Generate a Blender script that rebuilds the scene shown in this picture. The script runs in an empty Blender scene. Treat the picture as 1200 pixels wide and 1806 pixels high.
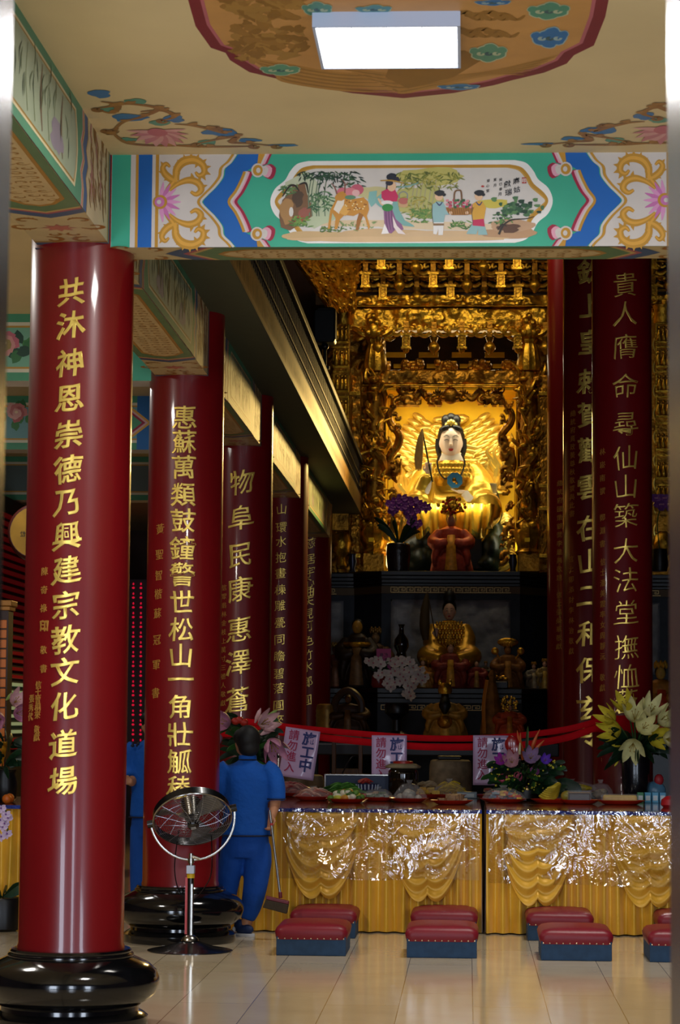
import bpy, bmesh, math, random
import numpy as np
from mathutils import Vector, Matrix, noise as mnoise
R = math.radians; PI = math.pi
sin, cos = math.sin, math.cos
rnd = random.Random(7)
S = bpy.context.scene
COL = S.collection

# ------------------------------------------------------------------ camera
F, CX, CY = 4200.0, 600.0, 903.0           # focal length and centre, in pixels of the 1200x1806 frame
VPX, VPY, ROLL, EYE = 826.0, 1272.0, 0.0080, 1.54
def _axes():
    y = Vector((VPX - CX, VPY - CY, F)).normalized()
    sr, cr = sin(ROLL), cos(ROLL)
    u = Vector((sr, -cr, -(y.x * sr - y.y * cr) / y.z)).normalized()
    x = y.cross(u)
    return x, y, u                          # world X, Y, Z written in camera space (right, down, forward)
AX, AY, AZ = _axes()
def ray(px, py):
    d = Vector(((px - CX) / F, (py - CY) / F, 1.0))
    return Vector((d.dot(AX), d.dot(AY), d.dot(AZ)))
def at(px, py, Y):
    d = ray(px, py); t = Y / d.y
    return Vector((d.x * t, Y, EYE + d.z * t))
def atx(px, py, X):
    d = ray(px, py); t = X / d.x
    return Vector((X, d.y * t, EYE + d.z * t))
def atz(px, py, Z):
    d = ray(px, py); t = (Z - EYE) / d.z
    return Vector((d.x * t, d.y * t, Z))
cam_d = bpy.data.cameras.new('camera'); cam = bpy.data.objects.new('camera', cam_d); COL.objects.link(cam)
cam.matrix_world = Matrix(((AX.x, -AX.y, -AX.z, 0), (AY.x, -AY.y, -AY.z, 0), (AZ.x, -AZ.y, -AZ.z, EYE), (0, 0, 0, 1)))
cam_d.sensor_fit = 'AUTO'; cam_d.sensor_width = 36.0; cam_d.lens = F / 1806.0 * 36.0
cam_d.clip_start = 0.05; cam_d.clip_end = 200
cam_d.dof.use_dof = True; cam_d.dof.focus_distance = 18.5; cam_d.dof.aperture_fstop = 9.0
S.camera = cam
S.view_settings.view_transform = 'Standard'; S.view_settings.look = 'None'
S.view_settings.gamma = 1.0; S.view_settings.use_curve_mapping = False
S.view_settings.exposure = 0.0

# ------------------------------------------------------------------ world and large lights
W = bpy.data.worlds.new('overcast_sky'); S.world = W; W.use_nodes = True
_bg = W.node_tree.nodes['Background']; _bg.inputs[0].default_value = (0.62, 0.76, 1.0, 1); _bg.inputs[1].default_value = 0.6
def area(name, loc, target, sx, sy, power, col, spread=180):
    d = bpy.data.lights.new(name, 'AREA'); d.shape = 'RECTANGLE'; d.size = sx; d.size_y = sy; d.energy = power; d.color = col
    d.spread = R(spread)
    o = bpy.data.objects.new(name, d); COL.objects.link(o); o.location = loc
    o.rotation_euler = (Vector(target) - Vector(loc)).to_track_quat('-Z', 'Y').to_euler(); return o
DAY = (0.74, 0.84, 1.0)
area('daylight_door_left', (-3.9, 3.0, 1.75), (-3.9, 12, 1.75), 1.5, 2.9, 185, DAY)
area('daylight_door_middle', (-0.22, 2.9, 1.9), (-0.22, 12, 1.9), 0.8, 3.0, 90, DAY)
area('daylight_door_right', (3.6, 3.0, 1.75), (3.6, 12, 1.75), 1.5, 2.9, 185, DAY)

# ------------------------------------------------------------------ materials
def hexlin(h):
    h = h.lstrip('#'); c = [int(h[i:i + 2], 16) / 255 for i in (0, 2, 4)]
    return tuple(x / 12.92 if x <= .04045 else ((x + .055) / 1.055) ** 2.4 for x in c)
MATS = {}
def mat(name, col, rough=.5, metal=0., var=.0, vscale=6., bump=0., bscale=20., coat=0., emit=None, es=1., alpha=1., trans=0., ior=1.45, spec=.5, sheen=0., detail=4., col2=None, stretch=(1, 1, 1)):
    if name in MATS: return MATS[name]
    m = bpy.data.materials.new(name); m.use_nodes = True
    nt = m.node_tree; b = nt.nodes['Principled BSDF']; L = nt.links
    c = hexlin(col) if isinstance(col, str) else col
    b.inputs['Base Color'].default_value = (*c, 1)
    b.inputs['Roughness'].default_value = rough; b.inputs['Metallic'].default_value = metal
    b.inputs['Coat Weight'].default_value = coat; b.inputs['Coat Roughness'].default_value = .06
    b.inputs['Alpha'].default_value = alpha; b.inputs['Transmission Weight'].default_value = trans; b.inputs['IOR'].default_value = ior
    b.inputs['Specular IOR Level'].default_value = spec; b.inputs['Sheen Weight'].default_value = sheen
    if emit: b.inputs['Emission Color'].default_value = (*hexlin(emit), 1); b.inputs['Emission Strength'].default_value = es
    if var or bump or col2:
        tc = nt.nodes.new('ShaderNodeTexCoord'); mp = nt.nodes.new('ShaderNodeMapping'); mp.inputs['Scale'].default_value = stretch
        L.new(tc.outputs['Object'], mp.inputs['Vector'])
    if var or col2:
        n = nt.nodes.new('ShaderNodeTexNoise'); n.inputs['Scale'].default_value = vscale; n.inputs['Detail'].default_value = detail
        L.new(mp.outputs[0], n.inputs['Vector'])
        r = nt.nodes.new('ShaderNodeValToRGB'); r.color_ramp.elements[0].position = .32; r.color_ramp.elements[1].position = .68
        c2 = hexlin(col2) if col2 else tuple(min(1, x * (1 + var)) for x in c)
        c1 = c if col2 else tuple(x * (1 - var) for x in c)
        r.color_ramp.elements[0].color = (*c1, 1); r.color_ramp.elements[1].color = (*c2, 1)
        L.new(n.outputs['Fac'], r.inputs['Fac']); L.new(r.outputs['Color'], b.inputs['Base Color'])
    if bump:
        n2 = nt.nodes.new('ShaderNodeTexNoise'); n2.inputs['Scale'].default_value = bscale; n2.inputs['Detail'].default_value = 5
        L.new(mp.outputs[0], n2.inputs['Vector'])
        bp = nt.nodes.new('ShaderNodeBump'); bp.inputs['Strength'].default_value = bump; bp.inputs['Distance'].default_value = .02
        L.new(n2.outputs['Fac'], bp.inputs['Height']); L.new(bp.outputs[0], b.inputs['Normal'])
    MATS[name] = m; return m
def paint(hexc, rough=.5):
    return mat('paint_' + hexc.strip('#') + ('' if rough == .5 else '_%d' % (rough * 100)), hexc, rough, var=.06, vscale=5)

# ------------------------------------------------------------------ mesh builder
def catmull(pts, n=6, closed=False):
    P = [Vector(p) for p in pts]; out = []; N = len(P)
    if N < 3 and not closed: 
        return [P[0].lerp(P[-1], i / n) for i in range(n + 1)]
    for i in range(N if closed else N - 1):
        p0, p1, p2, p3 = (P[(i - 1) % N], P[i], P[(i + 1) % N], P[(i + 2) % N]) if closed else (P[max(i - 1, 0)], P[i], P[i + 1], P[min(i + 2, N - 1)])
        for k in range(n):
            t = k / n
            out.append(.5 * ((2 * p1) + (p2 - p0) * t + (2 * p0 - 5 * p1 + 4 * p2 - p3) * t * t + (3 * p1 - p0 - 3 * p2 + p3) * t ** 3))
    if not closed: out.append(P[-1])
    return out
class MB:
    def __init__(s, m=None): s.v = []; s.f = []; s.mi = []; s.mats = []; s.m = m
    def _mi(s, m):
        m = m or s.m
        if m not in s.mats: s.mats.append(m)
        return s.mats.index(m)
    def add(s, verts, faces, m=None, M=None):
        b = len(s.v); i = s._mi(m)
        s.v += [tuple(M @ Vector(v)) for v in verts] if M else [tuple(v) for v in verts]
        s.f += [tuple(b + k for k in f) for f in faces]; s.mi += [i] * len(faces); return s
    def box(s, c, d, m=None, rz=0, M=None):
        x, y, z = (k / 2 for k in d); c = Vector(c)
        vs = [(-x, -y, -z), (x, -y, -z), (x, y, -z), (-x, y, -z), (-x, -y, z), (x, -y, z), (x, y, z), (-x, y, z)]
        ro = Matrix.Rotation(rz, 3, 'Z'); vs = [ro @ Vector(v) + c for v in vs]
        return s.add(vs, [(3, 2, 1, 0), (4, 5, 6, 7), (0, 1, 5, 4), (1, 2, 6, 5), (2, 3, 7, 6), (3, 0, 4, 7)], m, M)
    def span(s, a, b, m=None):
        a, b = Vector(a), Vector(b); return s.box((a + b) / 2, [abs(k) for k in (b - a)], m)
    def lathe(s, prof, c=(0, 0, 0), seg=32, m=None, M=None, sx=1, sy=1, fn=None):
        vs = []; fs = []; n = len(prof)
        for (r, z) in prof:
            for k in range(seg):
                a = 2 * PI * k / seg; rr = r * (fn(a, z) if fn else 1)
                vs.append((c[0] + rr * cos(a) * sx, c[1] + rr * sin(a) * sy, c[2] + z))
        for i in range(n - 1):
            for k in range(seg):
                k2 = (k + 1) % seg; fs.append((i * seg + k, i * seg + k2, (i + 1) * seg + k2, (i + 1) * seg + k))
        if prof[0][0] > 1e-5: fs.append(tuple(range(seg - 1, -1, -1)))
        if prof[-1][0] > 1e-5: fs.append(tuple((n - 1) * seg + k for k in range(seg)))
        return s.add(vs, fs, m, M)
    def cyl(s, a, b, r, seg=12, m=None, r2=None): return s.tube([a, b], [r, r if r2 is None else r2], seg, m)
    def tube(s, pts, r, seg=8, m=None, flat=1.0, up=None, closed=False, caps=True):
        P = [Vector(p) for p in pts]; n = len(P)
        rs = [r] * n if not isinstance(r, (list, tuple)) else list(r)
        if len(rs) != n: rs = [np.interp(i / (n - 1), np.linspace(0, 1, len(rs)), rs) for i in range(n)]
        vs = []; fs = []; pu = Vector(up) if up else None
        for i in range(n):
            t = (P[(i + 1) % n] - P[i - 1]) if closed else (P[min(i + 1, n - 1)] - P[max(i - 1, 0)])
            if t.length < 1e-9: t = Vector((0, 0, 1))
            t.normalize()
            if pu is None: pu = t.orthogonal()
            u = pu - t * pu.dot(t)
            if u.length < 1e-6: u = t.orthogonal()
            u.normalize(); w = t.cross(u)
            if not up: pu = u
            for k in range(seg):
                a = 2 * PI * k / seg; vs.append(P[i] + (u * cos(a) * flat + w * sin(a)) * rs[i])
        for i in range(n if closed else n - 1):
            j = (i + 1) % n
            for k in range(seg):
                k2 = (k + 1) % seg; fs.append((i * seg + k, i * seg + k2, j * seg + k2, j * seg + k))
        if caps and not closed: fs += [tuple(range(seg - 1, -1, -1)), tuple((n - 1) * seg + k for k in range(seg))]
        return s.add(vs, fs, m)
    def ell(s, c, r, m=None, seg=16, rings=10, M=None):
        r = (r, r, r) if not isinstance(r, (list, tuple)) else r; vs = [(0, 0, -1)]; fs = []
        for i in range(1, rings):
            p = -PI / 2 + PI * i / rings
            for k in range(seg): a = 2 * PI * k / seg; vs.append((cos(p) * cos(a), cos(p) * sin(a), sin(p)))
        vs.append((0, 0, 1)); T = len(vs) - 1
        for k in range(seg):
            k2 = (k + 1) % seg; fs.append((0, 1 + k2, 1 + k)); fs.append((T, T - seg + k, T - seg + k2))
            for i in range(rings - 2): a = 1 + i * seg; fs.append((a + k, a + k2, a + seg + k2, a + seg + k))
        c = Vector(c); rot = M.to_3x3() if M else Matrix.Identity(3)
        return s.add([rot @ Vector((v[0] * r[0], v[1] * r[1], v[2] * r[2])) + c for v in vs], fs, m)
    def loft(s, rings, m=None, caps=True, closed=True):
        n = len(rings[0]); vs = [p for r in rings for p in r]; fs = []
        for i in range(len(rings) - 1):
            for k in range(n if closed else n - 1):
                k2 = (k + 1) % n; fs.append((i * n + k, i * n + k2, (i + 1) * n + k2, (i + 1) * n + k))
        if caps: fs += [tuple(range(n - 1, -1, -1)), tuple((len(rings) - 1) * n + k for k in range(n))]
        return s.add(vs, fs, m)
    def grid(s, fn, nu, nv, m=None):
        vs = [fn(i / nu, j / nv) for j in range(nv + 1) for i in range(nu + 1)]
        fs = [(j * (nu + 1) + i, j * (nu + 1) + i + 1, (j + 1) * (nu + 1) + i + 1, (j + 1) * (nu + 1) + i) for j in range(nv) for i in range(nu)]
        return s.add(vs, fs, m)
    def prism(s, poly, o, u, v, h, m=None):
        o, u, v = Vector(o), Vector(u), Vector(v); w = u.cross(v).normalized() * h; n = len(poly)
        a = [o + u * p[0] + v * p[1] for p in poly]; b = [p + w for p in a]
        return s.add(a + b, [tuple(range(n - 1, -1, -1)), tuple(range(n, 2 * n))] + [(k, (k + 1) % n, n + (k + 1) % n, n + k) for k in range(n)], m)
    def build(s, name, parent=None, smooth=40, bevel=0, seg=2, m=None, loc=None, remesh=0, msmooth=0, solid=0, sub=0):
        me = bpy.data.meshes.new(name); me.from_pydata(s.v, [], s.f)
        for k in (s.mats or [m]): me.materials.append(k)
        if len(s.mats) > 1: me.polygons.foreach_set('material_index', s.mi)
        if smooth:
            me.polygons.foreach_set('use_smooth', [True] * len(me.polygons))
            if smooth < 180 and not remesh: me.set_sharp_from_angle(angle=R(smooth))
        me.update(); o = bpy.data.objects.new(name, me); COL.objects.link(o)
        if parent: o.parent = parent
        if loc is not None: o.location = loc
        if bevel:
            k = o.modifiers.new('bevel', 'BEVEL'); k.width = bevel; k.segments = seg; k.limit_method = 'ANGLE'; k.angle_limit = R(35)
        if solid:
            k = o.modifiers.new('solid', 'SOLIDIFY'); k.thickness = solid; k.offset = 0
        if sub:
            k = o.modifiers.new('sub', 'SUBSURF'); k.levels = k.render_levels = sub
        if remesh:
            k = o.modifiers.new('remesh', 'REMESH'); k.mode = 'VOXEL'; k.voxel_size = remesh; k.use_smooth_shade = True
            if msmooth:
                k = o.modifiers.new('smooth', 'SMOOTH'); k.iterations = msmooth; k.factor = .5
        return o
def tag(o, label=None, cat=None, group=None, kind=None):
    for k, v in (('label', label), ('category', cat), ('group', group), ('kind', kind)):
        if v: o[k] = v
    return o
def thing(name, label, cat, loc=(0, 0, 0), rz=0, group=None, kind=None):
    o = bpy.data.objects.new(name, None); COL.objects.link(o); o.empty_display_size = .1
    o.location = loc; o.rotation_euler = (0, 0, rz); return tag(o, label, cat, group, kind)
def dup(root, loc, rz=None, label=None, group=None, scale=None):
    def cp(o, par):
        c = o.copy(); COL.objects.link(c)
        if par: c.parent = par
        for ch in list(o.children): cp(ch, c)
        return c
    r = cp(root, None); r.location = loc
    if rz is not None: r.rotation_euler = (0, 0, rz)
    if scale: r.scale = (scale,) * 3
    if label: r['label'] = label
    if group: r['group'] = group
    return r
# ---------------------------------------------------------------- flat painting on a surface
class Paint:
    """polygons and brush strokes laid on one plane: o + u*x + v*y, lifted along n by a hair per layer"""
    def __init__(s, o, u, v, n, unit=1.0, c=(0, 0), lift=.0006):
        s.o, s.u, s.v, s.n = Vector(o), Vector(u), Vector(v), Vector(n); s.k = unit; s.c = c; s.lift = lift; s.mb = MB(); s.n_in = {}
        s.flip = s.u.cross(s.v).dot(s.n) < 0; s.mx = None; s.my = None
    def up(s, l): s.n_in[l] = s.n_in.get(l, 0) + 1; s.h = s.lift * (l + 1) + (s.n_in[l] % 110) * 4.5e-6
    def p(s, q, l):
        x, y = q[0], q[1]
        if s.mx is not None: x = 2 * s.mx - x
        if s.my is not None: y = 2 * s.my - y
        return s.o + s.u * ((x - s.c[0]) * s.k) + s.v * ((y - s.c[1]) * s.k) + s.n * s.h
    def poly(s, pts, col, l=0):
        s.up(l)
        m = paint(col) if isinstance(col, str) else col
        f = tuple(range(len(pts))); fl = s.flip ^ (s.mx is not None) ^ (s.my is not None)
        a = sum(pts[i][0] * pts[(i + 1) % len(pts)][1] - pts[(i + 1) % len(pts)][0] * pts[i][1] for i in range(len(pts)))
        if (a < 0) ^ fl: f = f[::-1]
        s.mb.add([s.p(q, l) for q in pts], [f], m); return s
    def star(s, pts, col, l=0):
        s.up(l); m = paint(col); n = len(pts); c = (sum(q[0] for q in pts) / n, sum(q[1] for q in pts) / n)
        s.mb.add([s.p(q, l) for q in pts] + [s.p(c, l)], [(i, (i + 1) % n, n) for i in range(n)], m); return s
    def rect(s, x0, y0, x1, y1, col, l=0): return s.poly([(x0, y0), (x1, y0), (x1, y1), (x0, y1)], col, l)
    def blob(s, cx, cy, rx, ry, col, l=0, n=18, wob=0., rot=0., seed=0):
        q = []; rr = random.Random(seed * 977 + 5); ph = [rr.random() * 6.3 for _ in range(3)]
        for i in range(n):
            a = 2 * PI * i / n; k = 1 + wob * (sin(3 * a + ph[0]) * .5 + sin(5 * a + ph[1]) * .35 + sin(8 * a + ph[2]) * .25)
            x, y = rx * k * cos(a), ry * k * sin(a); q.append((cx + x * cos(rot) - y * sin(rot), cy + x * sin(rot) + y * cos(rot)))
        return s.poly(q, col, l)
    def stroke(s, pts, w, col, l=0, n=5, raw=False, closed=False):
        s.up(l)
        P = [Vector((q[0], q[1], 0)) for q in pts] if raw else catmull([(q[0], q[1], 0) for q in pts], n, closed)
        N = len(P); ws = [w] * N if not isinstance(w, (list, tuple)) else [np.interp(i / (N - 1), np.linspace(0, 1, len(w)), w) for i in range(N)]
        A = []; B = []
        for i in range(N):
            t = (P[(i + 1) % N] - P[i - 1]) if closed else (P[min(i + 1, N - 1)] - P[max(i - 1, 0)])
            if t.length < 1e-9: t = Vector((1, 0, 0))
            t.normalize(); nn = Vector((-t.y, t.x, 0)) * ws[i] / 2
            A.append(s.p(P[i] + nn, l)); B.append(s.p(P[i] - nn, l))
        m = paint(col) if isinstance(col, str) else col
        fl = s.flip ^ (s.mx is not None) ^ (s.my is not None)
        fs = []
        for i in range(N if closed else N - 1):
            j = (i + 1) % N; f = (i, N + i, N + j, j); fs.append(f[::-1] if fl else f)
        s.mb.add(A + B, fs, m); return s
    def text(s, ch, x, y, h, col, l=0, bold=.02, rot=0, shear=0, sq=1):
        s.up(l); vs, fs = glyph(ch, bold, 0); m = paint(col) if isinstance(col, str) else col
        q = []
        for (a, b, _) in vs:
            b = b + shear * a; X, Y = a * h * sq, -b * h
            q.append(s.p((x + X * cos(rot) - Y * sin(rot), y + X * sin(rot) + Y * cos(rot)), l))
        s.mb.add(q, [f if s.flip ^ (s.mx is not None) else f[::-1] for f in fs], m); return s
    def scroll(s, x, y, size, rot, flip, col, col2=None, l=0, leaves=True):
        """a curling gilt tendril with leaf teeth on its back"""
        pts = []; N = 16
        for i in range(N + 1):
            t = i / N; a = -.3 + t * 4.6; r = size * (1 - t) ** .8 * .5 + size * .07
            pts.append((r * cos(a), r * sin(a)))
        o0 = pts[0]
        def tf(q):
            X, Y = q[0] - o0[0], (q[1] - o0[1]) * (-1 if flip else 1)
            return (x + X * cos(rot) - Y * sin(rot), y + X * sin(rot) + Y * cos(rot))
        s.stroke([tf(q) for q in pts], [size * .08, size * .24, size * .2, size * .15, size * .17], col, l, n=2)
        if leaves:
            for i in range(2, 11):
                q = pts[i]; a = -.3 + i / N * 4.6; k = size * .26 * (1 - i / 15)
                s.poly([tf((q[0] * .98 + k * .4 * cos(a + 1.3), q[1] * .98 + k * .4 * sin(a + 1.3))), tf((q[0] + k * 1.4 * cos(a + .75), q[1] + k * 1.4 * sin(a + .75))), tf((q[0] * .98 - k * .5 * cos(a + 1.3), q[1] * .98 - k * .5 * sin(a + 1.3)))], col, l)
        if col2: s.stroke([tf((q[0] * .97, q[1] * .97)) for q in pts[1:]], [size * .02, size * .05, size * .03], col2, l + 1, n=2)
        return s
    def build(s, name, parent): return s.mb.build(name, parent, smooth=0)
_G = {}
def glyph(ch, bold=.02, ext=.0, bev=0):
    k = (ch, bold, ext, bev)
    if k not in _G:
        c = bpy.data.curves.new('glyph', 'FONT'); c.body = ch; c.size = 1; c.offset = bold; c.extrude = ext; c.bevel_depth = bev; c.bevel_resolution = 1; c.resolution_u = 3
        o = bpy.data.objects.new('glyph', c); COL.objects.link(o)
        dg = bpy.context.evaluated_depsgraph_get(); me = bpy.data.meshes.new_from_object(o.evaluated_get(dg))
        if ext:                                                        # cut long strokes so that they can follow a round shaft
            bm = bmesh.new(); bm.from_mesh(me)
            for i in range(1, 8): bmesh.ops.bisect_plane(bm, geom=bm.verts[:] + bm.edges[:] + bm.faces[:], plane_co=(i / 8, 0, 0), plane_no=(1, 0, 0))
            bm.to_mesh(me); bm.free()
        vs = [(v.co.x - .5, v.co.y - .38, v.co.z) for v in me.vertices]; fs = [tuple(p.vertices) for p in me.polygons]
        bpy.data.objects.remove(o); bpy.data.curves.remove(c); bpy.data.meshes.remove(me); _G[k] = (vs, fs)
    return _G[k]
def relief(fr, w, h, nx, ny, amp, seed, cell=.12, m=None, mb=None, sharp=2.2, holes=None):
    """a carved panel: scrolls and leaf ridges as a height field.  fr(x, y, d) -> point; x in 0..w, y in 0..h"""
    rg = np.random.RandomState(seed); x = np.linspace(0, w, nx + 1); y = np.linspace(0, h, ny + 1); X, Y = np.meshgrid(x, y)
    H = np.zeros_like(X); n = int(w * h / cell ** 2 * 1.6) + 6
    for i in range(n):
        cx, cy = rg.rand() * w, rg.rand() * h; s = cell * (.45 + .55 * rg.rand()); k = rg.choice([-1, 1]); ph = rg.rand() * 6.3
        dx, dy = X - cx, Y - cy; d = np.sqrt(dx * dx + dy * dy) + 1e-6; th = np.arctan2(dy, dx)
        H = np.maximum(H, np.exp(-(d / s) ** 2 * 1.3) * (.35 + .65 * np.abs(np.cos(d / s * 4.2 + k * th * 1.0 + ph)) ** .8) * (.7 + .5 * rg.rand()))
    H = np.clip(H, 0, 1.2) ** (1 / sharp) * amp
    H[0, :] = H[-1, :] = 0; H[:, 0] = H[:, -1] = 0
    mb = mb or MB(m); W_ = nx + 1
    vs = [fr(X[j, i], Y[j, i], H[j, i]) for j in range(ny + 1) for i in range(nx + 1)]
    fs = [(j * W_ + i, j * W_ + i + 1, (j + 1) * W_ + i + 1, (j + 1) * W_ + i) for j in range(ny) for i in range(nx) if not holes or H[j, i] > holes * amp or H[j + 1, i + 1] > holes * amp]
    mb.add(vs, fs, m); return mb
# ------------------------------------------------------------------ the room
def floor_mat():
    m = bpy.data.materials.new('floor_tiles'); m.use_nodes = True; nt = m.node_tree; b = nt.nodes['Principled BSDF']; L = nt.links
    tc = nt.nodes.new('ShaderNodeTexCoord'); mp = nt.nodes.new('ShaderNodeMapping')
    mp.inputs['Rotation'].default_value = (0, 0, R(90)); mp.inputs['Location'].default_value = (0.3, -.03 + .4, 0)
    L.new(tc.outputs['Object'], mp.inputs['Vector'])
    br = nt.nodes.new('ShaderNodeTexBrick'); br.offset = .37; br.inputs['Scale'].default_value = 1; br.inputs['Brick Width'].default_value = 1.6; br.inputs['Row Height'].default_value = .4
    br.inputs['Mortar Size'].default_value = .0022; br.inputs['Mortar Smooth'].default_value = .2; br.inputs['Bias'].default_value = 0
    br.inputs['Color1'].default_value = (*hexlin('#d0bea0'), 1); br.inputs['Color2'].default_value = (*hexlin('#c5b290'), 1); br.inputs['Mortar'].default_value = (*hexlin('#6a5638'), 1)
    L.new(mp.outputs[0], br.inputs['Vector'])
    n = nt.nodes.new('ShaderNodeTexNoise'); n.inputs['Scale'].default_value = 3.0; n.inputs['Detail'].default_value = 7; L.new(tc.outputs['Object'], n.inputs['Vector'])
    mx = nt.nodes.new('ShaderNodeMix'); mx.data_type = 'RGBA'; mx.blend_type = 'OVERLAY'; mx.inputs[0].default_value = .2
    L.new(br.outputs['Color'], mx.inputs[6]); L.new(n.outputs['Fac'], mx.inputs[7]); L.new(mx.outputs[2], b.inputs['Base Color'])
    b.inputs['Roughness'].default_value = .11; b.inputs['Specular IOR Level'].default_value = .8
    n2 = nt.nodes.new('ShaderNodeTexNoise'); n2.inputs['Scale'].default_value = 1.4; L.new(tc.outputs['Object'], n2.inputs['Vector'])
    bp = nt.nodes.new('ShaderNodeBump'); bp.inputs['Strength'].default_value = .03; L.new(n2.outputs['Fac'], bp.inputs['Height']); L.new(bp.outputs[0], b.inputs['Normal'])
    return m
M_floor = floor_mat()
M_ceil = mat('ceiling_paint', '#dcc592', .6, var=.05, vscale=1.5)
M_wall = mat('hall_wall', '#4a2a20', .7, var=.2, vscale=2)
M_dark = mat('dark_timber', '#1d120d', .5, var=.2, vscale=4)
M_steel = mat('brushed_steel', '#5f6374', .26, 1.0, var=.08, vscale=3, bump=.05, bscale=40, stretch=(1, 1, 18))
def struct(name, mb, parent=None, **k): return tag(mb.build(name, parent, **k), kind='structure')
struct('floor', MB(M_floor).span((-9, -2, -.12), (9, 37, 0)), smooth=0)
CZ = 4.40
ceil_ = struct('ceiling', MB(M_ceil).span((-9, 3.4, CZ), (9, 12.2, CZ + .15)), smooth=0)
struct('ceiling_aisle', MB(M_ceil).span((-9, 12.2, CZ), (-2.0, 36, CZ + .15)), smooth=0)
struct('ceiling_gallery_soffit', MB(mat('soffit_green_grey', '#4a5240', .6, var=.06)).span((-2.0, 12.2, CZ), (-1.5, 36, CZ + .15)), smooth=0)
struct('ceiling_nave', MB(M_dark).span((-9, 12.2, 9.2), (9, 37, 9.35)), smooth=0)
struct('wall_back', MB(M_wall).span((-9, 36, 0), (9, 36.2, 9.2)), smooth=0)
struct('wall_left', MB(M_wall).span((-9.2, 3.4, 0), (-9, 37, 9.2)), smooth=0)
struct('wall_right', MB(M_wall).span((9, 3.4, 0), (9.2, 37, 9.2)), smooth=0)
struct('wall_above_hall', MB(M_wall).span((-9, 12.2, CZ + .15), (9, 12.3, 9.2)), smooth=0)
f = MB(M_wall)
for a, b in ((-9, -5.2), (-2.6, -1.2), (1.2, 2.3), (4.9, 9)): f.span((a, 3.6, 0), (b, 3.9, CZ))
f.span((-9, 3.6, 3.3), (9, 3.9, CZ)); struct('wall_front', f, smooth=0)
# the two steel door edges that the camera looks between
xr = at(1180, 903, 4.0).x; xl = at(7, 903, 4.0).x
j = MB(M_steel)
for k in range(2):
    x0, x1 = ((xr, 1.2) if k else (-1.2, xl))
    struct('trim_%d' % (k + 1), MB(M_steel).span((x0, 3.45, 0), (x1, 4.0, 3.4)), smooth=0, bevel=.004)

# painted ceiling: lobed medallion and the scroll corners, on the plane z = CZ
P = Paint((0, 0, CZ), (1, 0, 0), (0, 1, 0), (0, 0, -1))
def cz(px, py): v = atz(px, py, CZ); return (v.x, v.y)
edge = [(332, 0), (345, 46), (372, 84), (398, 93), (406, 106), (440, 127), (520, 146), (548, 151), (620, 164), (712, 173), (800, 164), (872, 150), (905, 141), (960, 128), (1000, 112), (1013, 97), (1048, 80), (1068, 30), (1074, 0)]
E = [cz(*q) for q in edge]; ym = min(q[1] for q in E) - .03; cxm = sum(q[0] for q in E) / len(E)
E2 = E + [(q[0], 2 * ym - q[1]) for q in E[::-1]]
def shrink(pts, d):
    cx, cy = cxm, ym; w = max(abs(q[0] - cx) for q in pts); h = max(abs(q[1] - cy) for q in pts)
    return [(cx + (q[0] - cx) * (1 - d / w), cy + (q[1] - cy) * (1 - d * 1.6 / h)) for q in pts]
P.star(E2, '#7d1a26', 0); P.star(shrink(E2, .050), '#b8626a', 1); P.star(shrink(E2, .066), '#c8924e', 2)
def cloud(px, py, w, h, col, rim, l, seed):
    c = cz(px, py); a = cz(px + w / 2, py); b = cz(px, py + h / 2); rx, ry = abs(a[0] - c[0]), abs(b[1] - c[1])
    for k, (cc, g) in enumerate(((rim, 1.12), (col, .95))):
        for (ox, oy, sr) in ((-.45, .1, .5), (0, .35, .5), (.45, .05, .52), (.1, -.4, .45), (-.2, -.1, .5), (.75, -.25, .3), (-.8, -.2, .28)):
            P.blob(c[0] + ox * rx, c[1] + oy * ry, rx * sr * g, ry * sr * g * 1.1, cc, l + k, 14, .08, 0, seed)
    for k in range(3):
        q = [(c[0] + (k - 1) * rx * .45 + rx * .2 * cos(t) * (1 - t / 7), c[1] + ry * .25 * sin(t) * (1 - t / 7)) for t in np.linspace(0, 5, 9)]
        P.stroke(q, [.012, .018, .01], rim if k != 1 else '#3d5f63', l + 2, n=2)
for q in ((970, 65, 62, 40, '#2f70a8', '#9db6b4'), (968, 18, 70, 34, '#4f8f72', '#b7c09b'), (862, 92, 62, 36, '#5a9173', '#b7c09b'), (810, 152, 70, 12, '#3a78a8', '#a9bcb4'), (870, 3, 60, 12, '#2f70a8', '#9db6b4'), (495, 122, 66, 22, '#5d9877', '#b7c09b'), (560, 15, 50, 30, '#4f8a78', '#a9b896'), (660, 15, 60, 18, '#4f8a90', '#a9b896')):
    cloud(*q[:4], q[4], q[5], 5, int(q[0]))
rr = random.Random(3)
for (bx, by, w, h) in ((435, 62, 75, 40), (505, 68, 70, 42), (425, 12, 70, 30), (495, 15, 80, 40), (470, 95, 120, 25)):
    for k in range(22):
        q = cz(bx + rr.uniform(-.45, .45) * w, by + rr.uniform(-.5, .5) * h); P.blob(q[0], q[1], rr.uniform(.012, .04), rr.uniform(.03, .09), rr.choice(['#8f641f', '#9c6f2a', '#a87c34']), 3, 14, .35, rr.uniform(-.6, .6), k)
for k in range(11):                                                   # long tail feathers on both flanks
    y0 = 84 + k * 5.5
    P.stroke([cz(600 + 26 * k * .4, 118 + k * 4.2), cz(720, 132 + k * 3), cz(850, 128 + k * .5), cz(985 - k * 6, 96 + k * 3.5)], [.01, .03, .028, .006], '#9a6c26' if k % 2 else '#b58238', 3, n=5)
    P.stroke([cz(700, 128 + k * 3.4), cz(600, 128 + k * 3), cz(500, 112 + k * 3), cz(415 + k * 8, 96 + k * 3)], [.01, .03, .026, .006], '#9a6c26' if k % 2 else '#b58238', 3, n=5)
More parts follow.
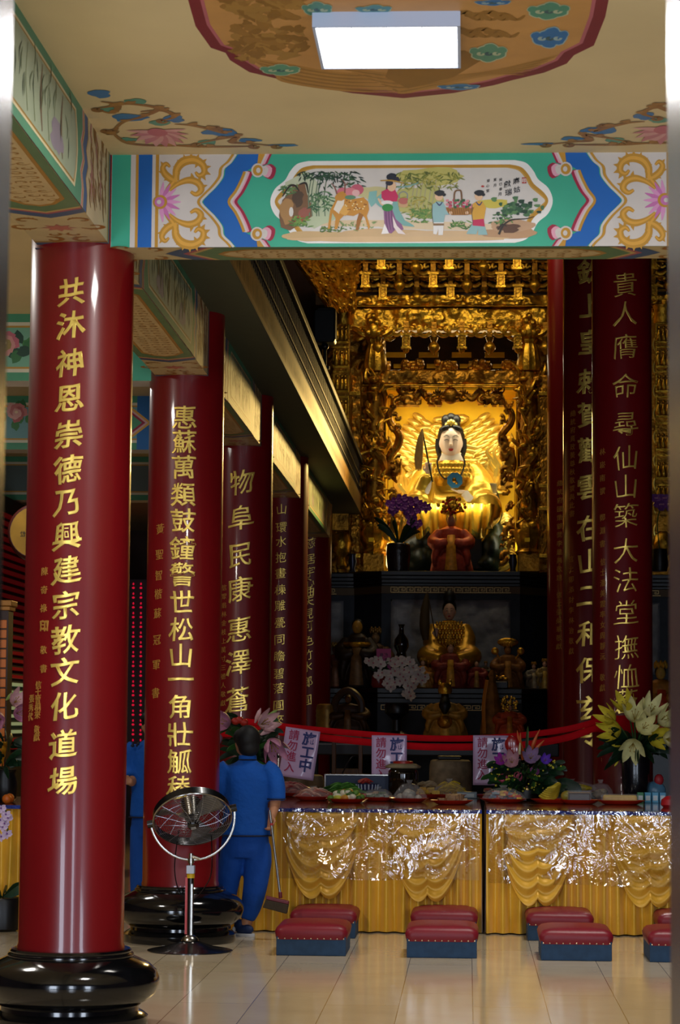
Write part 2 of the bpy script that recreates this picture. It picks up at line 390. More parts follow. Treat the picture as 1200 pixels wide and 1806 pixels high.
P.poly([cz(690, 108), cz(820, 88), cz(850, 105), cz(800, 135), cz(720, 155), cz(680, 135)], '#94671f', 4)
for (x, y, w) in ((830, 28, 100), (820, 58, 120)):
    for k in range(4): P.stroke([cz(x + k * 22 - 30, y), cz(x + k * 22 - 10, y - 8 + 4 * (k % 2)), cz(x + k * 22 + 15, y + 6), cz(x + k * 22 + 30, y - 2)], [.02, .05, .03, .008], '#9a6c26', 4)
def corner(tf):
    for (x, y, w, h) in ((0, 0, 36, 9), (40, 42, 60, 9), (132, 44, 34, 9), (200, 68, 62, 9), (262, 84, 40, 5), (310, 94, 60, 3)): 
        P.blob(*tf(x + w / 2, y + h / 2), .0026 * w / 2 * 1.1, .016 * h / 2, '#3c74a6', 4, 14, .25, 0, x)
    for (x, y, w) in ((62, 14, 40), (14, 28, 40), (104, 52, 40), (52, 82, 34), (190, 86, 36)): P.blob(*tf(x + w / 2, y + 4), .0026 * w / 2, .05, '#5d9479', 4, 12, .2, 0, x)
    for s in ([(14, 30), (40, 26), (70, 22), (120, 30), (95, 44), (60, 54), (42, 70)], [(40, 72), (70, 92), (140, 96), (190, 94)], [(50, 64), (36, 76), (30, 70)], [(90, 36), (130, 34), (150, 44), (128, 52)], [(150, 58), (180, 60), (210, 66), (240, 74), (225, 64)],
              [(190, 92), (230, 84), (260, 80), (250, 90), (280, 92), (330, 97)], [(20, 18), (50, 24), (40, 38), (14, 32)], [(150, 96), (210, 98), (290, 97)]):
        P.stroke([tf(*q) for q in s], [.012, .034, .03, .012], '#9a6a28', 5)
        e = s[-1]; P.stroke([tf(e[0] + 9 * (1 - q / 8) * cos(q * 1.0), e[1] + 4.5 * (1 - q / 8) * sin(q * 1.0)) for q in range(7)], [.014, .03, .02], '#8f6226', 6, n=3)
        for q_ in s[1:-1]: P.blob(*tf(q_[0] + 3, q_[1] - 3), .022, .03, '#a5752f', 6, 10, .4, .5, int(q_[0]))
    c = tf(120, 72)
    for k in range(11):
        a = -.2 + k * PI / 10 * 1.1; P.stroke([(c[0], c[1]), (c[0] + .15 * cos(a), c[1] + .3 * sin(a))], [.05, .07, .004], '#c87f82' if k % 2 else '#d9a09a', 6)
    P.blob(c[0], c[1], .05, .08, '#c06a70', 7, 12)
corner(lambda x, y: cz(158 + x, 160 + y))
xm = atz(725, 258, CZ).x
corner(lambda x, y: (2 * xm - cz(158 + x, 160 + y)[0], cz(158 + x, 160 + y)[1]))
P.build('painted_medallion', ceil_)
# ------------------------------------------------------------------ red pillars with gilt couplets
M_red = mat('red_lacquer', '#720c11', .32, var=.06, vscale=2, coat=.5, spec=.45)
M_black = mat('black_granite', '#0b0b0d', .12, var=.3, vscale=9, bump=.06, bscale=5, coat=.4)
M_gilt = mat('gilt_lettering', '#e8c45c', .3, .55, var=.15, vscale=9, emit=None)
M_gilt_dim = mat('old_gilt_lettering', '#c08a3c', .4, .35)
PED = [(.387, 0), (.392, .01), (.392, .055), (.372, .072), (.346, .085), (.344, .105), (.372, .12), (.405, .14), (.436, .175), (.448, .215), (.447, .245), (.432, .28), (.398, .312), (.35, .335), (.326, .346), (.316, .35), (.318, .356), (.316, .364), (.304, .37), (.306, .378), (.298, .388), (.25, .39)]
def pillar(px, py, Y, zt, label, rad=.265):
    c = at(px, py, Y); t = thing('pillar', label, 'pillar', (c.x, Y, 0), kind='thing')
    MB(M_black).lathe(PED, seg=56).build('pedestal', t)
    MB(M_red).lathe([(rad * 1.02, .385), (rad * 1.02, .40), (rad, .415), (rad, zt)], seg=64).build('shaft', t)
    t['_r'] = rad; return t
def inscribe(t, name, rows, hpx, m, bold=.028, shear=.16, depth=.006, squash=1.0):
    """rows: (character, px, py); each character is bent round the shaft and raised a little"""
    X, Y = t.location.x, t.location.y; r = t['_r']; mb = MB(m); face = math.atan2(-Y, -X); s = Y / F
    for ch, px, py in rows:
        q = at(px, py, Y - r * .97); d = Vector((q.x - X, 0)); ang = math.asin(max(-.97, min(.97, (q.x - X * (Y - r) / Y) / r)))
        vs, fs = glyph(ch, bold - .02, .012, .012); h = hpx * s; out = []; sd = (ord(ch) * 7) % 97
        for (a, b, z) in vs:
            b2 = b + shear * a + .012 * sin(9 * a + sd) ; a2 = a * (1 + .1 * sin(5 * b + sd)) + .012 * sin(11 * b + sd)
            aa = face + ang + a2 * h * squash / r; rr_ = r + depth * (.55 + z * 20)
            out.append((rr_ * cos(aa), rr_ * sin(aa), q.z + b2 * h))
        mb.add(out, fs, m)
    for k in ('_x',): pass
    return mb.build(name, t, smooth=50)
def col(text, x0, x1, ys): 
    n = len(ys); return [(c, x0 + (x1 - x0) * i / max(1, n - 1), y) for i, (c, y) in enumerate(zip(text, ys))]
def run(text, x0, x1, y0, y1):
    n = len(text); return [(c, x0 + (x1 - x0) * i / max(1, n - 1), y0 + (y1 - y0) * i / max(1, n - 1)) for i, c in enumerate(text) if c != ' ']
pA = pillar(136, 1050, 12.05, CZ, 'large red lacquered pillar nearest the doorway, tall gilt couplet 共沐神恩')
inscribe(pA, 'couplet', col('共沐神恩崇德乃興建宗教文化道場', 126, 111, [515, 573, 640, 702, 766, 828, 885, 945, 1005, 1067, 1128, 1184, 1245, 1312, 1377]), 51, M_gilt)
inscribe(pA, 'dedication', col('陳奇祿', 80, 78, [1007, 1040, 1072]) + col('敬書', 78, 78, [1146, 1179]) + run('信士曾桐來 敬獻', 69, 66, 1208, 1300) + run('張秀代', 57, 55, 1232, 1264), 15, M_gilt_dim, .02, .1, .003)
inscribe(pA, 'seal', [('印', 79, 1103), ('口', 79, 1103)], 21, M_gilt_dim, .03, 0, .003)
pB = pillar(325, 1050, 16.7, CZ, 'red pillar with 惠蘇萬類 couplet, standing directly behind the electric fan')
inscribe(pB, 'couplet', col('惠蘇萬類鼓鐘警世松山一角壯觚稜', 326, 316, [736, 779, 824, 872, 918, 967, 1013, 1062, 1110, 1156, 1198, 1246, 1295, 1343, 1389]), 44, M_gilt, .022, .02)
inscribe(pB, 'dedication', col('黃聖智楷蘇冠軍書', 283, 275, [932, 977, 1014, 1047, 1081, 1128, 1172, 1222]), 19, M_gilt_dim, .015, .1, .003)
pC = pillar(427, 1000, 21.0, CZ, 'red pillar with 物阜民康 couplet, rising behind the woman with the broom')
inscribe(pC, 'couplet', col('物阜民康惠澤蒼', 427, 419, [850, 913, 978, 1039, 1110, 1168, 1234]), 46, M_gilt, .018, .2)
inscribe(pC, 'dedication', run('信眾翁林金枝上萬寸三德人敬獻', 396, 394, 1036, 1240), 11, M_gilt_dim, .01, .1, .003)
pD = pillar(500, 1000, 25.9, CZ, 'red pillar with slender 山環水抱 couplet, fourth back in the row beneath the gallery')
inscribe(pD, 'couplet', col('山環水抱畫棟雕甍同瞻碧落圓來', 497, 491, [898, 930, 955, 983, 1011, 1040, 1068, 1098, 1128, 1157, 1188, 1214, 1244, 1269]), 20, M_gilt, .01, .12)
pE = pillar(550, 1000, 31.5, CZ, 'red pillar farthest back under the gallery, narrow cursive couplet, beside the altar')
inscribe(pE, 'couplet', col('慈居宇心曲夫見可色竹水鄉圓', 548, 541, [958, 986, 1009, 1028, 1044, 1060, 1083, 1104, 1130, 1155, 1176, 1203, 1235]), 20, M_gilt, .004, .25)
HZ = 9.1
pF = pillar(1098, 1000, 21.2, HZ, 'tall dark red pillar with 貴人膺命 couplet, behind the yellow lilies')
inscribe(pF, 'couplet', col('貴人膺命尋仙山築大法堂撫恤蒼', 1103, 1106, [502, 553, 611, 681, 747, 807, 858, 909, 971, 1023, 1080, 1141, 1193, 1237]), 46, M_gilt, .006, .1)
inscribe(pF, 'dedication', run('林崧南撰 鄭淵書', 1063, 1063, 795, 958) + run('信士潘美霞率女周靜沅 敬獻', 1064, 1063, 990, 1213), 13, M_gilt_dim, .012, .1, .003)
pG = pillar(1037, 1000, 25.9, HZ, 'tall red pillar half hidden behind the lily-side pillar, bold half-covered gilt characters')
inscribe(pG, 'couplet', col('欽上皇敕賀觀雲在山二和保玄令', 1042, 1040, [478, 539, 603, 672, 731, 793, 858, 931, 990, 1049, 1117, 1181, 1249, 1296]), 46, M_gilt, .03, .12)
inscribe(pG, 'dedication', run('總統府資政黃尊秋敬撰與此書', 1011, 1009, 728, 905) + run('信士鄭添財李林治敬獻', 1008, 1008, 985, 1148), 12, M_gilt_dim, .012, .1, .003)
pH = pillar(1001, 1000, 31.5, HZ, 'tall red pillar closest to the bright shrine niche, edge lit orange by the shrine')
inscribe(pH, 'dedication', run('總統府國策顧問李建興敬題 信士張榮華敬獻', 988, 986, 852, 1140), 11, M_gilt_dim, .012, .1, .003)
for t in (pA, pB, pC, pD, pE, pF, pG, pH): del t['_r']
# ------------------------------------------------------------------ painted beams
M_beam = mat('beam_plaster', '#d8d2c6', .55, var=.03, vscale=3)
BY, BB, BT = 11.85, None, CZ
BB = at(725, 435, BY).z
cb = thing('painted_beam', 'wide painted cross beam facing the doorway, landscape panel with lady and deer', 'beam', (0, BY, BB), kind='thing')
MB(M_beam).span((-1.84, 0, 0), (3.2, .32, CZ - BB)).build('beam_body', cb, 0)
s0 = BY / F; x0 = at(725, 435, BY).x
P = Paint((x0, 0, CZ - BB), (1, 0, 0), (0, 0, -1), (0, -1, 0), s0, (725, 258))
TEAL, BLUE, WHITE, GOLD, MAR, PINK, OCH = '#38a686', '#0b5fb0', '#cfc6be', '#bd8a2a', '#9c1b3c', '#dd9fb0', '#d9a03c'
CH = (CZ - BB) / s0                     # height in px
P.rect(185, 258, 1265, 258 + CH, TEAL, 0)
def endpiece():
    yb = 258 + CH
    P.rect(219, 258, 228, yb, WHITE, 1); P.rect(228, 258, 233, yb, GOLD, 1); P.rect(233, 258, 258, yb, BLUE, 1); P.rect(258, 258, 264, yb, WHITE, 1); P.rect(264, 258, 270, yb, GOLD, 1)
    T = lambda pts: catmull([(x, y, 0) for x, y in pts], 4)
    g = [(404, 258), (394, 273), (382, 284), (379, 300), (366, 318), (352, 332), (342, 345), (352, 358), (366, 372), (379, 390), (382, 406), (394, 418), (402, yb)]
    P.poly([(270, 258)] + T(g) + [(270, yb)], WHITE, 2)
    bl = [(x + 9, y) for x, y in g]
    m = [(455, 258), (450, 272), (440, 282), (428, 290), (422, 306), (412, 326), (400, 345), (412, 364), (422, 384), (428, 400), (440, 408), (450, 418), (455, yb)]
    P.poly(T(bl) + T(m)[::-1], BLUE, 3); P.stroke(g, 5, GOLD, 4, 4); P.stroke([(x + 5, y) for x, y in g], 4, WHITE, 4, 4)
    for d, c, w in ((9, MAR, 9), (4, PINK, 7), (1, WHITE, 6), (-3, GOLD, 5)):
        P.stroke([(x + d * .9, y) for x, y in m[3:10]], w, c, 5 + (9 - d) // 4, 4)
    for sg, yc in ((1, 290), (-1, 402)):
        for d, c in ((0, MAR), (4, PINK), (8, WHITE), (12, GOLD)):
            P.blob(470 - d * 1.2, yc - sg * d * .2, 12 - d * .55, 14 - d * .65, c, 6 + d // 4, 14, .12, 0, 3)
            ye = 258 if sg > 0 else yb
            P.poly([(474 - d, ye), (466 - d, yc - sg * 14), (456 - d * .7, yc - sg * 10), (456 - d * .5, ye)], c, 6 + d // 4)
        P.blob(449, yc - sg * 2, 12, 13, WHITE, 10, 14); P.blob(449, yc - sg * 2, 9, 10, GOLD, 11, 14); P.blob(450, yc - sg * 2, 4, 5, WHITE, 12, 10)
    for my in (None, 345.5):                                           # gilt acanthus, above and below the flower
        P.my = my
        for c_, d_, g_ in ((GOLD, 0, 1), (OCH, 1, .38)):
            for pts, w_ in (([(279, 338), (286, 322), (298, 306), (303, 290)], [4, 8, 11, 12]), ([(302, 306), (302, 287), (313, 272), (333, 268), (349, 277), (352, 291), (343, 297), (336, 290)], [10, 14, 17, 16, 13, 11, 9, 4]),
                            ([(303, 307), (291, 302), (281, 293), (277, 282), (283, 275), (290, 281)], [9, 14, 13, 10, 8, 4]), ([(290, 324), (306, 311), (326, 305), (342, 311), (347, 323), (338, 331), (328, 326)], [4, 9, 13, 13, 12, 9, 5])):
                P.stroke(pts, [q * g_ for q in w_], c_, 4 + d_, 5)
        for x_, y_, a_ in ((300, 283, 2.5), (306, 272, 2.2), (316, 263, 1.9), (328, 260, 1.5), (340, 262, 1.2), (352, 270, .7), (359, 281, .2), (359, 293, -.4), (352, 301, -1), (274, 290, 2.9), (276, 275, 2.2), (284, 303, 3.6), (330, 297, 1.8), (344, 303, 1), (353, 316, .3), (338, 278, 4.2)):
            P.poly([(x_ + 6 * cos(a_), y_ - 6 * sin(a_)), (x_ - 5 * cos(a_ - .9), y_ + 5 * sin(a_ - .9)), (x_ - 5 * cos(a_ + .9), y_ + 5 * sin(a_ + .9))], GOLD, 4)
    P.my = None
    for k in range(9):
        a = -1.45 + k * 2.9 / 8; P.stroke([(274, 345), (274 + 20 * cos(a), 345 + 20 * sin(a)), (274 + 37 * cos(a), 345 + 37 * sin(a))], [4, 8, 1], '#c46fa8' if k % 2 else '#d793bd', 6, 3)
    P.blob(273, 345, 13, 13, GOLD, 7); P.blob(272, 345, 9, 9, '#c46fa8', 8); P.blob(271, 345, 4, 4, WHITE, 9)
endpiece(); P.mx = 725; endpiece(); P.mx = None
lf = [(720, 270), (540, 271), (520, 276), (507, 290), (498, 306), (480, 322), (472, 345), (480, 368), (498, 384), (507, 400), (520, 415), (540, 421), (720, 423)]
def ring(d):
    q = [(x + (d if x < 700 else 0), y + (d if y < 340 else -d if y > 350 else 0)) for x, y in lf]
    q = [(v.x, v.y) for v in catmull([(x, y, 0) for x, y in q[1:-1]], 4)]; return q + [(1450 - x, y) for x, y in q[::-1]]
P.poly(ring(0), '#ece8e2', 2); P.poly(ring(8), GOLD, 3); P.poly(ring(12), '#c89a44', 4); P.poly(ring(14), '#d8d0c8', 5)
B = lambda pts, w, c, l, **k: P.stroke(pts, w, c, l, **k)
rr = random.Random(11)
for (x, y, w, h, c) in ((560, 408, 70, 9, '#c9a878'), (680, 405, 90, 10, '#cba97c'), (800, 407, 90, 9, '#cfae84'), (900, 402, 50, 12, '#b9906a'), (640, 385, 120, 6, '#d8bf9a'), (760, 390, 90, 7, '#dbc49f'), (830, 392, 70, 6, '#dcc4a4'), (905, 390, 40, 12, '#c09a78'), (700, 414, 200, 5, '#d2b083')):
    P.blob(x, y, w, h, c, 6, 20, .12, 0, int(x))
for (x, y, w, h, c) in ((740, 345, 45, 30, '#b7b36a'), (760, 300, 60, 16, '#c2b866'), (655, 330, 30, 12, '#c9bf8a'), (870, 350, 30, 8, '#cdbb4c'), (560, 360, 40, 30, '#b9c3a0'), (530, 320, 30, 26, '#c4c9a8')): P.blob(x, y, w, h, c, 7, 18, .2, 0, int(x))
P.poly([(488, 370), (494, 342), (506, 330), (512, 316), (526, 313), (534, 312), (538, 330), (545, 348), (548, 372), (530, 384), (508, 398), (492, 392)], '#7d5a3c', 8)   # the rock
P.blob(502, 362, 12, 24, '#b08450', 9, 14, .2); P.blob(522, 340, 10, 15, '#54402f', 9, 14, .25); P.blob(510, 364, 4, 9, '#e2ddd4', 10, 10); P.blob(534, 368, 10, 13, '#9b5b4c', 9, 14, .3); P.blob(524, 378, 10, 7, '#a8523c', 10, 12, .3)
B([(494, 336), (506, 318), (516, 316), (524, 326)], [2, 4, 2], '#2b241d', 10); B([(524, 314), (536, 312), (540, 330)], [2, 4, 1.5], '#2b241d', 10)
for x in (543, 548, 556, 560, 571): B([(x, 372), (x - 2, 335), (x + 3, 300)], [2, 2.4, 1.6], '#6f7f66', 8)
def sprays(n, x0, x1, y0, y1, cols, ln, l, spread=1.2):
    for _ in range(n):
        x, y = rr.uniform(x0, x1), rr.uniform(y0, y1); a = rr.uniform(.2, 2.9); k = rr.uniform(.6, 1.2) * ln
        B([(x, y), (x + k * cos(a), y + k * .5 * sin(a) * spread)], [.8, 3.0, .4], rr.choice(cols), l, n=3)
DG = ['#1d3a2a', '#274a35', '#3c5c3a', '#16281f']
sprays(120, 525, 622, 290, 303, DG, 14, 11); sprays(40, 560, 640, 300, 322, DG, 14, 11); sprays(70, 545, 580, 325, 362, ['#3f6a45', '#5d8352', '#2f5438'], 14, 9); sprays(45, 492, 520, 312, 330, ['#4b6f42', '#6c8a50'], 12, 9)
sprays(50, 515, 540, 375, 392, ['#5f8a40', '#7a9d4a', '#46702f'], 13, 11, -1); sprays(140, 705, 810, 291, 320, ['#8a8a3a', '#6e7a32', '#a59c46', '#565f2a'], 14, 10)
for x in (726, 733, 740, 748, 757, 764): B([(x + 6, 305), (x, 345), (x - 3, 366)], [1.5, 2, 1.5], '#a9a07a', 9)
sprays(60, 715, 760, 335, 372, ['#9a8f3e', '#7c843a', '#b3a24c'], 12, 10); sprays(60, 725, 760, 362, 385, ['#4f7a36', '#6f9344'], 13, 11, -1)
sprays(40, 795, 835, 385, 398, ['#4f7a36', '#6f9344', '#3d6630'], 13, 11, -1); sprays(40, 560, 600, 392, 402, ['#4d6a33', '#6d803e'], 10, 11, -1); sprays(30, 600, 660, 382, 400, ['#8aa066', '#6f8a50'], 9, 11, -1)
# deer with peaches on its back
D = '#c98b34'
P.poly([(585, 352), (590, 342), (600, 336), (618, 342), (640, 338), (648, 346), (650, 360), (646, 372), (652, 392), (649, 397), (643, 376), (634, 366), (622, 372), (606, 370), (598, 378), (593, 396), (588, 396), (590, 376), (584, 366), (580, 395), (576, 395), (580, 362)], D, 12)
P.poly([(586, 360), (592, 346), (602, 330), (606, 338), (604, 356), (596, 368)], '#e8dccb', 13); P.blob(599, 336, 11, 8, D, 13, 14, .1, -.5); P.poly([(596, 366), (604, 352), (616, 360), (608, 372)], '#e0a850', 13)
P.poly([(632, 366), (628, 380), (626, 398), (631, 398), (636, 380), (640, 370)], '#9c6424', 13)
for _ in range(26): P.blob(rr.uniform(604, 646), rr.uniform(344, 362), 1.5, 1.2, '#8a5220' if _ % 2 else '#f0d9a0', 13, 8)
B([(592, 332), (588, 320), (582, 312)], [3, 2, 1], '#8c5648', 13); B([(606, 330), (606, 314), (602, 306)], [3, 2, 1], '#8c5648', 13); B([(606, 318), (612, 310)], [2, 1], '#8c5648', 13)
P.blob(602, 328, 10, 8, '#cf6d7c', 11, 14); P.blob(616, 330, 12, 10, '#d98088', 12, 14); P.blob(628, 324, 12, 10, '#c65c70', 11, 14); P.blob(626, 330, 7, 6, '#e7b3b0', 12, 12); P.blob(616, 338, 10, 4, '#5c8a6a', 13, 12)
# the lady with her basket
SK = '#e6bd97'
P.poly([(676, 356), (694, 356), (702, 372), (712, 396), (706, 400), (700, 394), (690, 404), (678, 400)], '#8e5a86', 12); P.poly([(678, 386), (686, 404), (672, 405)], '#efe8e4', 13); P.poly([(692, 372), (700, 390), (716, 406), (702, 404), (694, 392)], '#e9d9d6', 13)
for x in (680, 685, 690): B([(x, 360), (x + 1, 380), (x + 4, 398)], [1, 1.6, 1], '#5f3a60', 14)
P.poly([(692, 344), (700, 342), (704, 362), (714, 380), (728, 388), (732, 392), (712, 390), (698, 378), (692, 362)], '#79aca6', 12)
P.poly([(672, 328), (684, 322), (690, 328), (696, 324), (702, 336), (700, 346), (678, 346), (672, 338)], '#c72a5c', 13); P.blob(682, 348, 11, 4, '#eae6e2', 14, 12); P.blob(683, 357, 10, 7, '#2f8a3e', 14, 14)
B([(674, 334), (664, 344), (672, 354), (678, 352)], [6, 7, 5, 4], '#7fb3ad', 12); B([(666, 340), (672, 350), (678, 352)], [3, 4, 3], SK, 13); P.poly([(650, 328), (664, 326), (662, 348), (654, 356), (648, 344)], '#84b8b2', 11)
P.blob(690, 318, 8, 9.5, SK, 13, 14); P.blob(690, 302, 9, 8, '#1f2433', 14, 14, .15); P.blob(686, 312, 7, 5, '#2a2838', 14, 12); P.blob(700, 306, 4, 5, '#2a2838', 14, 10); B([(670, 308), (690, 308), (712, 313)], [2, 3, 2], '#b48a3a', 15); B([(682, 314), (681, 324)], [3, 2], '#2a2838', 14)
B([(700, 320), (720, 318), (738, 312)], [2, 3, 2], '#7fa79a', 12); B([(704, 340), (704, 332), (711, 328), (718, 332), (718, 342)], 2, '#8b8f8c', 12); P.blob(711, 345, 9, 6, '#b8645c', 13, 12, .2); P.blob(711, 352, 9, 5, '#c9a074', 12, 12)
# two children holding a flower basket
for (cx, top, bot, sash, dx) in ((775, '#93b9bb', '#e6e2de', '#8a6a48', 1), (846, '#d7a23c', '#8fb5b5', '#c02a56', -1)):
    P.poly([(cx - 12, 352), (cx - 4, 346), (cx + 7, 347), (cx + 13, 358), (cx + 10, 376), (cx + 8, 386), (cx - 9, 386), (cx - 12, 370)], top, 12)
    P.poly([(cx - 10, 384), (cx + 9, 384), (cx + (7 if dx > 0 else 16), 407), (cx - 1, 407), (cx - 1, 396), (cx - 4, 406), (cx - (10 if dx > 0 else 22), 405)], bot, 12)
    P.poly([(cx - 11, 380), (cx + 9, 378), (cx + 11, 392), (cx - 11, 390)] if dx < 0 else [(cx - 10, 386), (cx + 9, 386), (cx + 9, 390), (cx - 10, 390)], sash, 13)
    B([(cx + dx * 2, 354), (cx + dx * 10, 366), (cx + dx * 20, 367)], [8, 7, 5], top, 13); P.blob(cx + dx * 21, 367, 3, 3, SK, 14, 10)
    P.blob(cx, 337, 7.5, 8, SK, 13, 14); P.blob(cx + 1, 331, 9, 5.5, '#25262c', 14, 14, .1); P.blob(cx + (9 if dx > 0 else 8), 334, 3.5, 3, '#25262c', 14, 10)
    B([(cx - 5, 347), (cx + 1, 353), (cx + 6, 347)], [1.5, 2.5, 1.5], '#3a3f6a', 14); P.stroke([(cx - 12, 352), (cx - 12, 372), (cx - 10, 386)], .9, '#3a3a3a', 15)
P.poly([(787, 357), (838, 357), (834, 368), (826, 371), (798, 371), (791, 367)], '#a06a28', 13); B([(802, 356), (803, 330), (812, 326), (815, 332), (816, 356)], 3, '#7d5a3a', 12)
for _ in range(34): P.blob(rr.uniform(788, 834), rr.uniform(344, 357), 3, 2.6, rr.choice(['#b23a58', '#c85a6c', '#4c7a4a', '#d98a92', '#2f5a38']), 14, 9, .2)
for _ in range(10): B([(791 + _ * 4, 359), (793 + _ * 4, 370)], .9, '#6f4618', 14)
# bush and roots at the far side
for _ in range(60): P.blob(rr.gauss(915, 20), rr.gauss(362, 7) - abs(rr.gauss(0, 3)), rr.uniform(3, 6), rr.uniform(2.5, 4.5), rr.choice(['#2f5a3c', '#47704a', '#1f4030', '#5c8452']), 12, 9, .3)
sprays(30, 870, 905, 368, 384, ['#5c8a44', '#3d6a3a'], 10, 12); B([(882, 406), (890, 390), (905, 380), (930, 378), (945, 374)], [4, 3, 2, 1], '#2a2622', 13); B([(880, 398), (888, 388), (896, 392)], [2, 3, 1], '#2a2622', 13); P.blob(900, 395, 20, 8, '#5f4030', 12, 16, .3)
for ch, x, y, h in (('麻', 913, 309, 12), ('姑', 914, 325, 12), ('獻', 897, 315, 13), ('瑞', 899, 330, 13), ('癸', 885, 307, 6), ('巳', 885, 315, 6), ('春', 885, 324, 6), ('月', 884, 333, 7), ('夏', 875, 307, 6), ('月', 875, 317, 6), ('寫', 863, 309, 6), ('心', 862, 318, 6), ('堂', 862, 327, 6)):
    P.text(ch, x, y, h, '#26262a', 12, .012, 0, .25)
P.rect(923, 303, 931, 314, '#b03a34', 12); P.text('印', 927, 308.5, 8, '#e9e3dc', 13); P.blob(853, 319, 3, 2, '#b8453e', 12, 8)
P.build('painted_face', cb)
# painted underside of the same beam
P = Paint((x0, 0, 0), (1, 0, 0), (0, 1, 0), (0, 0, -1), 1.0, (0, 0))
def under(P, L, W, l0=0):
    """a soffit strip: ends in cream with scrolls, blue and red chevrons, long ochre cartouche"""
    P.rect(-L / 2, 0, L / 2, W, '#c3ad7c', 0)
    for sg in (-1, 1):
        P.mx = 0 if sg > 0 else None
        a = -L / 2
        P.rect(a, 0, a + .06, W, '#4a5f78', 1); P.rect(a + .06, 0, a + .09, W, '#a8823c', 1)
        for i, (x, y, z_, ro, fl_) in enumerate(((.2, .22, .11, 0, 0), (.2, .78, .11, 0, 1), (.42, .2, .12, 2.4, 0), (.42, .8, .12, -2.4, 1), (.6, .3, .1, 1.2, 1), (.6, .7, .1, -1.2, 0), (.3, .42, .07, 1, 0), (.3, .58, .07, -1, 1))): P.scroll(a + x, W * y, z_ * W / .34, ro, fl_, '#9a6624', None, 2)
        for i in range(8): P.stroke([(a + .42, W * .5), (a + .42 + .08 * cos(i * .785), W * .5 + .08 * W / .34 * sin(i * .785))], [.02, .035, .004], '#b8705c', 3, 2)
        m = a + .78
        P.poly([(m, 0), (m - .07, W * .25), (m - .13, W * .5), (m - .07, W * .75), (m, W), (m + .2, W), (m + .2, 0)], '#3f5673', 2)
        P.poly([(m + .08, 0), (m + .02, W * .25), (m - .04, W * .5), (m + .02, W * .75), (m + .08, W), (m + .3, W), (m + .3, 0)], '#a8565a', 3)
        P.poly([(m + .11, 0), (m + .05, W * .25), (m - .01, W * .5), (m + .05, W * .75), (m + .11, W), (m + .3, W), (m + .3, 0)], '#c0a060', 4)
        P.poly([(m + .14, 0), (m + .08, W * .25), (m + .02, W * .5), (m + .08, W * .75), (m + .14, W), (0, W), (0, 0)], '#5d7a52', 5)
        q = [(m + .3, W * .12), (m + .18, W * .3), (m + .14, W * .5), (m + .18, W * .7), (m + .3, W * .88)]
        P.poly(q + [(0, W * .88), (0, W * .12)], '#a87a34', 6); P.poly([(x + .03, W * .5 + (y - W * .5) * .86) for x, y in q] + [(0, W * .83), (0, W * .17)], '#c9ad78', 7)
        n = int((L / 2 - .95) / .09)
        for k in range(n):
            for y in (.32, .52, .70):
                x = m + .26 + k * .09 + .03 * (y > .5)
                P.stroke([(x + .03 * (1 - q / 7) * cos(q * 1.1 + k), W * y + .05 * W * (1 - q / 7) * 2 * sin(q * 1.1 + k)) for q in range(6)], [.004, .013, .012, .008], '#a0763a', 8, 2)
    P.mx = None
under(P, 3.83, .32); P.build('painted_underside', cb)

# long beams running over the pillars, and the cross beams of the side aisle
def face_long(P, L, H):
    P.rect(-L / 2, 0, L / 2, H, '#cdbb92', 0)
    for sg in (-1, 1):
        P.mx = 0 if sg > 0 else None; a = -L / 2
        P.rect(a, 0, a + .05, H, '#3f6b86', 1); P.rect(a + .05, 0, a + .08, H, '#a8853e', 1)
        r3 = random.Random(5)
        for k in range(30):
            x, y = a + .13 + r3.random() * .5, H * (.1 + .8 * r3.random()); P.stroke([(x, y), (x + .03, y + .05), (x + .02, y + .1), (x + .07, y + .13)], [.008, .035, .03, .006], '#8a6228' if k % 5 else '#b07a70', 2, 3)
        m = a + .74; q = [(m, 0), (m - .02, H * .2), (m + .03, H * .35), (m - .03, H * .5), (m + .03, H * .65), (m - .02, H * .8), (m, H)]
        for d, c in ((0, '#9c7a3a'), (.02, '#3f5f8a'), (.12, '#c9a36c'), (.15, '#a03a4c'), (.17, '#d8a8a0'), (.19, '#4f8a6c')): P.poly([(x + d, y) for x, y in q] + [(0, H), (0, 0)], c, 3)
        for i, (d, c) in enumerate(((0, '#9c7a3a'), (.02, '#3f5f8a'), (.12, '#c9a36c'), (.15, '#a03a4c'), (.17, '#d8a8a0'), (.19, '#4f8a6c'))): P.poly([(x + d, y) for x, y in q] + [(0, H), (0, 0)], c, 3 + i)
        e = a + 1.06
        for i, (d, b, c) in enumerate(((0, .10, '#d2c49c'), (.03, .13, '#a07a34'), (.045, .15, '#9aa58c'))):
            P.poly([(0, H * b), (e + d + .05, H * b), (e + d, H * .3), (e + d - .02, H * .5), (e + d, H * .7), (e + d + .05, H * (1 - b)), (0, H * (1 - b))], c, 9 + i)
        for k in range(46):
            x = e + .15 + r3.random() * max(.2, L / 2 - 1.3); y = H * (.2 + .6 * r3.random()); 
            P.stroke([(x, y), (x + r3.uniform(-.03, .03), y + .05), (x + r3.uniform(-.06, .06), y + .1)], [.003, .02, .003], r3.choice(['#3f5440', '#5d6a4e', '#2f4030', '#7a8060']), 13, 2)
        for k in range(6):
            x = e + .4 + k * .17; P.stroke([(x, H * .2), (x + .05, H * .5), (x + .02, H * .82)], [.02, .05 if k % 3 == 0 else .012, .01], '#6d5a48' if k % 3 == 0 else '#6f7a5a', 12)
        P.blob(e + .55, H * .34, .16, H * .16, '#8d8390', 12, 16, .3)
    P.mx = None
BX0, BX1, BZ = -2.2, -1.83, 3.94
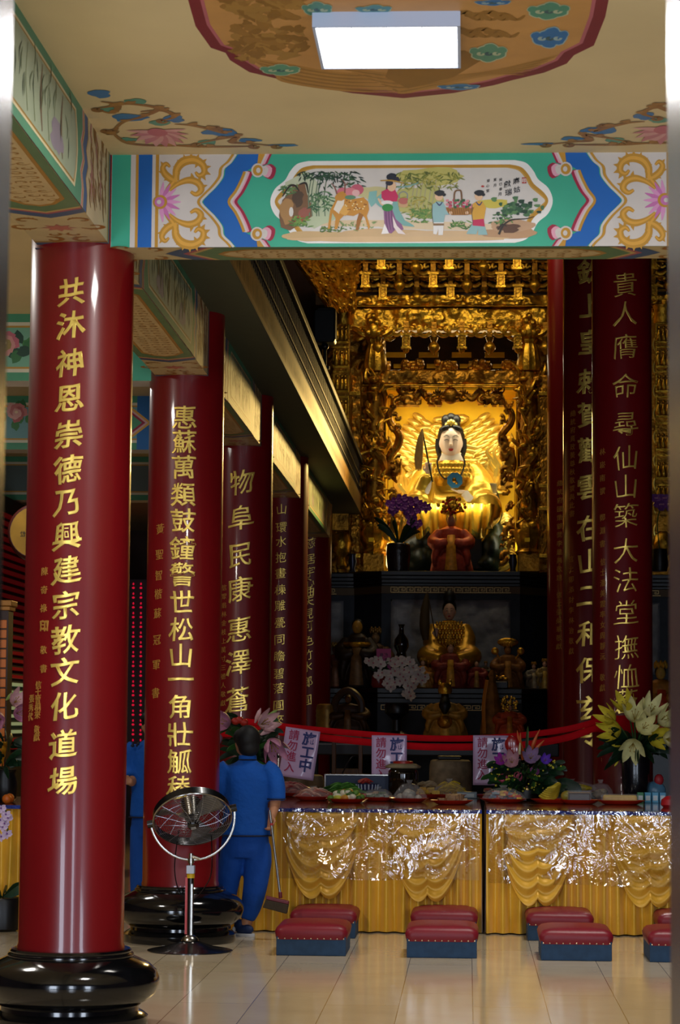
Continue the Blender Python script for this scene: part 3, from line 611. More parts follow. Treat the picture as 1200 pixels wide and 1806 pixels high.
def long_beam(Y0, Y1, label):
    L = Y1 - Y0; t = thing('painted_beam', label, 'beam', (0, (Y0 + Y1) / 2, BZ), kind='thing', group=None)
    MB(M_beam).span((BX0, -L / 2, 0), (BX1, L / 2, CZ - BZ)).build('beam_body', t, 0)
    P = Paint((BX1, 0, 0), (0, -1, 0), (0, 0, 1), (1, 0, 0)); face_long(P, L, CZ - BZ); P.build('painted_face', t)
    P = Paint((BX0, 0, 0), (0, -1, 0), (1, 0, 0), (0, 0, -1)); under(P, L, BX1 - BX0); P.build('painted_underside', t); return t
long_beam(4.2, 11.86, 'painted beam with bamboo panel running from the doorway to the nearest pillar')
long_beam(12.2, 16.5, 'painted beam in shade between the first and second pillars of the gallery row')
long_beam(16.9, 20.8, 'painted beam from the fan pillar back to the third pillar, yellowish panel')
long_beam(21.2, 25.7, 'painted beam over the third and fourth pillars of the gallery row')
long_beam(26.1, 31.3, 'painted beam running over the two rearmost gallery pillars')
def cross_beam(Y, label, field, kx=1.0):
    Zb = BZ - .02; t = thing('painted_beam', label, 'beam', (-5.4, Y, Zb), kind='thing'); L = 6.4; H = CZ - Zb
    MB(M_beam).span((-L / 2, 0, 0), (L / 2, .3, H)).build('beam_body', t, 0)
    P = Paint((0, 0, 0), (1, 0, 0), (0, 0, 1), (0, -1, 0)); W2 = L / 2
    P.rect(-W2, 0, W2, H, '#3f8a60', 0); P.rect(-W2, .06, W2, H - .06, '#cfc7a8', 1); P.rect(-W2, .085, W2, H - .085, '#b98a2c', 2); P.rect(-W2, .1, W2, H - .1, field, 3)
    for sg in (-1, 1):
        P.mx = 0 if sg < 0 else None; b = W2; e = lambda d: W2 - d * kx
        P.rect(e(.35), 0, b, H, '#3f9a78', 4); P.rect(e(.4), 0, e(.35), H, WHITE, 4); P.rect(e(.43), 0, e(.4), H, GOLD, 4); P.rect(e(.75), 0, e(.43), H, '#0f5f9c', 4)
        q = [(e(.62), 0), (e(.66), H * .2), (e(.74), H * .3), (e(.66), H * .5), (e(.74), H * .7), (e(.66), H * .8), (e(.62), H)]
        q = [(e(.95), 0), (e(.9), H * .16), (e(.78), H * .24), (e(.62), H * .5), (e(.78), H * .76), (e(.9), H * .84), (e(.95), H)]
        for i, (d, c) in enumerate(((0, OCH), (.03, '#d8a8a0'), (.055, '#9c1b3c'), (.085, '#4f9a6c'))): P.poly([(e(1.3), 0)] + [(x - d, y) for x, y in q] + [(e(1.3), H)], c, 5 + i)
        for yy in (.14, .86): P.blob(e(1.0), H * yy, .07, H * .13, '#d8a8a0', 9, 12); P.blob(e(1.0), H * yy, .05, H * .09, OCH, 10, 12)
        P.rect(e(2.3), .1, e(1.28), H - .1, field, 9)
    P.mx = None
    return t, P
def peony(P, x, y, k, cols):
    r4 = random.Random(int(x * 100))
    for _ in range(16): P.blob(x + r4.gauss(0, .14) * k, y + r4.gauss(-.02, .07) * k, .06 * k, .045 * k, r4.choice(['#1f5a30', '#2f6b34', '#3d7a3a', '#173f28']), 11, 10, .25, r4.random() * 3)
    for i in range(11): a = i * 2.4; d = .075 * k * (1 - i / 13); P.blob(x + d * cos(a), y + d * sin(a), .06 * k, .05 * k, cols[i % len(cols)], 12, 10, .2, a)
    P.blob(x, y, .02 * k, .016 * k, '#f0d8b0', 13, 8)
t, P = cross_beam(16.6, 'green side-aisle cross beam with dark peony panel, left of the nearest pillar', '#6fa585', .64)
p = at(8, 605, 16.6); peony(P, p.x + 5.4, p.z - t.location.z, .85, ['#b8606a', '#8f7a3a', '#c98a80']); peony(P, -1.0, .25, 1.3, ['#b8606a', '#d98a80']); P.build('painted_face', t)
t, P = cross_beam(20.9, 'blue-green side-aisle cross beam with pink rose panel, lower one left of the nearest pillar', '#6a9a98')
p = at(29, 727, 20.9); peony(P, p.x + 5.4, p.z - t.location.z, .8, ['#cf7f78', '#e0a89c', '#b8605c']); peony(P, -1.2, .25, 1.2, ['#cf7f78', '#e0a89c']); P.build('painted_face', t)
t, P = cross_beam(25.8, 'shaded side-aisle cross beam, third back behind the two floral ones', '#5a6a62')
peony(P, -.6, .22, 1.2, ['#8f5a58', '#a87a70']); P.build('painted_face', t)
# gallery along the nave: fascia, dark lattice, rail
GX = -1.5
g = thing('gallery_balcony', 'long gilt-fronted gallery balcony with dark lattice railing above the pillar row', 'balcony', (GX, 12.3, CZ))
fz = .25; L = 21.5
MB(M_dark).span((-.12, 0, .001), (0, L, fz)).build('fascia', g, 0)
M_gband = mat('ochre_band', '#86622a', .5, .2, var=.3, vscale=14)
P = Paint((0, 0, 0), (0, 1, 0), (0, 0, 1), (1, 0, 0)); P.rect(0, -.0, L, fz, M_gband, 0); P.rect(0, fz * .9, L, fz, '#6a4a1c', 1); P.rect(0, 0, L, fz * .09, '#6a4a1c', 1)
r5 = random.Random(2)
for k in range(260):
    y = k * L / 260 + r5.random() * .06; P.stroke([(y, fz * .15), (y + .03, fz * .4), (y - .02, fz * .6), (y + .04, fz * .86)], [.006, .03, .02, .006], r5.choice(['#7a551e', '#94692a', '#5f4016']), 2, 2)
P.build('fascia_ornament', g)
M_lat = mat('black_lattice', '#0b0807', .6, var=.3, vscale=10)
mb = MB(M_lat); mb.span((-.07, 0, fz), (-.02, L, fz + .06)); mb.span((-.06, 0, fz + .06), (-.05, L, .74))
for k in range(150): y = k * L / 150; mb.box((-.035, y, (fz + .72) / 2 + .02), (.03, .035, .72 - fz))
for z in (.36, .52): mb.span((-.05, 0, z), (-.01, L, z + .02))
mb.build('lattice', g, 0)
MB(M_lat).span((-.09, 0, .72), (.02, L, .79)).build('top_rail', g, 0, bevel=.01)
# ------------------------------------------------------------------ gilded shrine above the altar
M_gold = mat('carved_gold', '#dca432', .32, .9, var=.5, vscale=7, bump=.5, bscale=26)
M_gold_d = mat('old_carved_gold', '#b57e26', .36, .85, var=.6, vscale=6, bump=.55, bscale=24)
M_gold_b = mat('bright_gold_leaf', '#f8d868', .26, .65, var=.12, vscale=4, bump=.08, bscale=10)
M_goldp = mat('gold_leaf_wall', '#ecb91c', .42, .6, var=.15, vscale=2)
M_brn = mat('dark_brown_timber', '#3a2108', .5, .2, var=.4, vscale=6)  # dark brown timber of the rear wall and canopy tiers
class PL:
    """points of the upright plane at depth Y, named by where the photo shows them, relative to a thing's base"""
    def __init__(s, Y, loc): s.Y, s.loc, s.s = Y, Vector(loc), Y / F
    def __call__(s, px, py, dy=0): v = at(px, py, s.Y); return Vector((v.x, s.Y + dy, v.z)) - s.loc
SY = 33.2
AZT = at(795, 1009, 32.7).z                                            # top of the altar
sl = Vector((at(795, 1009, SY).x, SY, AZT))
sh = thing('gilded_shrine', 'towering carved gold shrine framing the lit niche, bracket canopy and dragon columns', 'shrine', sl)
Q = PL(SY, sl); k = Q.s
def panel(name, x0, y0, x1, y1, seed, m, amp=.07, cell=.2, dy=0, parent=sh, nx=0, ny=0, holes=None, thick=.08):
    a = Q(x0, y1, dy); w = (x1 - x0) * k; h = (y1 - y0) * k
    mb = relief(lambda x, y, d: a + Vector((x, -d, y)), w, h, nx or int(w / .022), ny or int(h / .022), amp, seed, cell, m, holes=holes)
    if not holes: mb.span(a + Vector((0, .005, 0)), a + Vector((w, thick, h)), m)
    return mb.build(name, parent, 60)
# timber wall behind everything, the lit gold niche
b = MB(M_brn); b.span(Q(560, 1009, 1.75), Q(1215, 440, 1.9)); b.build('rear_wall', sh, 0)
b = MB(M_goldp); b.span(Q(676, 1010, 1.5), Q(915, 676, 1.56)); b.span(Q(676, 1010, .45), Q(680, 676, 1.5)); b.span(Q(911, 1010, .45), Q(915, 676, 1.5)); b.span(Q(676, 680, .45), Q(915, 676, 1.5))
b.build('niche', sh, 0)
for (x0, x1) in ((560, 676), (915, 1215)): panel('side_panel', x0, 560, x1, 1009, int(x0), M_gold_d, .1, .34, .5, nx=60, ny=150)
panel('lintel', 617, 542, 969, 582, 1, M_gold, .09, .13); panel('lintel', 640, 652, 955, 680, 2, M_gold_d, .08, .13, -.02)
panel('lintel', 969, 542, 1215, 582, 5, M_gold, .09, .19)
MB(M_gold).span(Q(617, 585, -.12), Q(1215, 581, .1)).span(Q(617, 543, -.1), Q(1215, 540, .1)).span(Q(640, 682, -.1), Q(955, 679.5, .05)).build('moulding', sh, 0, bevel=.01)
panel('frieze', 683, 682, 908, 716, 9, M_gold_d, .16, .24, .12, holes=.76, nx=110, ny=22); panel('openwork', 682, 716, 708, 1000, 12, M_gold_d, .16, .22, .14, holes=.8, nx=16, ny=130); panel('openwork', 881, 716, 909, 1000, 13, M_gold_d, .16, .22, .14, holes=.8, nx=16, ny=130)
def serpent(mb, pts, r, m):
    P_ = catmull(pts, 7); mb.tube(P_, [r * .35, r, r * 1.1, r, r * .8, r * .3], 8, m)
    for i in range(2, len(P_) - 2, 2): mb.ell(P_[i] + Vector((0, -r * .5, r * .7)), (r * .3, r * .3, r * .75), m, 6, 4)
    h = P_[-1]; mb.ell(h, (r * 1.6, r * 1.5, r * 1.3), m, 8, 6); mb.ell(h + Vector((0, -r * 1.6, -r * .4)), (r * .9, r, r * .7), m, 8, 6)
    for sx in (-1, 1): mb.tube(catmull([h + Vector((sx * r * .8, 0, r)), h + Vector((sx * r * 1.6, 0, r * 2)), h + Vector((sx * r * 1.4, .02, r * 3))], 3), [r * .35, r * .1], 5, m)
for (x0, sg) in ((695, 1), (895, -1)):
    mb = MB(M_gold_d); serpent(mb, [Q(x0 + sg * a, y, .08) for a, y in ((6, 850), (-9, 830), (-8, 805), (6, 785), (9, 765), (-6, 745), (-8, 728), (4, 712), (16, 700))], .055, M_gold_d); mb.build('dragon_fretwork', sh)
for (x0, sg) in ((700, 1), (890, -1)):
    mb = MB(M_gold_d); serpent(mb, [Q(795 - sg * a, y, .06) for a, y in ((96, 708), (82, 692), (66, 704), (52, 690), (38, 703), (24, 694), (12, 700))], .05, M_gold_d); mb.build('dragon_fretwork', sh)
MB(M_gold_d).ell(Q(795, 698, .0), (.12, .08, .12), None, 12, 8).build('pearl', sh)
# dragon columns
def dragon_column(cx, mir):
    r0 = 15 * k; c = Q(cx, 1009, -.02); H = (1009 - 560) * k; z = lambda y: (1009 - y) * k
    mb = MB(M_gold_d); mb.lathe([(r0 * 1.0, z(985)), (r0, z(655))], c, 20)
    col_ = mb.build('dragon_column', sh)
    mb = MB(M_gold); mb.box(c + Vector((0, 0, z(993))), (r0 * 2.4, r0 * 2.4, z(978)), M_gold_d)
    mb.lathe([(r0 * 1.25, z(980)), (r0 * 1.5, z(974)), (r0 * 1.1, z(968)), (r0 * 1.45, z(955)), (r0 * 1.7, z(940)), (r0 * 1.3, z(926)), (r0, z(918))], c, 20, fn=lambda a, zz: 1 + .08 * cos(8 * a)); mb.build('column_base', col_)
    mb = MB(M_gold); mb.lathe([(r0 * .8, z(655)), (r0 * 1.3, z(652)), (r0 * 1.38, z(640)), (r0 * 1.1, z(615)), (r0 * .85, z(604)), (r0 * 1.1, z(598)), (r0 * 1.05, z(594))], c, 24, fn=lambda a, zz: 1 + .05 * cos(12 * a)); mb.build('capital', col_)
    mb = MB(M_gold_d); pts = []
    for i in range(46):
        t = i / 45; a = mir * (t * 4.2 * PI) + 1.0; rr_ = r0 * 1.12; pts.append(c + Vector((rr_ * cos(a), -abs(rr_) * sin(a) * .9, z(930) + t * (z(668) - z(930)))))
    serpent(mb, pts[::3], r0 * .5, M_gold_d); mb.build('dragon', col_)
    rg = random.Random(int(cx)); mb = MB(M_gold)
    for i in range(70):                                                # clouds, flames, small riders round the dragon
        a = -PI * rg.random() * 1.0; y = rg.uniform(662, 940); rr_ = r0 * rg.uniform(1.05, 1.4); o = c + Vector((rr_ * cos(a), rr_ * sin(a), z(y)))
        if i % 3: mb.tube(catmull([o, o + Vector((rg.uniform(-.1, .1), -.05, rg.uniform(.05, .13))), o + Vector((rg.uniform(-.13, .13), -.02, rg.uniform(.1, .24)))], 3), [.03, .028, .008], 6)
        else: mb.ell(o, (rg.uniform(.03, .075), .05, rg.uniform(.03, .07)), None, 8, 6)
    mb.build('cloud_carving', col_)
    mb = MB(M_gold); rg = random.Random(3)                             # lion and figures above the capital
    for (ox, oy, a, b_) in ((0, 585, .1, .13), (-9, 590, .07, .08), (9, 590, .07, .08), (-5, 570, .07, .07), (6, 573, .06, .07), (0, 561, .05, .06), (-16, 584, .05, .05), (16, 586, .05, .05)): mb.ell(Q(cx + ox, oy, -.12), (a, .1, b_), None, 10, 8)
    for sg in (-1, 1):
        mb.tube(catmull([Q(cx + sg * 10, 593, -.1), Q(cx + sg * 22, 590, -.12), Q(cx + sg * 34, 582, -.1), Q(cx + sg * 42, 584, -.06)], 5), [.06, .05, .04, .02], 7)
        mb.tube(catmull([Q(cx + sg * 18, 597, -.1), Q(cx + sg * 28, 601, -.1), Q(cx + sg * 38, 597, -.06)], 4), [.03, .03, .01], 6)
    mb.build('lion_bracket', col_)
    MB(M_goldp).span(Q(cx - 8, 958, -.28), Q(cx + 1, 951, -.24)).build('name_tag', col_, 0)
dragon_column(660, 1); dragon_column(933, -1)
# narrow pilasters with gilded fret, and the stacked-niche outer posts
for x0, x1 in ((619, 636), (951, 967)):
    o = panel('pilaster', x0, 660, x1, 985, int(x0), M_gold_d, .04, .09, -.1, nx=14, ny=180)
    mb = MB(M_gold)
    for y in (862, 902, 985, 700): mb.span(Q(x0 - 1, y, -.16), Q(x1 + 1, y - 7, -.08))
    for xx in (x0, x1): mb.span(Q(xx - .8, 985, -.15), Q(xx + .8, 660, -.09))
    mb.build('pilaster_trim', sh, 0, bevel=.006)
for cx in (604, 1168):
    c = Q(cx, 1009, -.25); z = lambda y: (1009 - y) * k; mb = MB(M_gold_d); mb.box(Q(cx, 740, -.18), (28 * k, .2, 400 * k)); post = mb.build('niche_post', sh, 0)
    mb = MB(M_gold); mb.lathe([(.11, z(573)), (.12, z(570)), (.105, z(550)), (.12, z(546)), (.13, z(541))], c, 16, fn=lambda a, zz: 1 + .05 * cos(10 * a)); mb.build('post_capital', post)
    for i, (y0, y1) in enumerate(((576, 612), (617, 655), (660, 698), (704, 742), (750, 800), (806, 850), (858, 888))):
        mb = MB(M_gold); mb.span(Q(cx - 14, y1, -.33), Q(cx + 14, y1 - 4, -.26)); mb.span(Q(cx - 14, y0 + 3, -.33), Q(cx + 14, y0, -.26))
        for xx in (-14, 12): mb.span(Q(cx + xx, y1, -.31), Q(cx + xx + 2, y0, -.26))
        rg = random.Random(i)
        for q in range(3):                                             # figures in the niche
            xx = cx - 8 + q * 8 + rg.uniform(-1, 1); yy = (y0 + y1) / 2; mb.lathe([(.035, 0), (.05, .03), (.03, .12), (.022, .15)], Q(xx, y1 - 5, -.3), 8); mb.ell(Q(xx, y1 - 28, -.3), .027, None, 8, 6)
        mb.build('niche_frame', post, 50)
    mb = MB(M_gold); mb.lathe([(.06, z(1005)), (.08, z(1000)), (.05, z(985)), (.12, z(975)), (.14, z(960)), (.11, z(946)), (.05, z(940))], c, 18); mb.build('lotus_finial', post)
# bracket tiers under the canopy: lotus and lantern pendants with scroll wings
def bracket_mesh(lantern):
    mb = MB(M_gold); r = .05
    mb.box((0, .02, .30), (.07, .10, .22), M_gold_d)
    if lantern:
        mb.box((0, -.02, .12), (.11, .1, .16)); mb.box((0, -.02, .215), (.15, .13, .03)); mb.box((0, -.02, .03), (.14, .12, .025)); mb.lathe([(.0, -.05), (.04, -.02), (.05, .02)], (0, -.02, 0), 8)
        for xx in (-.03, .03): mb.box((xx, -.075, .12), (.018, .02, .12), M_gold_d)
    else: mb.lathe([(.0, -.06), (.025, -.045), (.03, -.02), (.075, .02), (.085, .06), (.06, .11), (.035, .13), (.05, .16), (.06, .2)], (0, -.02, 0), 12)
    for sg in (-1, 1):
        sp = [(.05, .26), (.12, .22), (.19, .24), (.215, .30), (.18, .34), (.15, .31), (.17, .285)]
        mb.tube(catmull([(sg * x, -.01, z) for x, z in sp], 4), [.03, .03, .026, .02], 6); mb.tube(catmull([(sg * .06, -.01, .33), (sg * .12, -.01, .31), (sg * .12, -.01, .365), (sg * .09, -.01, .36)], 4), [.02, .02, .014], 5)
    o = mb.build('bracket', sh); o.data.name = 'bracket'; return o
br = [bracket_mesh(True), bracket_mesh(False)]; used = [0, 0]
def put(i, p):
    o = br[i] if not used[i] else br[i].copy()
    if used[i]: COL.objects.link(o); o.parent = sh
    used[i] = 1; o.location = p
for row, (yb, off, dy) in enumerate(((533, 0, -.05), (516, 30, -.25), (489, 0, -.45), (470, 30, -.65), (450, 0, -.85))):
    for i in range(11):
        x = 557 + off + i * 59.5 * (1 - .004 * row)
        if x > 1195 or (row < 2 and x < 620): continue
        put((i + row) % 2, Q(x, yb, dy))
for i in range(7):
    put((i + 1) % 2, Q(648 + i * 57 * .86 + 20, 622 - (i % 2) * 2, -.1))
mb = MB(M_brn)
for row, (yb, dy) in enumerate(((512, -.0), (492, -.2), (470, -.4), (450, -.6), (432, -.8))): mb.span(Q(556, yb + 1, dy + .1), Q(1215, yb - 4, dy + .3), M_gold_d)
mb.span(Q(556, 535, .12), Q(1215, 430, .16)); mb.build('canopy_tiers', sh, 0)
panel('figure_frieze', 622, 521, 1200, 541, 21, M_gold, .11, .16, -.02, nx=200, ny=14)
mb = MB(M_goldp)
for i in range(5): mb.span(Q(680 + i * 59 - 1, 622, .42), Q(680 + i * 59 + 34, 613, .46)); mb.span(Q(693 + i * 59, 641, .42), Q(693 + i * 59 + 20, 634, .46))
mb.build('light_slots', sh, 0)
mb = MB(M_gold_d)
for i in range(6): mb.span(Q(650 + i * 59, 652, .25), Q(650 + i * 59 + 38, 632, .4))
for i in range(6):
    rg = random.Random(i)
    for q in range(14): mb.ell(Q(650 + i * 59 + rg.uniform(2, 36), rg.uniform(634, 650), .22), (.05, .05, .05), None, 7, 5)
mb.build('carved_blocks', sh)
# sloping gilded canopy flank at the gallery side
A_, B_, C_, D_ = at(505, 440, 29.6), at(630, 440, 33.0), at(622, 548, 33.0), at(578, 548, 31.6)
def fl(x, y, d):
    u, v = x / 2, y / 1.6; p = A_.lerp(B_, u).lerp(D_.lerp(C_, u), 1 - v); return p - sl + Vector((d * .6, -d, -d * .5))
relief(fl, 2, 1.6, 90, 70, .16, 33, .26, M_gold).build('canopy_flank', sh, 60)
# phoenix relief filling the back of the niche
mb = MB(M_gold_b); N = lambda x, y, dy=0: Q(x, y, 1.42 + dy)
def feather(p, ang, ln, w, dy):
    d = Vector((cos(ang), 0, sin(ang))); M_ = Matrix(((d.x, 0, -d.z), (0, 1, 0), (d.z, 0, d.x)))
    mb.ell(p + d * ln * .5 + Vector((0, dy, 0)), (ln * .55, .035, w), None, 9, 6, M_)
for (cx, cy, a0, sg, n) in ((886, 730, -2.45, 1, 7), (704, 730, -.7, -1, 7)):
    for i in range(n):
        for j in range(9):
            u = Vector((cos(a0), 0, sin(a0))); w_ = Vector((-u.z, 0, u.x)) * sg
            p = N(cx, cy) + u * (j * .145) + w_ * (i * .115 - .25); feather(p, a0 - sg * (.12 + .05 * i), .22 + .03 * i, .055, -.02 * j - .01 * i)
    for i in range(12):
        u = Vector((cos(a0), 0, sin(a0))); p = N(cx, cy) + u * (.4 + i * .08) + Vector((0, -.12, -.1)); feather(p, a0 - sg * (.9 - i * .03), .55, .045, -.1 - .004 * i)
def flame(px, py, n, h, seed, lean):
    rg = random.Random(seed)
    for i in range(n):
        o = N(px + rg.uniform(-14, 14), py + rg.uniform(-4, 14), -.2 - rg.random() * .1); hh = h * rg.uniform(.5, 1)
        mb.tube(catmull([o, o + Vector((lean * .1 + rg.uniform(-.06, .06), 0, hh * .4)), o + Vector((lean * .02 + rg.uniform(-.1, .1), 0, hh * .75)), o + Vector((lean * .14, 0, hh))], 4), [.05, .055, .03, .006], 6)
flame(722, 850, 16, .45, 1, -1); flame(872, 838, 18, .6, 2, .6); flame(716, 900, 12, .35, 3, 1)
for i in range(18):
    y = 905 + i * 5.2; o = N(884 + i * .6, y, -.5); mb.tube(catmull([o, o + Vector((.1, -.02, .05)), o + Vector((.2, 0, -.04))], 4), [.05, .045, .008], 6); mb.tube(catmull([o, o + Vector((-.08, -.02, -.04)), o + Vector((-.12, 0, -.14))], 4), [.05, .04, .008], 6)
for cx, cy, n in ((795, 722, 9), (770, 735, 5), (745, 905, 7)):
    rg = random.Random(n)
    for i in range(n): mb.ell(N(cx + rg.uniform(-26, 26), cy + rg.uniform(-8, 8), -.05), (rg.uniform(.06, .14), .05, .05), None, 9, 6)
mb.build('phoenix_relief', sh)
for o_ in ():
    pass
# niche lamps: warm tubes hidden behind the frieze and at the niche sides
LW = (1.0, .91, .62)
area('niche_lamp_top', sl + Vector((0, .55, (1009 - 690) * k)), sl + Vector((0, .9, .8)), 1.5, .18, 15, LW)
for sg in (-1, 1): area('niche_lamp_side', sl + Vector((sg * .82, .42, 1.3)), sl + Vector((0, 1.1, 1.2)), .12, 1.9, 6, LW)
area('niche_front_fill', sl + Vector((0, -.12, .95)), sl + Vector((0, .9, .7)), 1.0, .1, 6, LW)  # added fill for the statue's skirt and knees, no lamp stands there
area('canopy_lamp', Vector((sl.x, 30.5, 8.6)), Vector((sl.x, 33.4, 6.2)), 3.0, .3, 38, (1, .84, .55))
area('slot_lamp', sl + Vector((0, .9, (1009 - 600) * k)), sl + Vector((0, .4, (1009 - 640) * k)), 2.2, .1, 5, LW)
# ------------------------------------------------------------------ dark stone altar with two fret bands
M_stone = mat('dark_granite', '#1a202b', .45, var=.3, vscale=7, spec=.3)
M_step = mat('black_step_moulding', '#0c0d10', .34, spec=.5)
M_band = mat('brown_band', '#5a4422', .5, .2)
M_rel = mat('grey_stone_relief', '#85878e', .6, var=.3, vscale=5, bump=.5, bscale=9)
al = at(795, 1009, 32.3); al = Vector((al.x, 32.6, 0))
T = thing('stone_altar', 'dark stone altar wall with gold key-fret bands carrying the gilded shrine', 'altar', al)
zt = AZT
def plan(d): return [(-2.9, .55 - d), (-1.35, .55 - d), (-.95, .0 - d), (.95, .0 - d), (1.35, .55 - d), (3.3, .55 - d), (3.3, 2.6), (-2.9, 2.6)]
def course(mb, d, z0, z1, m=None): mb.prism(plan(d), (0, 0, z0), (1, 0, 0), (0, 1, 0), z1 - z0, m)
mb = MB(M_step)
for d, z0, z1 in ((.12, -.06, 0), (.08, -.11, -.06), (.04, -.16, -.11), (0, -.2, -.16)): course(mb, d, zt + z0, zt + z1)
mb.build('top_moulding', T, 0, bevel=.008)
mb = MB(M_band); course(mb, -.03, zt - .30, zt - .2); mb.build('fret_band', T, 0)
mb = MB(M_stone); course(mb, -.10, 2.1, zt - .30); mb.build('upper_wall', T, 0)
for x0, x1, dy in ((-.82, .82, .085), (-2.15, -1.5, .635), (1.5, 2.15, .635), (-2.8, -2.3, .635), (2.3, 2.9, .635)):
    mb = MB(M_rel); mb.span((x0, dy, 2.2), (x1, dy + .03, zt - .38)); relief(lambda x, y, d: Vector((x0 + x, dy - d, 2.2 + y)), x1 - x0, zt - 2.58, int((x1 - x0) / .03), 34, .05, int(x0 * 100 + 500), .25, M_rel, mb)
    mb.build('relief_panel', T, 60)
def fret(mb, x0, x1, z0, z1, y, n):
    w = (x1 - x0) / n; h = z1 - z0; t = h * .12
    for i in range(n):
        a = x0 + i * w
        for p, q in (((0, 0), (1, 0)), ((0, 0), (0, 1)), ((0, 1), (.8, 1)), ((.8, 1), (.8, .35)), ((.8, .35), (.35, .35)), ((.35, .35), (.35, .65)), ((.35, .65), (.55, .65))):
            xa, xb = sorted((a + p[0] * w, a + q[0] * w)); za, zb = sorted((z0 + p[1] * h, z0 + q[1] * h)); mb.span((xa - t / 2, y - .006, za - t / 2), (xb + t / 2, y, zb + t / 2))
M_fret = mat('fret_gold', '#c9a565', .35, .4)
mb = MB(M_fret); fret(mb, -.82, .82, zt - .285, zt - .215, .025, 15); fret(mb, 1.75, 2.9, zt - .285, zt - .215, .575, 10); fret(mb, -2.5, -1.6, zt - .285, zt - .215, .575, 8); mb.build('key_fret', T, 0)
LZ = at(795, 1214, 31.4).z                                             # the ledge the small deities stand on
mb = MB(M_step)
for d, z0, z1 in ((1.3, -.07, 0), (1.24, -.13, -.07), (1.2, -.2, -.13)): course(mb, d, LZ + z0, LZ + z1)
mb.build('ledge', T, 0, bevel=.008)
mb = MB(M_stone); course(mb, 1.14, 0, LZ - .2); mb.build('lower_wall', T, 0)
mb = MB(M_fret); fret(mb, -.9, .9, LZ - .285, LZ - .225, -1.143, 15); fret(mb, 1.75, 2.9, LZ - .285, LZ - .225, -.593, 10); mb.build('key_fret', T, 0)

# ------------------------------------------------------------------ statues
M_skinw = mat('painted_face_white', '#f1dcca', .35); M_hair = mat('black_lacquer_hair', '#080708', .5)
M_lip = mat('painted_lips', '#b8322c', .4); M_ink = mat('brow_ink', '#1c1310', .5)
M_robe = mat('gold_robe', '#f2c846', .3, .6, var=.15, vscale=5, bump=.45, bscale=9)
M_white = mat('white_cloth', '#e8e2d6', .6); M_green = mat('jade_rock', '#0e1a10', .45, var=.6, vscale=5, bump=.5, bscale=5)
def face(parent, c, r, skin, dark=False, dn=Vector((0, -1, 0))):
    """a head with nose, ears, eyes, brows and lips, looking along -Y; r = half width, half depth, half height"""
    w, d, h = r; mb = MB(skin); mb.ell(c, (w, d, h), None, 20, 14); mb.ell(c + Vector((0, -d * .12, -h * .42)), (w * .72, d * .8, h * .55), None, 14, 10)
    mb.tube([c + Vector((0, -d * .93, h * .18)), c + Vector((0, -d * 1.06, -h * .12)), c + Vector((0, -d * 1.12, -h * .26))], [w * .07, w * .1, w * .15], 8)
    for sg in (-1, 1): mb.ell(c + Vector((sg * w * .98, 0, -h * .05)), (w * .12, d * .2, h * .26), None, 8, 6)
    head = mb.build('head', parent, remesh=h * .045, msmooth=3)
    mb = MB(M_ink)
    P3 = lambda x, z: c + Vector((x * w, -d * math.sqrt(max(.05, 1 - (x * x) * .9 - z * z * .8)) * 1.012, z * h))
    for sg in (-1, 1):
        mb.tube(catmull([P3(sg * .18, .05), P3(sg * .4, .1), P3(sg * .62, .05)], 4), [h * .012, h * .024, h * .01], 5)
        mb.tube(catmull([P3(sg * .14, .26), P3(sg * .42, .36), P3(sg * .7, .26)], 4), [h * .01, h * .022, h * .006], 5)
    mb.build('brows_and_eyes', head)
    mb = MB(M_lip); mb.ell(P3(0, -.5) + Vector((0, -.0, 0)), (w * .24, d * .06, h * .055), None, 10, 6); mb.ell(P3(0, -.56), (w * .18, d * .06, h * .05), None, 10, 6); mb.build('lips', head)
    return head
def hand(mb, c, dirv, palmn, size, curl=.6, thumb=1, spread=.18):
    """palm, four fingers of unequal length bent at two knuckles, thumb from the palm's side"""
    d = Vector(dirv).normalized(); n = Vector(palmn); n = (n - d * n.dot(d)).normalized(); s_ = d.cross(n); L = size
    c = Vector(c); mb.tube([c, c + d * L * .25, c + d * L * .5], [L * .16, L * .21, L * .2], 10, flat=.55, up=n)
    for i, (ln, off) in enumerate(((.42, -.15), (.48, -.05), (.45, .05), (.34, .145))):
        b = c + d * L * .47 + s_ * off * L * 1.0; p = [b]; a = 0
        for j, f_ in enumerate((.45, .32, .23)):
            a += curl * (.5, .9, .7)[j]; p.append(p[-1] + (d * cos(a) + n * sin(a) + s_ * off * spread) * ln * L * f_)
        mb.tube(p, [L * .052, L * .05, L * .045, L * .036], 7); mb.ell(p[-1], L * .036, None, 6, 4)
    b = c + d * L * .16 - s_ * thumb * L * .15; p = [b, b - s_ * thumb * L * .14 + d * L * .12 + n * L * .06, b - s_ * thumb * L * .12 + d * L * .3 + n * L * (.08 + .1 * curl)]
    mb.tube(p, [L * .075, L * .06, L * .045], 7); mb.ell(p[-1], L * .045, None, 6, 4)
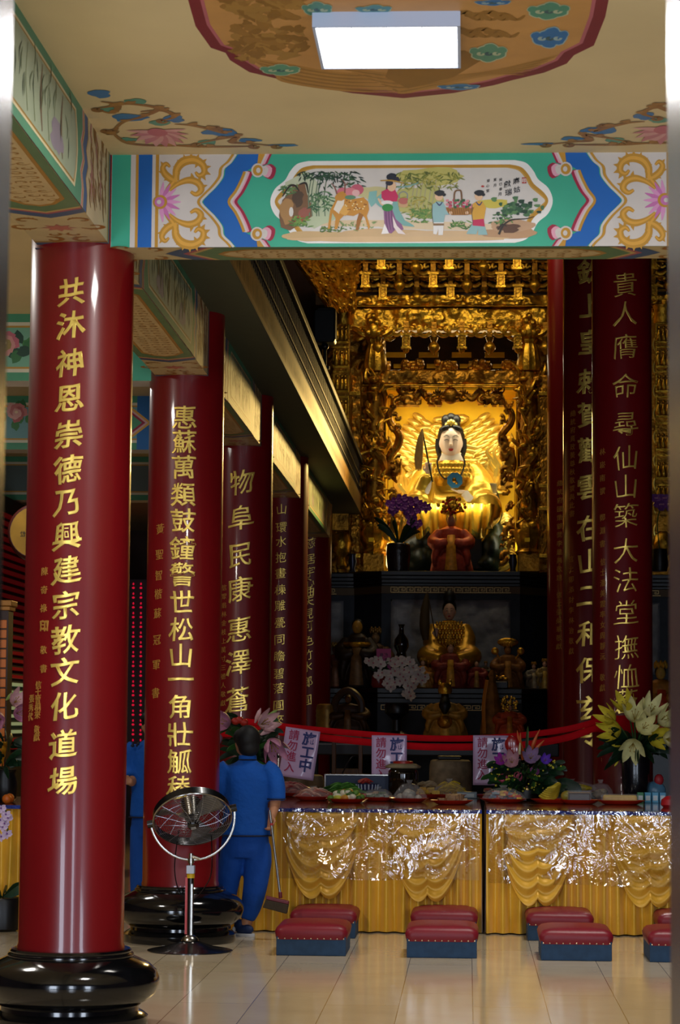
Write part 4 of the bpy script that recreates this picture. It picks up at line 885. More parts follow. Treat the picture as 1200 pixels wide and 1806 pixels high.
# the great seated deity in the niche
gY = 33.95; gl = Vector((at(797, 1009, gY).x, gY, AZT)); G = thing('deity_statue', 'great white-faced golden seated goddess statue with blue octagon mirror in the lit niche', 'statue', gl)
Q = PL(gY, gl); k = Q.s
mb = MB(M_robe)
mb.loft([[Q(797 + a * cos(t), y, dy - b_ * sin(t)) for t in np.linspace(0, 2 * PI, 25)[:-1]] for y, a, b_, dy in ((905, 50, .36, 0), (890, 40, .30, 0), (875, 34, .26, .0), (855, 36, .26, 0), (838, 40, .25, 0), (826, 38, .22, .0), (815, 26, .17, 0), (808, 14, .12, 0))])
for sg, pts in ((-1, [Q(766, 828, 0), Q(752, 850, -.08), Q(745, 872, -.2), Q(750, 882, -.35)]), (1, [Q(828, 828, 0), Q(842, 850, -.08), Q(846, 872, -.22), Q(834, 884, -.36)])):
    mb.tube(catmull(pts, 5), [.17, .21, .23, .2], 14)
mb.tube(catmull([Q(750, 880, -.35), Q(752, 862, -.42), Q(755, 843, -.45)], 4), [.2, .15, .09], 12); mb.tube(catmull([Q(838, 880, -.3), Q(826, 880, -.42), Q(818, 875, -.46)], 4), [.19, .14, .09], 12)
for sg in (-1, 1):
    mb.tube(catmull([Q(797 + sg * 20, 898, -.1), Q(797 + sg * 48, 900, -.35), Q(797 + sg * 60, 905, -.5), Q(797 + sg * 50, 925, -.4)], 5), [.24, .28, .24, .18], 16)
    mb.ell(Q(797 + sg * 58, 910, -.3), (.24, .26, .2), None, 14, 10)
mb.ell(Q(797, 900, -.25), (.5, .38, .22), None, 18, 10)
mb.build('robe', G, remesh=.028, msmooth=4)
mb = MB(M_robe)                                                        # scalloped, pleated skirt falling over the seat
def sk(u, v):
    x = (u - .5) * 2; px = 797 + x * 74 * (1 - .05 * v); fold = .05 * sin(v * 3 + 22 * abs(x) ** .8) * v ** .6 + .035 * cos(31 * x)
    y = 897 + v * (46 + 14 * abs(sin(x * PI * 2.0 + .4)) - 10 * (abs(x) > .85)); return Q(px, y, -.86 + .12 * x * x + fold + .1 * v)
mb.grid(sk, 120, 30); mb.build('robe_skirt', G, solid=.02)
mb = MB(mat('hem_embroidery', '#8f8a3c', .4, .4, var=.4, vscale=14)); mb.grid(lambda u, v: sk(u, .84 + v * .17) + Vector((0, -.015, 0)), 120, 5); mb.build('skirt_hem', G)
mb = MB(mat('collar_gold', '#d8a634', .3, .7, bump=.5, bscale=16)); mb.loft([[Q(797 + a * cos(t), y + 5 * abs(sin(4 * t)) * w_, dy - b_ * sin(t)) for t in np.linspace(0, 2 * PI, 49)[:-1]] for y, a, b_, dy, w_ in ((856, 43, .32, 0, 1), (840, 44, .31, 0, 0), (826, 41, .26, 0, 0), (814, 24, .19, 0, 0))], caps=False)
for i in range(11):
    for j in range(3):
        x = -30 + i * 6 + 3 * (j % 2); mb.ell(Q(797 + x, 824 + j * 9, -.25 - .06 * cos(x / 26) - j * .02), (.03, .012, .038), M_robe, 8, 5)
mb.build('feather_cape', G)
MB(M_white).lathe([(.19, 0), (.16, .07), (.14, .12)], Q(797, 814, -.02), 20, sy=.85).build('collar', G)
hd = face(G, Q(796, 781, -.06), (20 * k, .17, 29 * k), M_skinw)
mb = MB(M_hair); c = Q(796, 777, .03); mb.ell(c + Vector((0, .02, .03)), (24.5 * k, .2, 31 * k), None, 20, 14); mb.ell(Q(796, 748, .02), (17 * k, .14, 12 * k), None, 16, 10)
for sg in (-1, 1): mb.ell(Q(796 + sg * 9, 741, .0), (8.5 * k, .1, 10 * k), None, 12, 8); mb.tube(catmull([Q(796 + sg * 21, 775, -.04), Q(796 + sg * 22.5, 790, -.03), Q(796 + sg * 20, 806, .0), Q(796 + sg * 19, 820, -.1)], 5), [.05, .045, .03, .012], 8)
mb.ell(Q(796, 737, .0), (9 * k, .09, 9 * k), None, 12, 8)
for sg in (-1, 1): mb.ell(Q(796 + sg * 11, 757, -.12), (11 * k, .07, 5 * k), None, 12, 8, Matrix.Rotation(sg * .35, 4, 'Y'))
mb.build('hair', G)
mb = MB(M_gold_b); c = Q(796, 750, -.14)
for i in range(-2, 3): mb.ell(c + Vector((i * .034, .02 * abs(i), .02 - .012 * i * i)), (.028, .03, .055), None, 8, 6)
mb.build('crown', G)
mb = MB(M_skinw); hand(mb, Q(757, 842, -.47), (-.02, -.1, 1), (.1, -1, 0), .25, 1.2, 1); mb.build('hand', G, remesh=.009, msmooth=2)
mb = MB(M_skinw); hand(mb, Q(824, 874, -.5), (-1, -.15, .05), (0, 0, 1), .25, .25, -1); mb.build('hand', G, remesh=.009, msmooth=2)
mb = MB(M_white)
for pts in ([Q(757, 846, -.44), Q(755, 866, -.5), Q(746, 884, -.52), Q(735, 893, -.55)], [Q(820, 876, -.5), Q(826, 886, -.54), Q(836, 892, -.56), Q(850, 894, -.55)]): mb.tube(catmull(pts, 5), [.07, .08, .07, .03], 10, flat=.6)
mb.build('sleeve_lining', G)
mb = MB(mat('octagon_mirror_blue', '#3c86bd', .5, bump=.3, bscale=30)); M_ = Matrix.Translation(Q(803, 855, -.62)) @ Matrix.Rotation(R(90), 4, 'X'); mb.lathe([(.0, 0), (.115, 0), (.115, .03), (.0, .03)], (0, 0, 0), 8, M=M_ @ Matrix.Rotation(R(22.5), 4, 'Z')); oct_ = mb.build('octagon_mirror', G, 0)
mb = MB(M_gold); mb.ell(Q(802, 855, -.655), (.03, .012, .035), None, 10, 6); mb.ell(Q(806, 860, -.655), (.02, .01, .02), None, 8, 6); mb.build('mirror_emblem', oct_)
mb = MB(mat('black_beads', '#17120e', .4)); P_ = catmull([Q(777, 803, -.12), Q(772, 818, -.28), Q(776, 838, -.38), Q(786, 850, -.48), Q(798, 846, -.6)], 9) ; P2_ = catmull([Q(815, 803, -.12), Q(820, 818, -.28), Q(817, 834, -.38), Q(812, 846, -.5), Q(806, 846, -.6)], 9)
for p in P_ + P2_: mb.ell(p, .014, None, 6, 4)
mb.build('bead_necklace', G)
mb = MB(mat('red_sash', '#b3291f', .45)); mb.loft([[Q(797 + 39 * cos(t), y, -.37 * sin(t)) for t in np.linspace(0, 2 * PI, 33)[:-1]] for y in (888, 879)], caps=False); sash = mb.build('sash', G, solid=.02)
MB(mat('green_buckle', '#1f4a30', .3)).span(Q(792, 889, -.42), Q(803, 878, -.36)).build('buckle', sash, 0, bevel=.008)
# her horsehair whisk, armrest and boots
wh = thing('horsehair_whisk', 'tan horsehair whisk with dark stick in the great goddess\'s raised hand', 'whisk', gl)
mb = MB(mat('whisk_stick', '#2f3a24', .35)); mb.cyl(Q(746, 766, -.62), Q(764, 856, -.52), .012, 8); mb.build('stick', wh)
mb = MB(mat('horsehair', '#c9a25a', .7, var=.2, vscale=20, stretch=(6, 6, .5)))
rg = random.Random(4)
for i in range(40): x = rg.uniform(-1, 1); mb.tube(catmull([Q(746, 767, -.63), Q(743 + x * 4, 785, -.64 + rg.uniform(-.02, .02)), Q(740 + x * 6, 815, -.64), Q(740 + x * 5, 836 + rg.uniform(-3, 3), -.63)], 3), [.008, .014, .016, .004], 5)
mb.build('hair', wh)
mb = MB(mat('yellow_tassel', '#e0a51c', .6)); mb.tube([Q(764, 857, -.52), Q(764, 870, -.54), Q(761, 890, -.6)], [.012, .03, .04], 8); mb.build('tassel', wh)
rk = thing('rock_seat', 'mottled dark green rock seat under the great golden goddess', 'rock', gl)
mb = MB(M_green); rg = random.Random(8)
for i in range(34):
    px = rg.uniform(728, 882); py = rg.uniform(945, 1000)
    if 760 < px < 772 or 822 < px < 834: continue
    mb.ell(Q(px, py, -.1 + rg.uniform(-.12, .1)), (rg.uniform(.12, .2), .2, rg.uniform(.1, .2)), None, 10, 8)
mb.span(Q(722, 1009, -.2), Q(880, 985, .3)); mb.ell(Q(862, 888, -.05), (.17, .2, .28), None, 12, 8); mb.ell(Q(868, 905, -.05), (.16, .2, .2), None, 12, 8)
mb.build('rock', rk, remesh=.03, msmooth=3)
mb = MB(M_hair); mb.span(Q(744, 1004, -.3), Q(850, 940, -.22)); mb.build('black_shade_slab', rk, 0)  # black slab stands in for the shade under the skirt
mb = MB(mat('striped_cream', '#d9d0a8', .6))
for i in range(8): mb.span(Q(855, 874 - i * 2.2, -.35), Q(876, 872.4 - i * 2.2, -.1))
mb.span(Q(856, 874, -.33), Q(875, 856, -.12)); mb.build('armrest_box', rk, 0)
# ------------------------------------------------------------------ small robed deity figures
def figurine(name, label, px, py, Y, hpx, cols, kind='robe', group=None, w=.36, crown='#c9962c', facec='#d8a888', z=None):
    c = at(px, py, Y); s_ = Y / F; H = hpx * s_
    t = thing(name, label, 'statue', (c.x, Y, c.z if z is None else z), group=group)
    m1, m2 = mat('robe_' + cols[0][1:], cols[0], .5, .25, var=.3, vscale=16), mat('robe_' + cols[1][1:], cols[1], .45, .3, var=.3, vscale=18)
    mb = MB(m1); n = 24
    mb.loft([[Vector((H * a * cos(q) * (1 + .05 * cos(7 * q)), H * b_ * sin(q), H * z_)) for q in np.linspace(0, 2 * PI, n + 1)[:-1]] for z_, a, b_ in ((0, w * .8, .2), (.06, w * .8, .22), (.2, w * .72, .24), (.34, w * .62, .2), (.45, w * .46, .15), (.58, w * .5, .14), (.66, w * .42, .12), (.71, .07, .06))])
    for sg in (-1, 1):
        mb.tube(catmull([Vector((sg * H * w * .4, 0, H * .62)), Vector((sg * H * w * .66, -H * .06, H * .48)), Vector((sg * H * w * .5, -H * .17, H * .42)), Vector((sg * H * w * .12, -H * .2, H * .46))], 4), [H * .08, H * .1, H * .1, H * .06], 10)
        mb.tube(catmull([Vector((sg * H * w * .45, -H * .16, H * .42)), Vector((sg * H * w * .6, -H * .18, H * .25)), Vector((sg * H * w * .62, -H * .16, H * .1))], 4), [H * .07, H * .06, H * .03], 8)
    mb.build('robe', t, remesh=max(.008, H * .014), msmooth=3)
    mb = MB(m2); mb.tube(catmull([Vector((0, -H * .16, H * .56)), Vector((0, -H * .24, H * .4)), Vector((0, -H * .245, H * .22)), Vector((0, -H * .225, H * .04))], 5), [H * .06, H * .07, H * .08, H * .1], 10, flat=.3, up=(0, 1, 0)); mb.build('apron', t)
    f_ = mat('face_' + facec[1:], facec, .45)
    mb = MB(f_); mb.ell((0, -H * .02, H * .79), (H * .068, H * .07, H * .09), None, 14, 10); mb.ell((0, -H * .09, H * .78), (H * .014, H * .02, H * .025), None, 6, 5); mb.ell((0, -H * .18, H * .46), (H * .05, H * .04, H * .05), None, 8, 6); mb.build('head_and_hands', t)
    mb = MB(M_hair); mb.ell((0, H * .012, H * .815), (H * .078, H * .078, H * .085), None, 12, 8); mb.build('hair', t)
    if crown:
        mb = MB(mat('crown_' + crown[1:], crown, .35, .6))
        for i in range(7): a = -PI / 2 + (i - 3) * .42; mb.ell((H * .08 * cos(a), H * .08 * sin(a), H * (.90 + .02 * (i % 2))), (H * .022, H * .02, H * .05), None, 7, 5)
        mb.build('crown', t)
    return t
# flower-crowned costumed figure on the altar top, in front of the goddess
ff = figurine('costumed_figurine', 'small red and orange robed figure with red-beaded flower crown, before the great goddess', 796, 1009, 33.0, 118, ('#a8402c', '#d08a20'), w=.40, crown=None, facec='#b88a78', z=AZT)
mb = MB(M_gold); rg = random.Random(6); H = 118 * 33.0 / F; bd = MB(mat('red_beads', '#b3231c', .3))
for i in range(70):
    a, b_ = rg.uniform(0, 2 * PI), rg.uniform(-.2, 1.4); r_ = H * .2 * rg.uniform(.5, 1.15); p = Vector((r_ * cos(a) * cos(b_), -abs(r_ * sin(a) * cos(b_)) * .6 - .03, H * .92 + r_ * sin(b_)))
    mb.tube([Vector((0, -.02, H * .88)), p], [.006, .004], 5)
    if i % 2: bd.ell(p, rg.uniform(.016, .026), None, 7, 5)
    else: mb.ell(p, (.03, .012, .03), None, 7, 5)
cr = mb.build('flower_crown', ff); bd.build('beads', cr)
# middle statue
mY = 31.9; ml = Vector((at(793, 1213, mY).x, mY, LZ)); G = thing('deity_statue', 'smaller seated goddess statue with black topknot and gold feather cape, on the dark ledge', 'statue', ml)
Q = PL(mY, ml); k = Q.s
M_robe2 = mat('dull_gold_robe', '#c08f28', .35, .6, var=.25, vscale=8)
mb = MB(M_robe2); mb.loft([[Q(793 + a * cos(t), y, -b_ * sin(t)) for t in np.linspace(0, 2 * PI, 25)[:-1]] for y, a, b_ in ((1170, 30, .24), (1150, 26, .22), (1130, 24, .2), (1112, 28, .2), (1102, 24, .17), (1094, 10, .1))])
for sg in (-1, 1):
    mb.tube(catmull([Q(793 + sg * 22, 1106), Q(793 + sg * 30, 1128, -.08), Q(793 + sg * 26, 1146, -.2), Q(793 + sg * 12, 1150, -.3)], 5), [.11, .13, .12, .07], 12); mb.tube(catmull([Q(793 + sg * 10, 1158, -.1), Q(793 + sg * 30, 1156, -.2), Q(793 + sg * 38, 1160, -.28), Q(793 + sg * 12, 1166, -.4)], 5), [.14, .16, .14, .1], 12)
mb.build('robe', G, remesh=.022, msmooth=3)
mb = MB(M_gold)
for j in range(5):
    for i in range(-4, 5):
        x = i * 5.4 + 2.7 * (j % 2)
        if abs(x) < 25: mb.ell(Q(793 + x, 1101 + j * 8, -.17 - .06 * cos(x / 16) - .01 * j), (.019, .012, .034), None, 8, 6)
mb.build('feather_cape', G)
mb = MB(M_gold_d)
for i in range(9): mb.tube(catmull([Q(757 + i * 9, 1163, -.38), Q(757 + i * 9, 1172, -.42), Q(757 + i * 9, 1182, -.38)], 3), [.02, .035, .01], 7)
mb.span(Q(756, 1213, -.3), Q(830, 1176, .3), M_hair); mb.build('throne', G)
face(G, Q(793, 1079, -.03), (10.5 * k, .085, 16 * k), mat('faded_face', '#cfa78d', .5))
mb = MB(M_hair); mb.ell(Q(793, 1073, .02), (12.5 * k, .1, 16 * k), None, 14, 10); mb.lathe([(.07, 0), (.085, .05), (.07, .12), (.03, .16)], Q(793, 1062, .0), 14); mb.build('hair', G)
mb = MB(mat('faded_face', '#cfa78d', .5)); hand(mb, Q(769, 1124, -.26), (.1, -.1, 1), (0, -1, 0), .15, .7); mb.build('hand', G, remesh=.006, msmooth=1)
mb = MB(mat('dark_horsehair', '#4a3a1c', .7)); mb.tube(catmull([Q(754, 1048, -.3), Q(751, 1075, -.3), Q(750, 1105, -.3), Q(752, 1130, -.3)], 5), [.01, .06, .07, .04], 10); mb.tube([Q(755, 1047, -.3), Q(770, 1128, -.3)], .008, 6); mb.build('whisk', G)
FG = 'small robed deities on the ledge'
figurine('deity_figurine', 'red and gold robed figurine directly beneath the smaller seated goddess', 795, 1213, 31.5, 88, ('#8f3a2c', '#cf9526'), w=.46, crown='#c9962c', z=LZ, group=FG)
figurine('deity_figurine', 'orange and white robed figurine beside the white orchids on the ledge', 746, 1213, 31.5, 56, ('#b87a2c', '#d8b87c'), w=.5, z=LZ, group=FG)
figurine('deity_figurine', 'little red robed figurine just right of the smaller seated goddess', 841, 1213, 31.5, 54, ('#8a3028', '#a8803a'), w=.44, crown=None, z=LZ, group=FG)
figurine('deity_figurine', 'tiny dark figurine behind the gold offering tray on the ledge', 857, 1185, 31.8, 34, ('#4a3a22', '#8a6a2c'), w=.36, z=LZ + .12, group=FG)
a = figurine('deity_figurine', 'gold figurine with wide bright headdress and raised ornaments, right half of the ledge', 896, 1213, 31.7, 86, ('#8a5a26', '#b07a30'), w=.42, crown='#d8a030', facec='#a8743c', z=LZ, group=FG)
mb = MB(M_gold)
for sg in (-1, 1): mb.ell((sg * .17, -.05, .5), (.05, .02, .05), None, 8, 6); mb.tube([Vector((sg * .08, -.04, .36)), Vector((sg * .17, -.05, .5))], .012, 6)
mb.ell((0, .03, .62), (.14, .03, .06), None, 14, 8); mb.build('headdress', a)
figurine('deity_figurine', 'pale seated figurine by the right end of the ledge near the tall red pillar', 942, 1205, 31.7, 50, ('#7d7466', '#a89a78'), w=.4, z=LZ, group=FG)
figurine('deity_figurine', 'gold-crowned figurine touching the edge of the tall red pillar on the ledge', 961, 1205, 31.7, 56, ('#8a7440', '#b8943c'), w=.36, z=LZ, group=FG)
a = figurine('standing_deity', 'tall dark bearded standing statue with gold face, left end of the ledge', 630, 1213, 31.9, 136, ('#2a1a10', '#6a4a20'), w=.30, crown=None, facec='#b8862c', z=LZ)
mb = MB(M_gold)
for y in (.40, .55): mb.lathe([(.20, 0), (.215, .03), (.20, .06)], (0, -.03, y), 20, sy=.9)
mb.build('gilt_belt', a)
a = figurine('standing_deity', 'brown and gilt halberd-bearing statue behind the pink card on the ledge', 662, 1213, 32.0, 112, ('#5a3a1c', '#8a6428'), w=.34, crown='#8a6428', facec='#8a6a44', z=LZ)
figurine('standing_deity', 'dim reddish statue at the far left of the ledge beside the rearmost gallery pillar', 592, 1213, 32.0, 84, ('#5a1f18', '#7a4a2a'), w=.4, crown='#8a6a2c', facec='#6a4a38', z=LZ)
# gourd-shaped black bottle, gold tray, pink card
c = at(708, 1213, 31.5); t = thing('gourd_vase', 'black gourd-shaped vase with a small gold mark, left of the smaller goddess', 'vase', (c.x, 31.5, LZ))
MB(mat('black_glaze', '#0a0a0c', .15, coat=.5)).lathe([(.09, 0), (.15, .06), (.19, .18), (.16, .32), (.07, .42), (.06, .47), (.10, .55), (.09, .64), (.035, .72), (.03, .80), (.045, .84)], (0, 0, 0), 24).build('vase_body', t)
MB(M_gold_b).span((-.06, -.2, .2), (.06, -.185, .24)).span((-.06, -.2, .15), (-.02, -.185, .18)).span((.02, -.2, .15), (.06, -.185, .18)).build('gold_mark', t, 0)
c = at(880, 1213, 31.3); t = thing('offering_tray', 'black lacquer stand heaped with small gold ingots on the ledge', 'tray', (c.x, 31.3, LZ))
MB(M_step).span((-.12, -.1, 0), (.12, .1, .1)).build('stand', t, 0, bevel=.01)
MB(mat('white_label_strip', '#b8ae96', .6)).span((-.1, -.106, .08), (.1, -.1, .095)).build('label_strip', t, 0)
mb = MB(M_gold)
for i in range(7): mb.ell((-.09 + i * .03, -.05 + .03 * (i % 2), .12 + .015 * (i % 3)), (.035, .03, .025), None, 8, 6)
mb.build('ingots', t)
c = at(677, 1175, 31.2); t = thing('pink_card', 'square pink paper card with dark handwriting among the white orchids', 'card', (c.x, 31.2, at(677, 1190, 31.2).z))
mb = MB(mat('pink_paper', '#c2558f', .7)); mb.span((-.095, 0, 0), (.095, .006, .34)); mb.build('paper', t, 0)
P = Paint((0, 0, .2), (1, 0, 0), (0, 0, 1), (0, -1, 0))
for i, ch in enumerate('敬獻法會平安'): P.text(ch, -.03 + .06 * (i % 2), -.05 + .065 * (i // 2) - .0, .05, '#4a2440', 0, .01) if False else P.text(ch, -.03 + .06 * (i % 2), .06 - .065 * (i // 2), -.05, '#4a2440', 0, .01)
P.build('handwriting', t)
# low dark offering table with the front row of figures
TY, TZ = 28.6, at(785, 1300, 28.6).z
t = thing('altar_table', 'long black lacquer altar table in front of the stone altar', 'table', (at(785, 1300, TY).x, TY, 0))
MB(M_step).span((-1.75, -.3, TZ - .06), (1.35, .5, TZ)).span((-1.75, -.27, TZ - .22), (1.35, -.22, TZ - .06)).build('table_top', t, 0, bevel=.012)
for x in (-1.6, 1.2):
    for y in (-.2, .4): MB(M_step).span((x - .06, y - .06, 0), (x + .06, y + .06, TZ - .06)).build('leg', t, 0, bevel=.01)
MB(mat('painted_edge_glint', '#8f9296', .4)).span((-1.75, -.305, TZ - .1), (-.9, -.3, TZ - .085)).span((.0, -.305, TZ - .1), (.5, -.3, TZ - .085)).build('edge_glint_strip', t, 0)  # pale strips imitate highlights along the black table edge
TG = 'figures on the black altar table'
a = figurine('deity_figurine', 'seated gold figurine with long black beard and cat-eared cap on the black table', 785, 1300, 28.5, 88, ('#a87a26', '#c8942c'), w=.56, crown=None, facec='#2a1a12', z=TZ, group=TG)
Hh = 88 * 28.5 / F; mb = MB(M_gold); mb.lathe([(.075, 0), (.085, .04), (.075, .1), (.05, .13)], (0, 0, Hh * .86), 14)
for sg in (-1, 1): mb.ell((sg * .06, 0, Hh * .86 + .13), (.025, .02, .04), None, 8, 6)
mb.build('cap', a); mb = MB(M_hair); mb.tube(catmull([Vector((0, -.08, Hh * .76)), Vector((0, -.14, Hh * .62)), Vector((0, -.17, Hh * .46))], 4), [.05, .075, .02], 10); mb.build('beard', a)
mb = MB(M_gold_d); mb.ell((0, -.17, Hh * .3), (.09, .06, .08), None, 12, 8); mb.build('belly_boss', a)
a = figurine('deity_figurine', 'small orange robed figurine with round gilt flower crown on the black table', 899, 1304, 28.3, 66, ('#b8481c', '#c8801c'), w=.56, crown=None, z=TZ, group=TG)
mb = MB(M_gold); rg = random.Random(2)
for i in range(40):
    v = Vector((rg.gauss(0, 1), rg.gauss(0, 1), rg.gauss(0, 1))).normalized() * .09; mb.ell(Vector((0, -.02, .40)) + v, .02, None, 6, 4)
mb.build('flower_crown', a)
c = at(868, 1300, 28.4); t = thing('cloth_lantern', 'tall tapering yellow-brown cloth banner lantern beside the black bearded figurine', 'lantern', (c.x, 28.4, TZ))
MB(mat('banner_cloth', '#8a5a1c', .6, var=.5, vscale=10)).lathe([(.15, 0), (.14, .12), (.11, .32), (.06, .56), (.035, .7), (.05, .74), (.02, .8)], (0, 0, 0), 14, fn=lambda a, z: 1 + .1 * cos(5 * a)).build('cloth', t)
MB(mat('orange_ribbon', '#b8761c', .6)).tube(catmull([Vector((-.06, -.08, .68)), Vector((-.1, -.1, .4)), Vector((-.09, -.15, .05))], 4), .03, 8, flat=.4).build('ribbon', t)
a = figurine('hooded_figure', 'brown hooded bearded carving at the left end of the black altar table', 614, 1300, 28.5, 82, ('#3a2412', '#6a4a24'), w=.6, crown=None, facec='#5a3a1c', z=TZ, group=TG)
mb = MB(mat('brown_hood', '#33200f', .45, var=.4)); Hh = 82 * 28.5 / F; mb.tube(catmull([Vector((-.15, -.05, Hh * .35)), Vector((-.15, -.06, Hh * .75)), Vector((0, -.06, Hh * .98)), Vector((.15, -.06, Hh * .75)), Vector((.15, -.05, Hh * .35))], 5), .045, 8); mb.build('hood', a)
c = at(576, 1300, 28.5); t = thing('gilt_drum_stool', 'ribbed brass-coloured drum at the left end of the black table', 'drum', (c.x, 28.5, TZ))
MB(mat('woven_brass', '#8a6a2c', .4, .5, var=.3, vscale=12)).lathe([(.11, 0), (.12, .02)] + [(.125 + .008 * (i % 2), .03 + i * .03) for i in range(11)] + [(.12, .37), (.08, .385), (0, .385)], (0, 0, 0), 24).build('drum_body', t)
c = at(700, 1300, 28.5); t = thing('incense_stand', 'dark carved incense stand below the white orchids', 'stand', (c.x, 28.5, TZ))
MB(M_step).lathe([(.12, 0), (.13, .03), (.06, .07), (.05, .2), (.09, .24), (.14, .28), (.15, .36), (.13, .4)], (0, 0, 0), 20).build('stand_body', t)
for i, x in enumerate((-.08, 0, .08)): pass
# side couplet board right of the pillars, statue below it
c = at(1170, 1009, 33.0); t = thing('gilt_couplet_board', 'gilt openwork board with round-framed gold characters, seen past the lily-side pillar', 'board', (c.x, 33.0, AZT))
MB(M_gold_d).span((-.16, 0, 0), (.16, .06, 3.55)).build('board', t, 0)
mb = MB(M_gold_b)
for i, ch in enumerate('母恩德懿聖功昭召十方'):
    z = 3.2 - i * .325
    mb.tube([Vector((.125 * cos(q), -.03, z + .14 * sin(q))) for q in np.linspace(0, 2 * PI, 19)[:-1]], .014, 6, closed=True); vs, fs = glyph(ch, .01, .02, .01); mb.add([(v[0] * .2, -.03 - v[2] * .5, z + v[1] * .2) for v in vs], fs)
mb.build('round_characters', t)
c = at(1168, 1290, 28.4); figurine('deity_figurine', 'orange-robed gold statuette between the lily-side pillar and the doorframe', 1166, 1290, 28.4, 128, ('#a86a1c', '#c0401c'), w=.42, facec='#b08a3c')
t_ = thing('side_pedestal', 'dark pedestal under the orange-robed statuette past the lily-side pillar', 'pedestal', (c.x, 28.4, 0)); MB(M_step).span((-.3, -.25, 0), (.3, .25, c.z)).build('block', t_, 0, bevel=.01)
# ingots-shaped small lamp and side objects on the altar top
c = at(692, 1009, 33.1); t = thing('lotus_lamp', 'glowing pale lamp at the foot of the niche by the purple orchids', 'lamp', (c.x, 33.1, AZT))
MB(mat('lamp_glow', '#fff0c0', .4, emit='#ffdf9a', es=2.2)).lathe([(.06, .06), (.085, .12), (.085, .36), (.07, .42)], (0, 0, 0), 16).build('shade', t); MB(M_gold_b).lathe([(.1, 0), (.1, .03), (.05, .06)], (0, 0, 0), 16).build('base', t)
mb = MB(M_gold_b)
for i in range(8): a = i * PI / 4; mb.tube(catmull([Vector((.05 * cos(a), .05 * sin(a), .42)), Vector((.14 * cos(a), .14 * sin(a), .52)), Vector((.2 * cos(a), .2 * sin(a), .78))], 3), [.02, .05, .02], 6, flat=.3)
mb.build('lotus_petals', t)
for px, lb in ((622, 'dark slim vase on the altar top left of the dragon column'), (905, 'dark slim vase on the altar top right of the rock seat')):
    c = at(px, 1009, 32.75); t = thing('slim_vase', lb, 'vase', (c.x, 32.75, AZT)); MB(mat('pewter', '#3a3a48', .3, .6)).lathe([(.05, 0), (.035, .05), (.06, .14), (.045, .22), (.055, .25)], (0, 0, 0), 16).build('vase_body', t)
# ------------------------------------------------------------------ lamp on the painted ceiling
LZb = 4.335; p0 = atz(548, 48, LZb); p1 = atz(815, 121, LZb); lx, ly = (p0.x + atz(815, 48, LZb).x) / 2, (p0.y + p1.y) / 2
t = thing('ceiling_light', 'square white four-tube ceiling light over the painted medallion', 'lamp', (lx, ly, LZb))
W2, D2 = .30, (p1.y - p0.y) / 2; M_wm = mat('white_enamel', '#b9c3d6', .4)
mb = MB(M_wm); mb.span((-W2, -D2, .012), (W2, D2, CZ - LZb))
for a, b in (((-W2, -D2), (W2, -D2 + .012)), ((-W2, D2 - .012), (W2, D2)), ((-W2, -D2), (-W2 + .012, D2)), ((W2 - .012, -D2), (W2, D2))): mb.span((*a, 0), (*b, .02))
mb.build('housing', t, 0)
M_tube = mat('lit_tube', '#ffffff', .5, emit='#f4f8ff', es=5.0)
for i in range(4):
    x = -W2 + .012 + (i + .5) * (2 * W2 - .024) / 4; w = (2 * W2 - .024) / 8 - .002
    mb = MB(M_tube); mb.loft([[Vector((x + w * cos(a), y, .012 - .010 * sin(a))) for a in np.linspace(0, PI, 7)] for y in (-D2 + .012, D2 - .012)], caps=False, closed=False); mb.build('lit_panel', t, 180)
area('ceiling_light_glow', (lx, ly, LZb - .02), (lx, ly, 0), .56, .6, 74, (1, .97, .91))
dup(t, (-4.1, 13.6, LZb), None, 'square white ceiling light in the side aisle behind the nearest pillar')
area('aisle_light_glow', (-4.1, 13.6, LZb - .02), (-4.1, 13.6, 0), .56, .6, 66, (1, .95, .86))
dup(t, (-4.1, 19.0, LZb), None, 'square white ceiling light farther back in the side aisle')
area('aisle_light_glow', (-4.1, 19.0, LZb - .02), (-4.1, 19, 0), .56, .6, 14, (1, .95, .86))
area('nave_fill_light', (1.3, 15.6, 8.4), (.6, 15.6, 0), 1.2, 1.2, 46, (1, .95, .88), 62)  # added overhead fill for floor, stools and skirts; no fixture hangs here
area('gallery_glow', (.5, 29.6, 5.2), (-1.7, 27.2, 4.5), .5, .5, 85, (1, .66, .2), 105)
# ------------------------------------------------------------------ speaker on the gallery rail
sc = at(573, 660, 24.6); t = thing('loudspeaker', 'black loudspeaker on a short bracket fixed to the gallery rail', 'speaker', (sc.x, 24.6, CZ + .79))
M_blk = mat('black_plastic', '#0a0a0c', .4); zz = at(573, 606, 24.6).z - CZ - .79; hh = at(573, 545, 24.6).z - at(573, 606, 24.6).z
mb = MB(M_blk); mb.prism([(-.10, 0), (.10, 0), (.115, .03), (.115, hh - .02), (.09, hh), (-.07, hh), (-.115, hh - .06), (-.115, .05)], (0, .12, zz), (1, 0, 0), (0, 0, 1), .24); mb.build('cabinet', t, 0, bevel=.012)
MB(M_blk).span((-.1, -.128, zz + .02), (.1, -.12, zz + hh - .03)).build('grille', t, 0, bevel=.01)
MB(M_blk).cyl((0, 0, 0), (0, 0, zz + .02), .018, 10).span((-.05, -.03, 0), (.05, .03, .03)).ell((0, 0, zz - .03), .04).build('bracket', t)
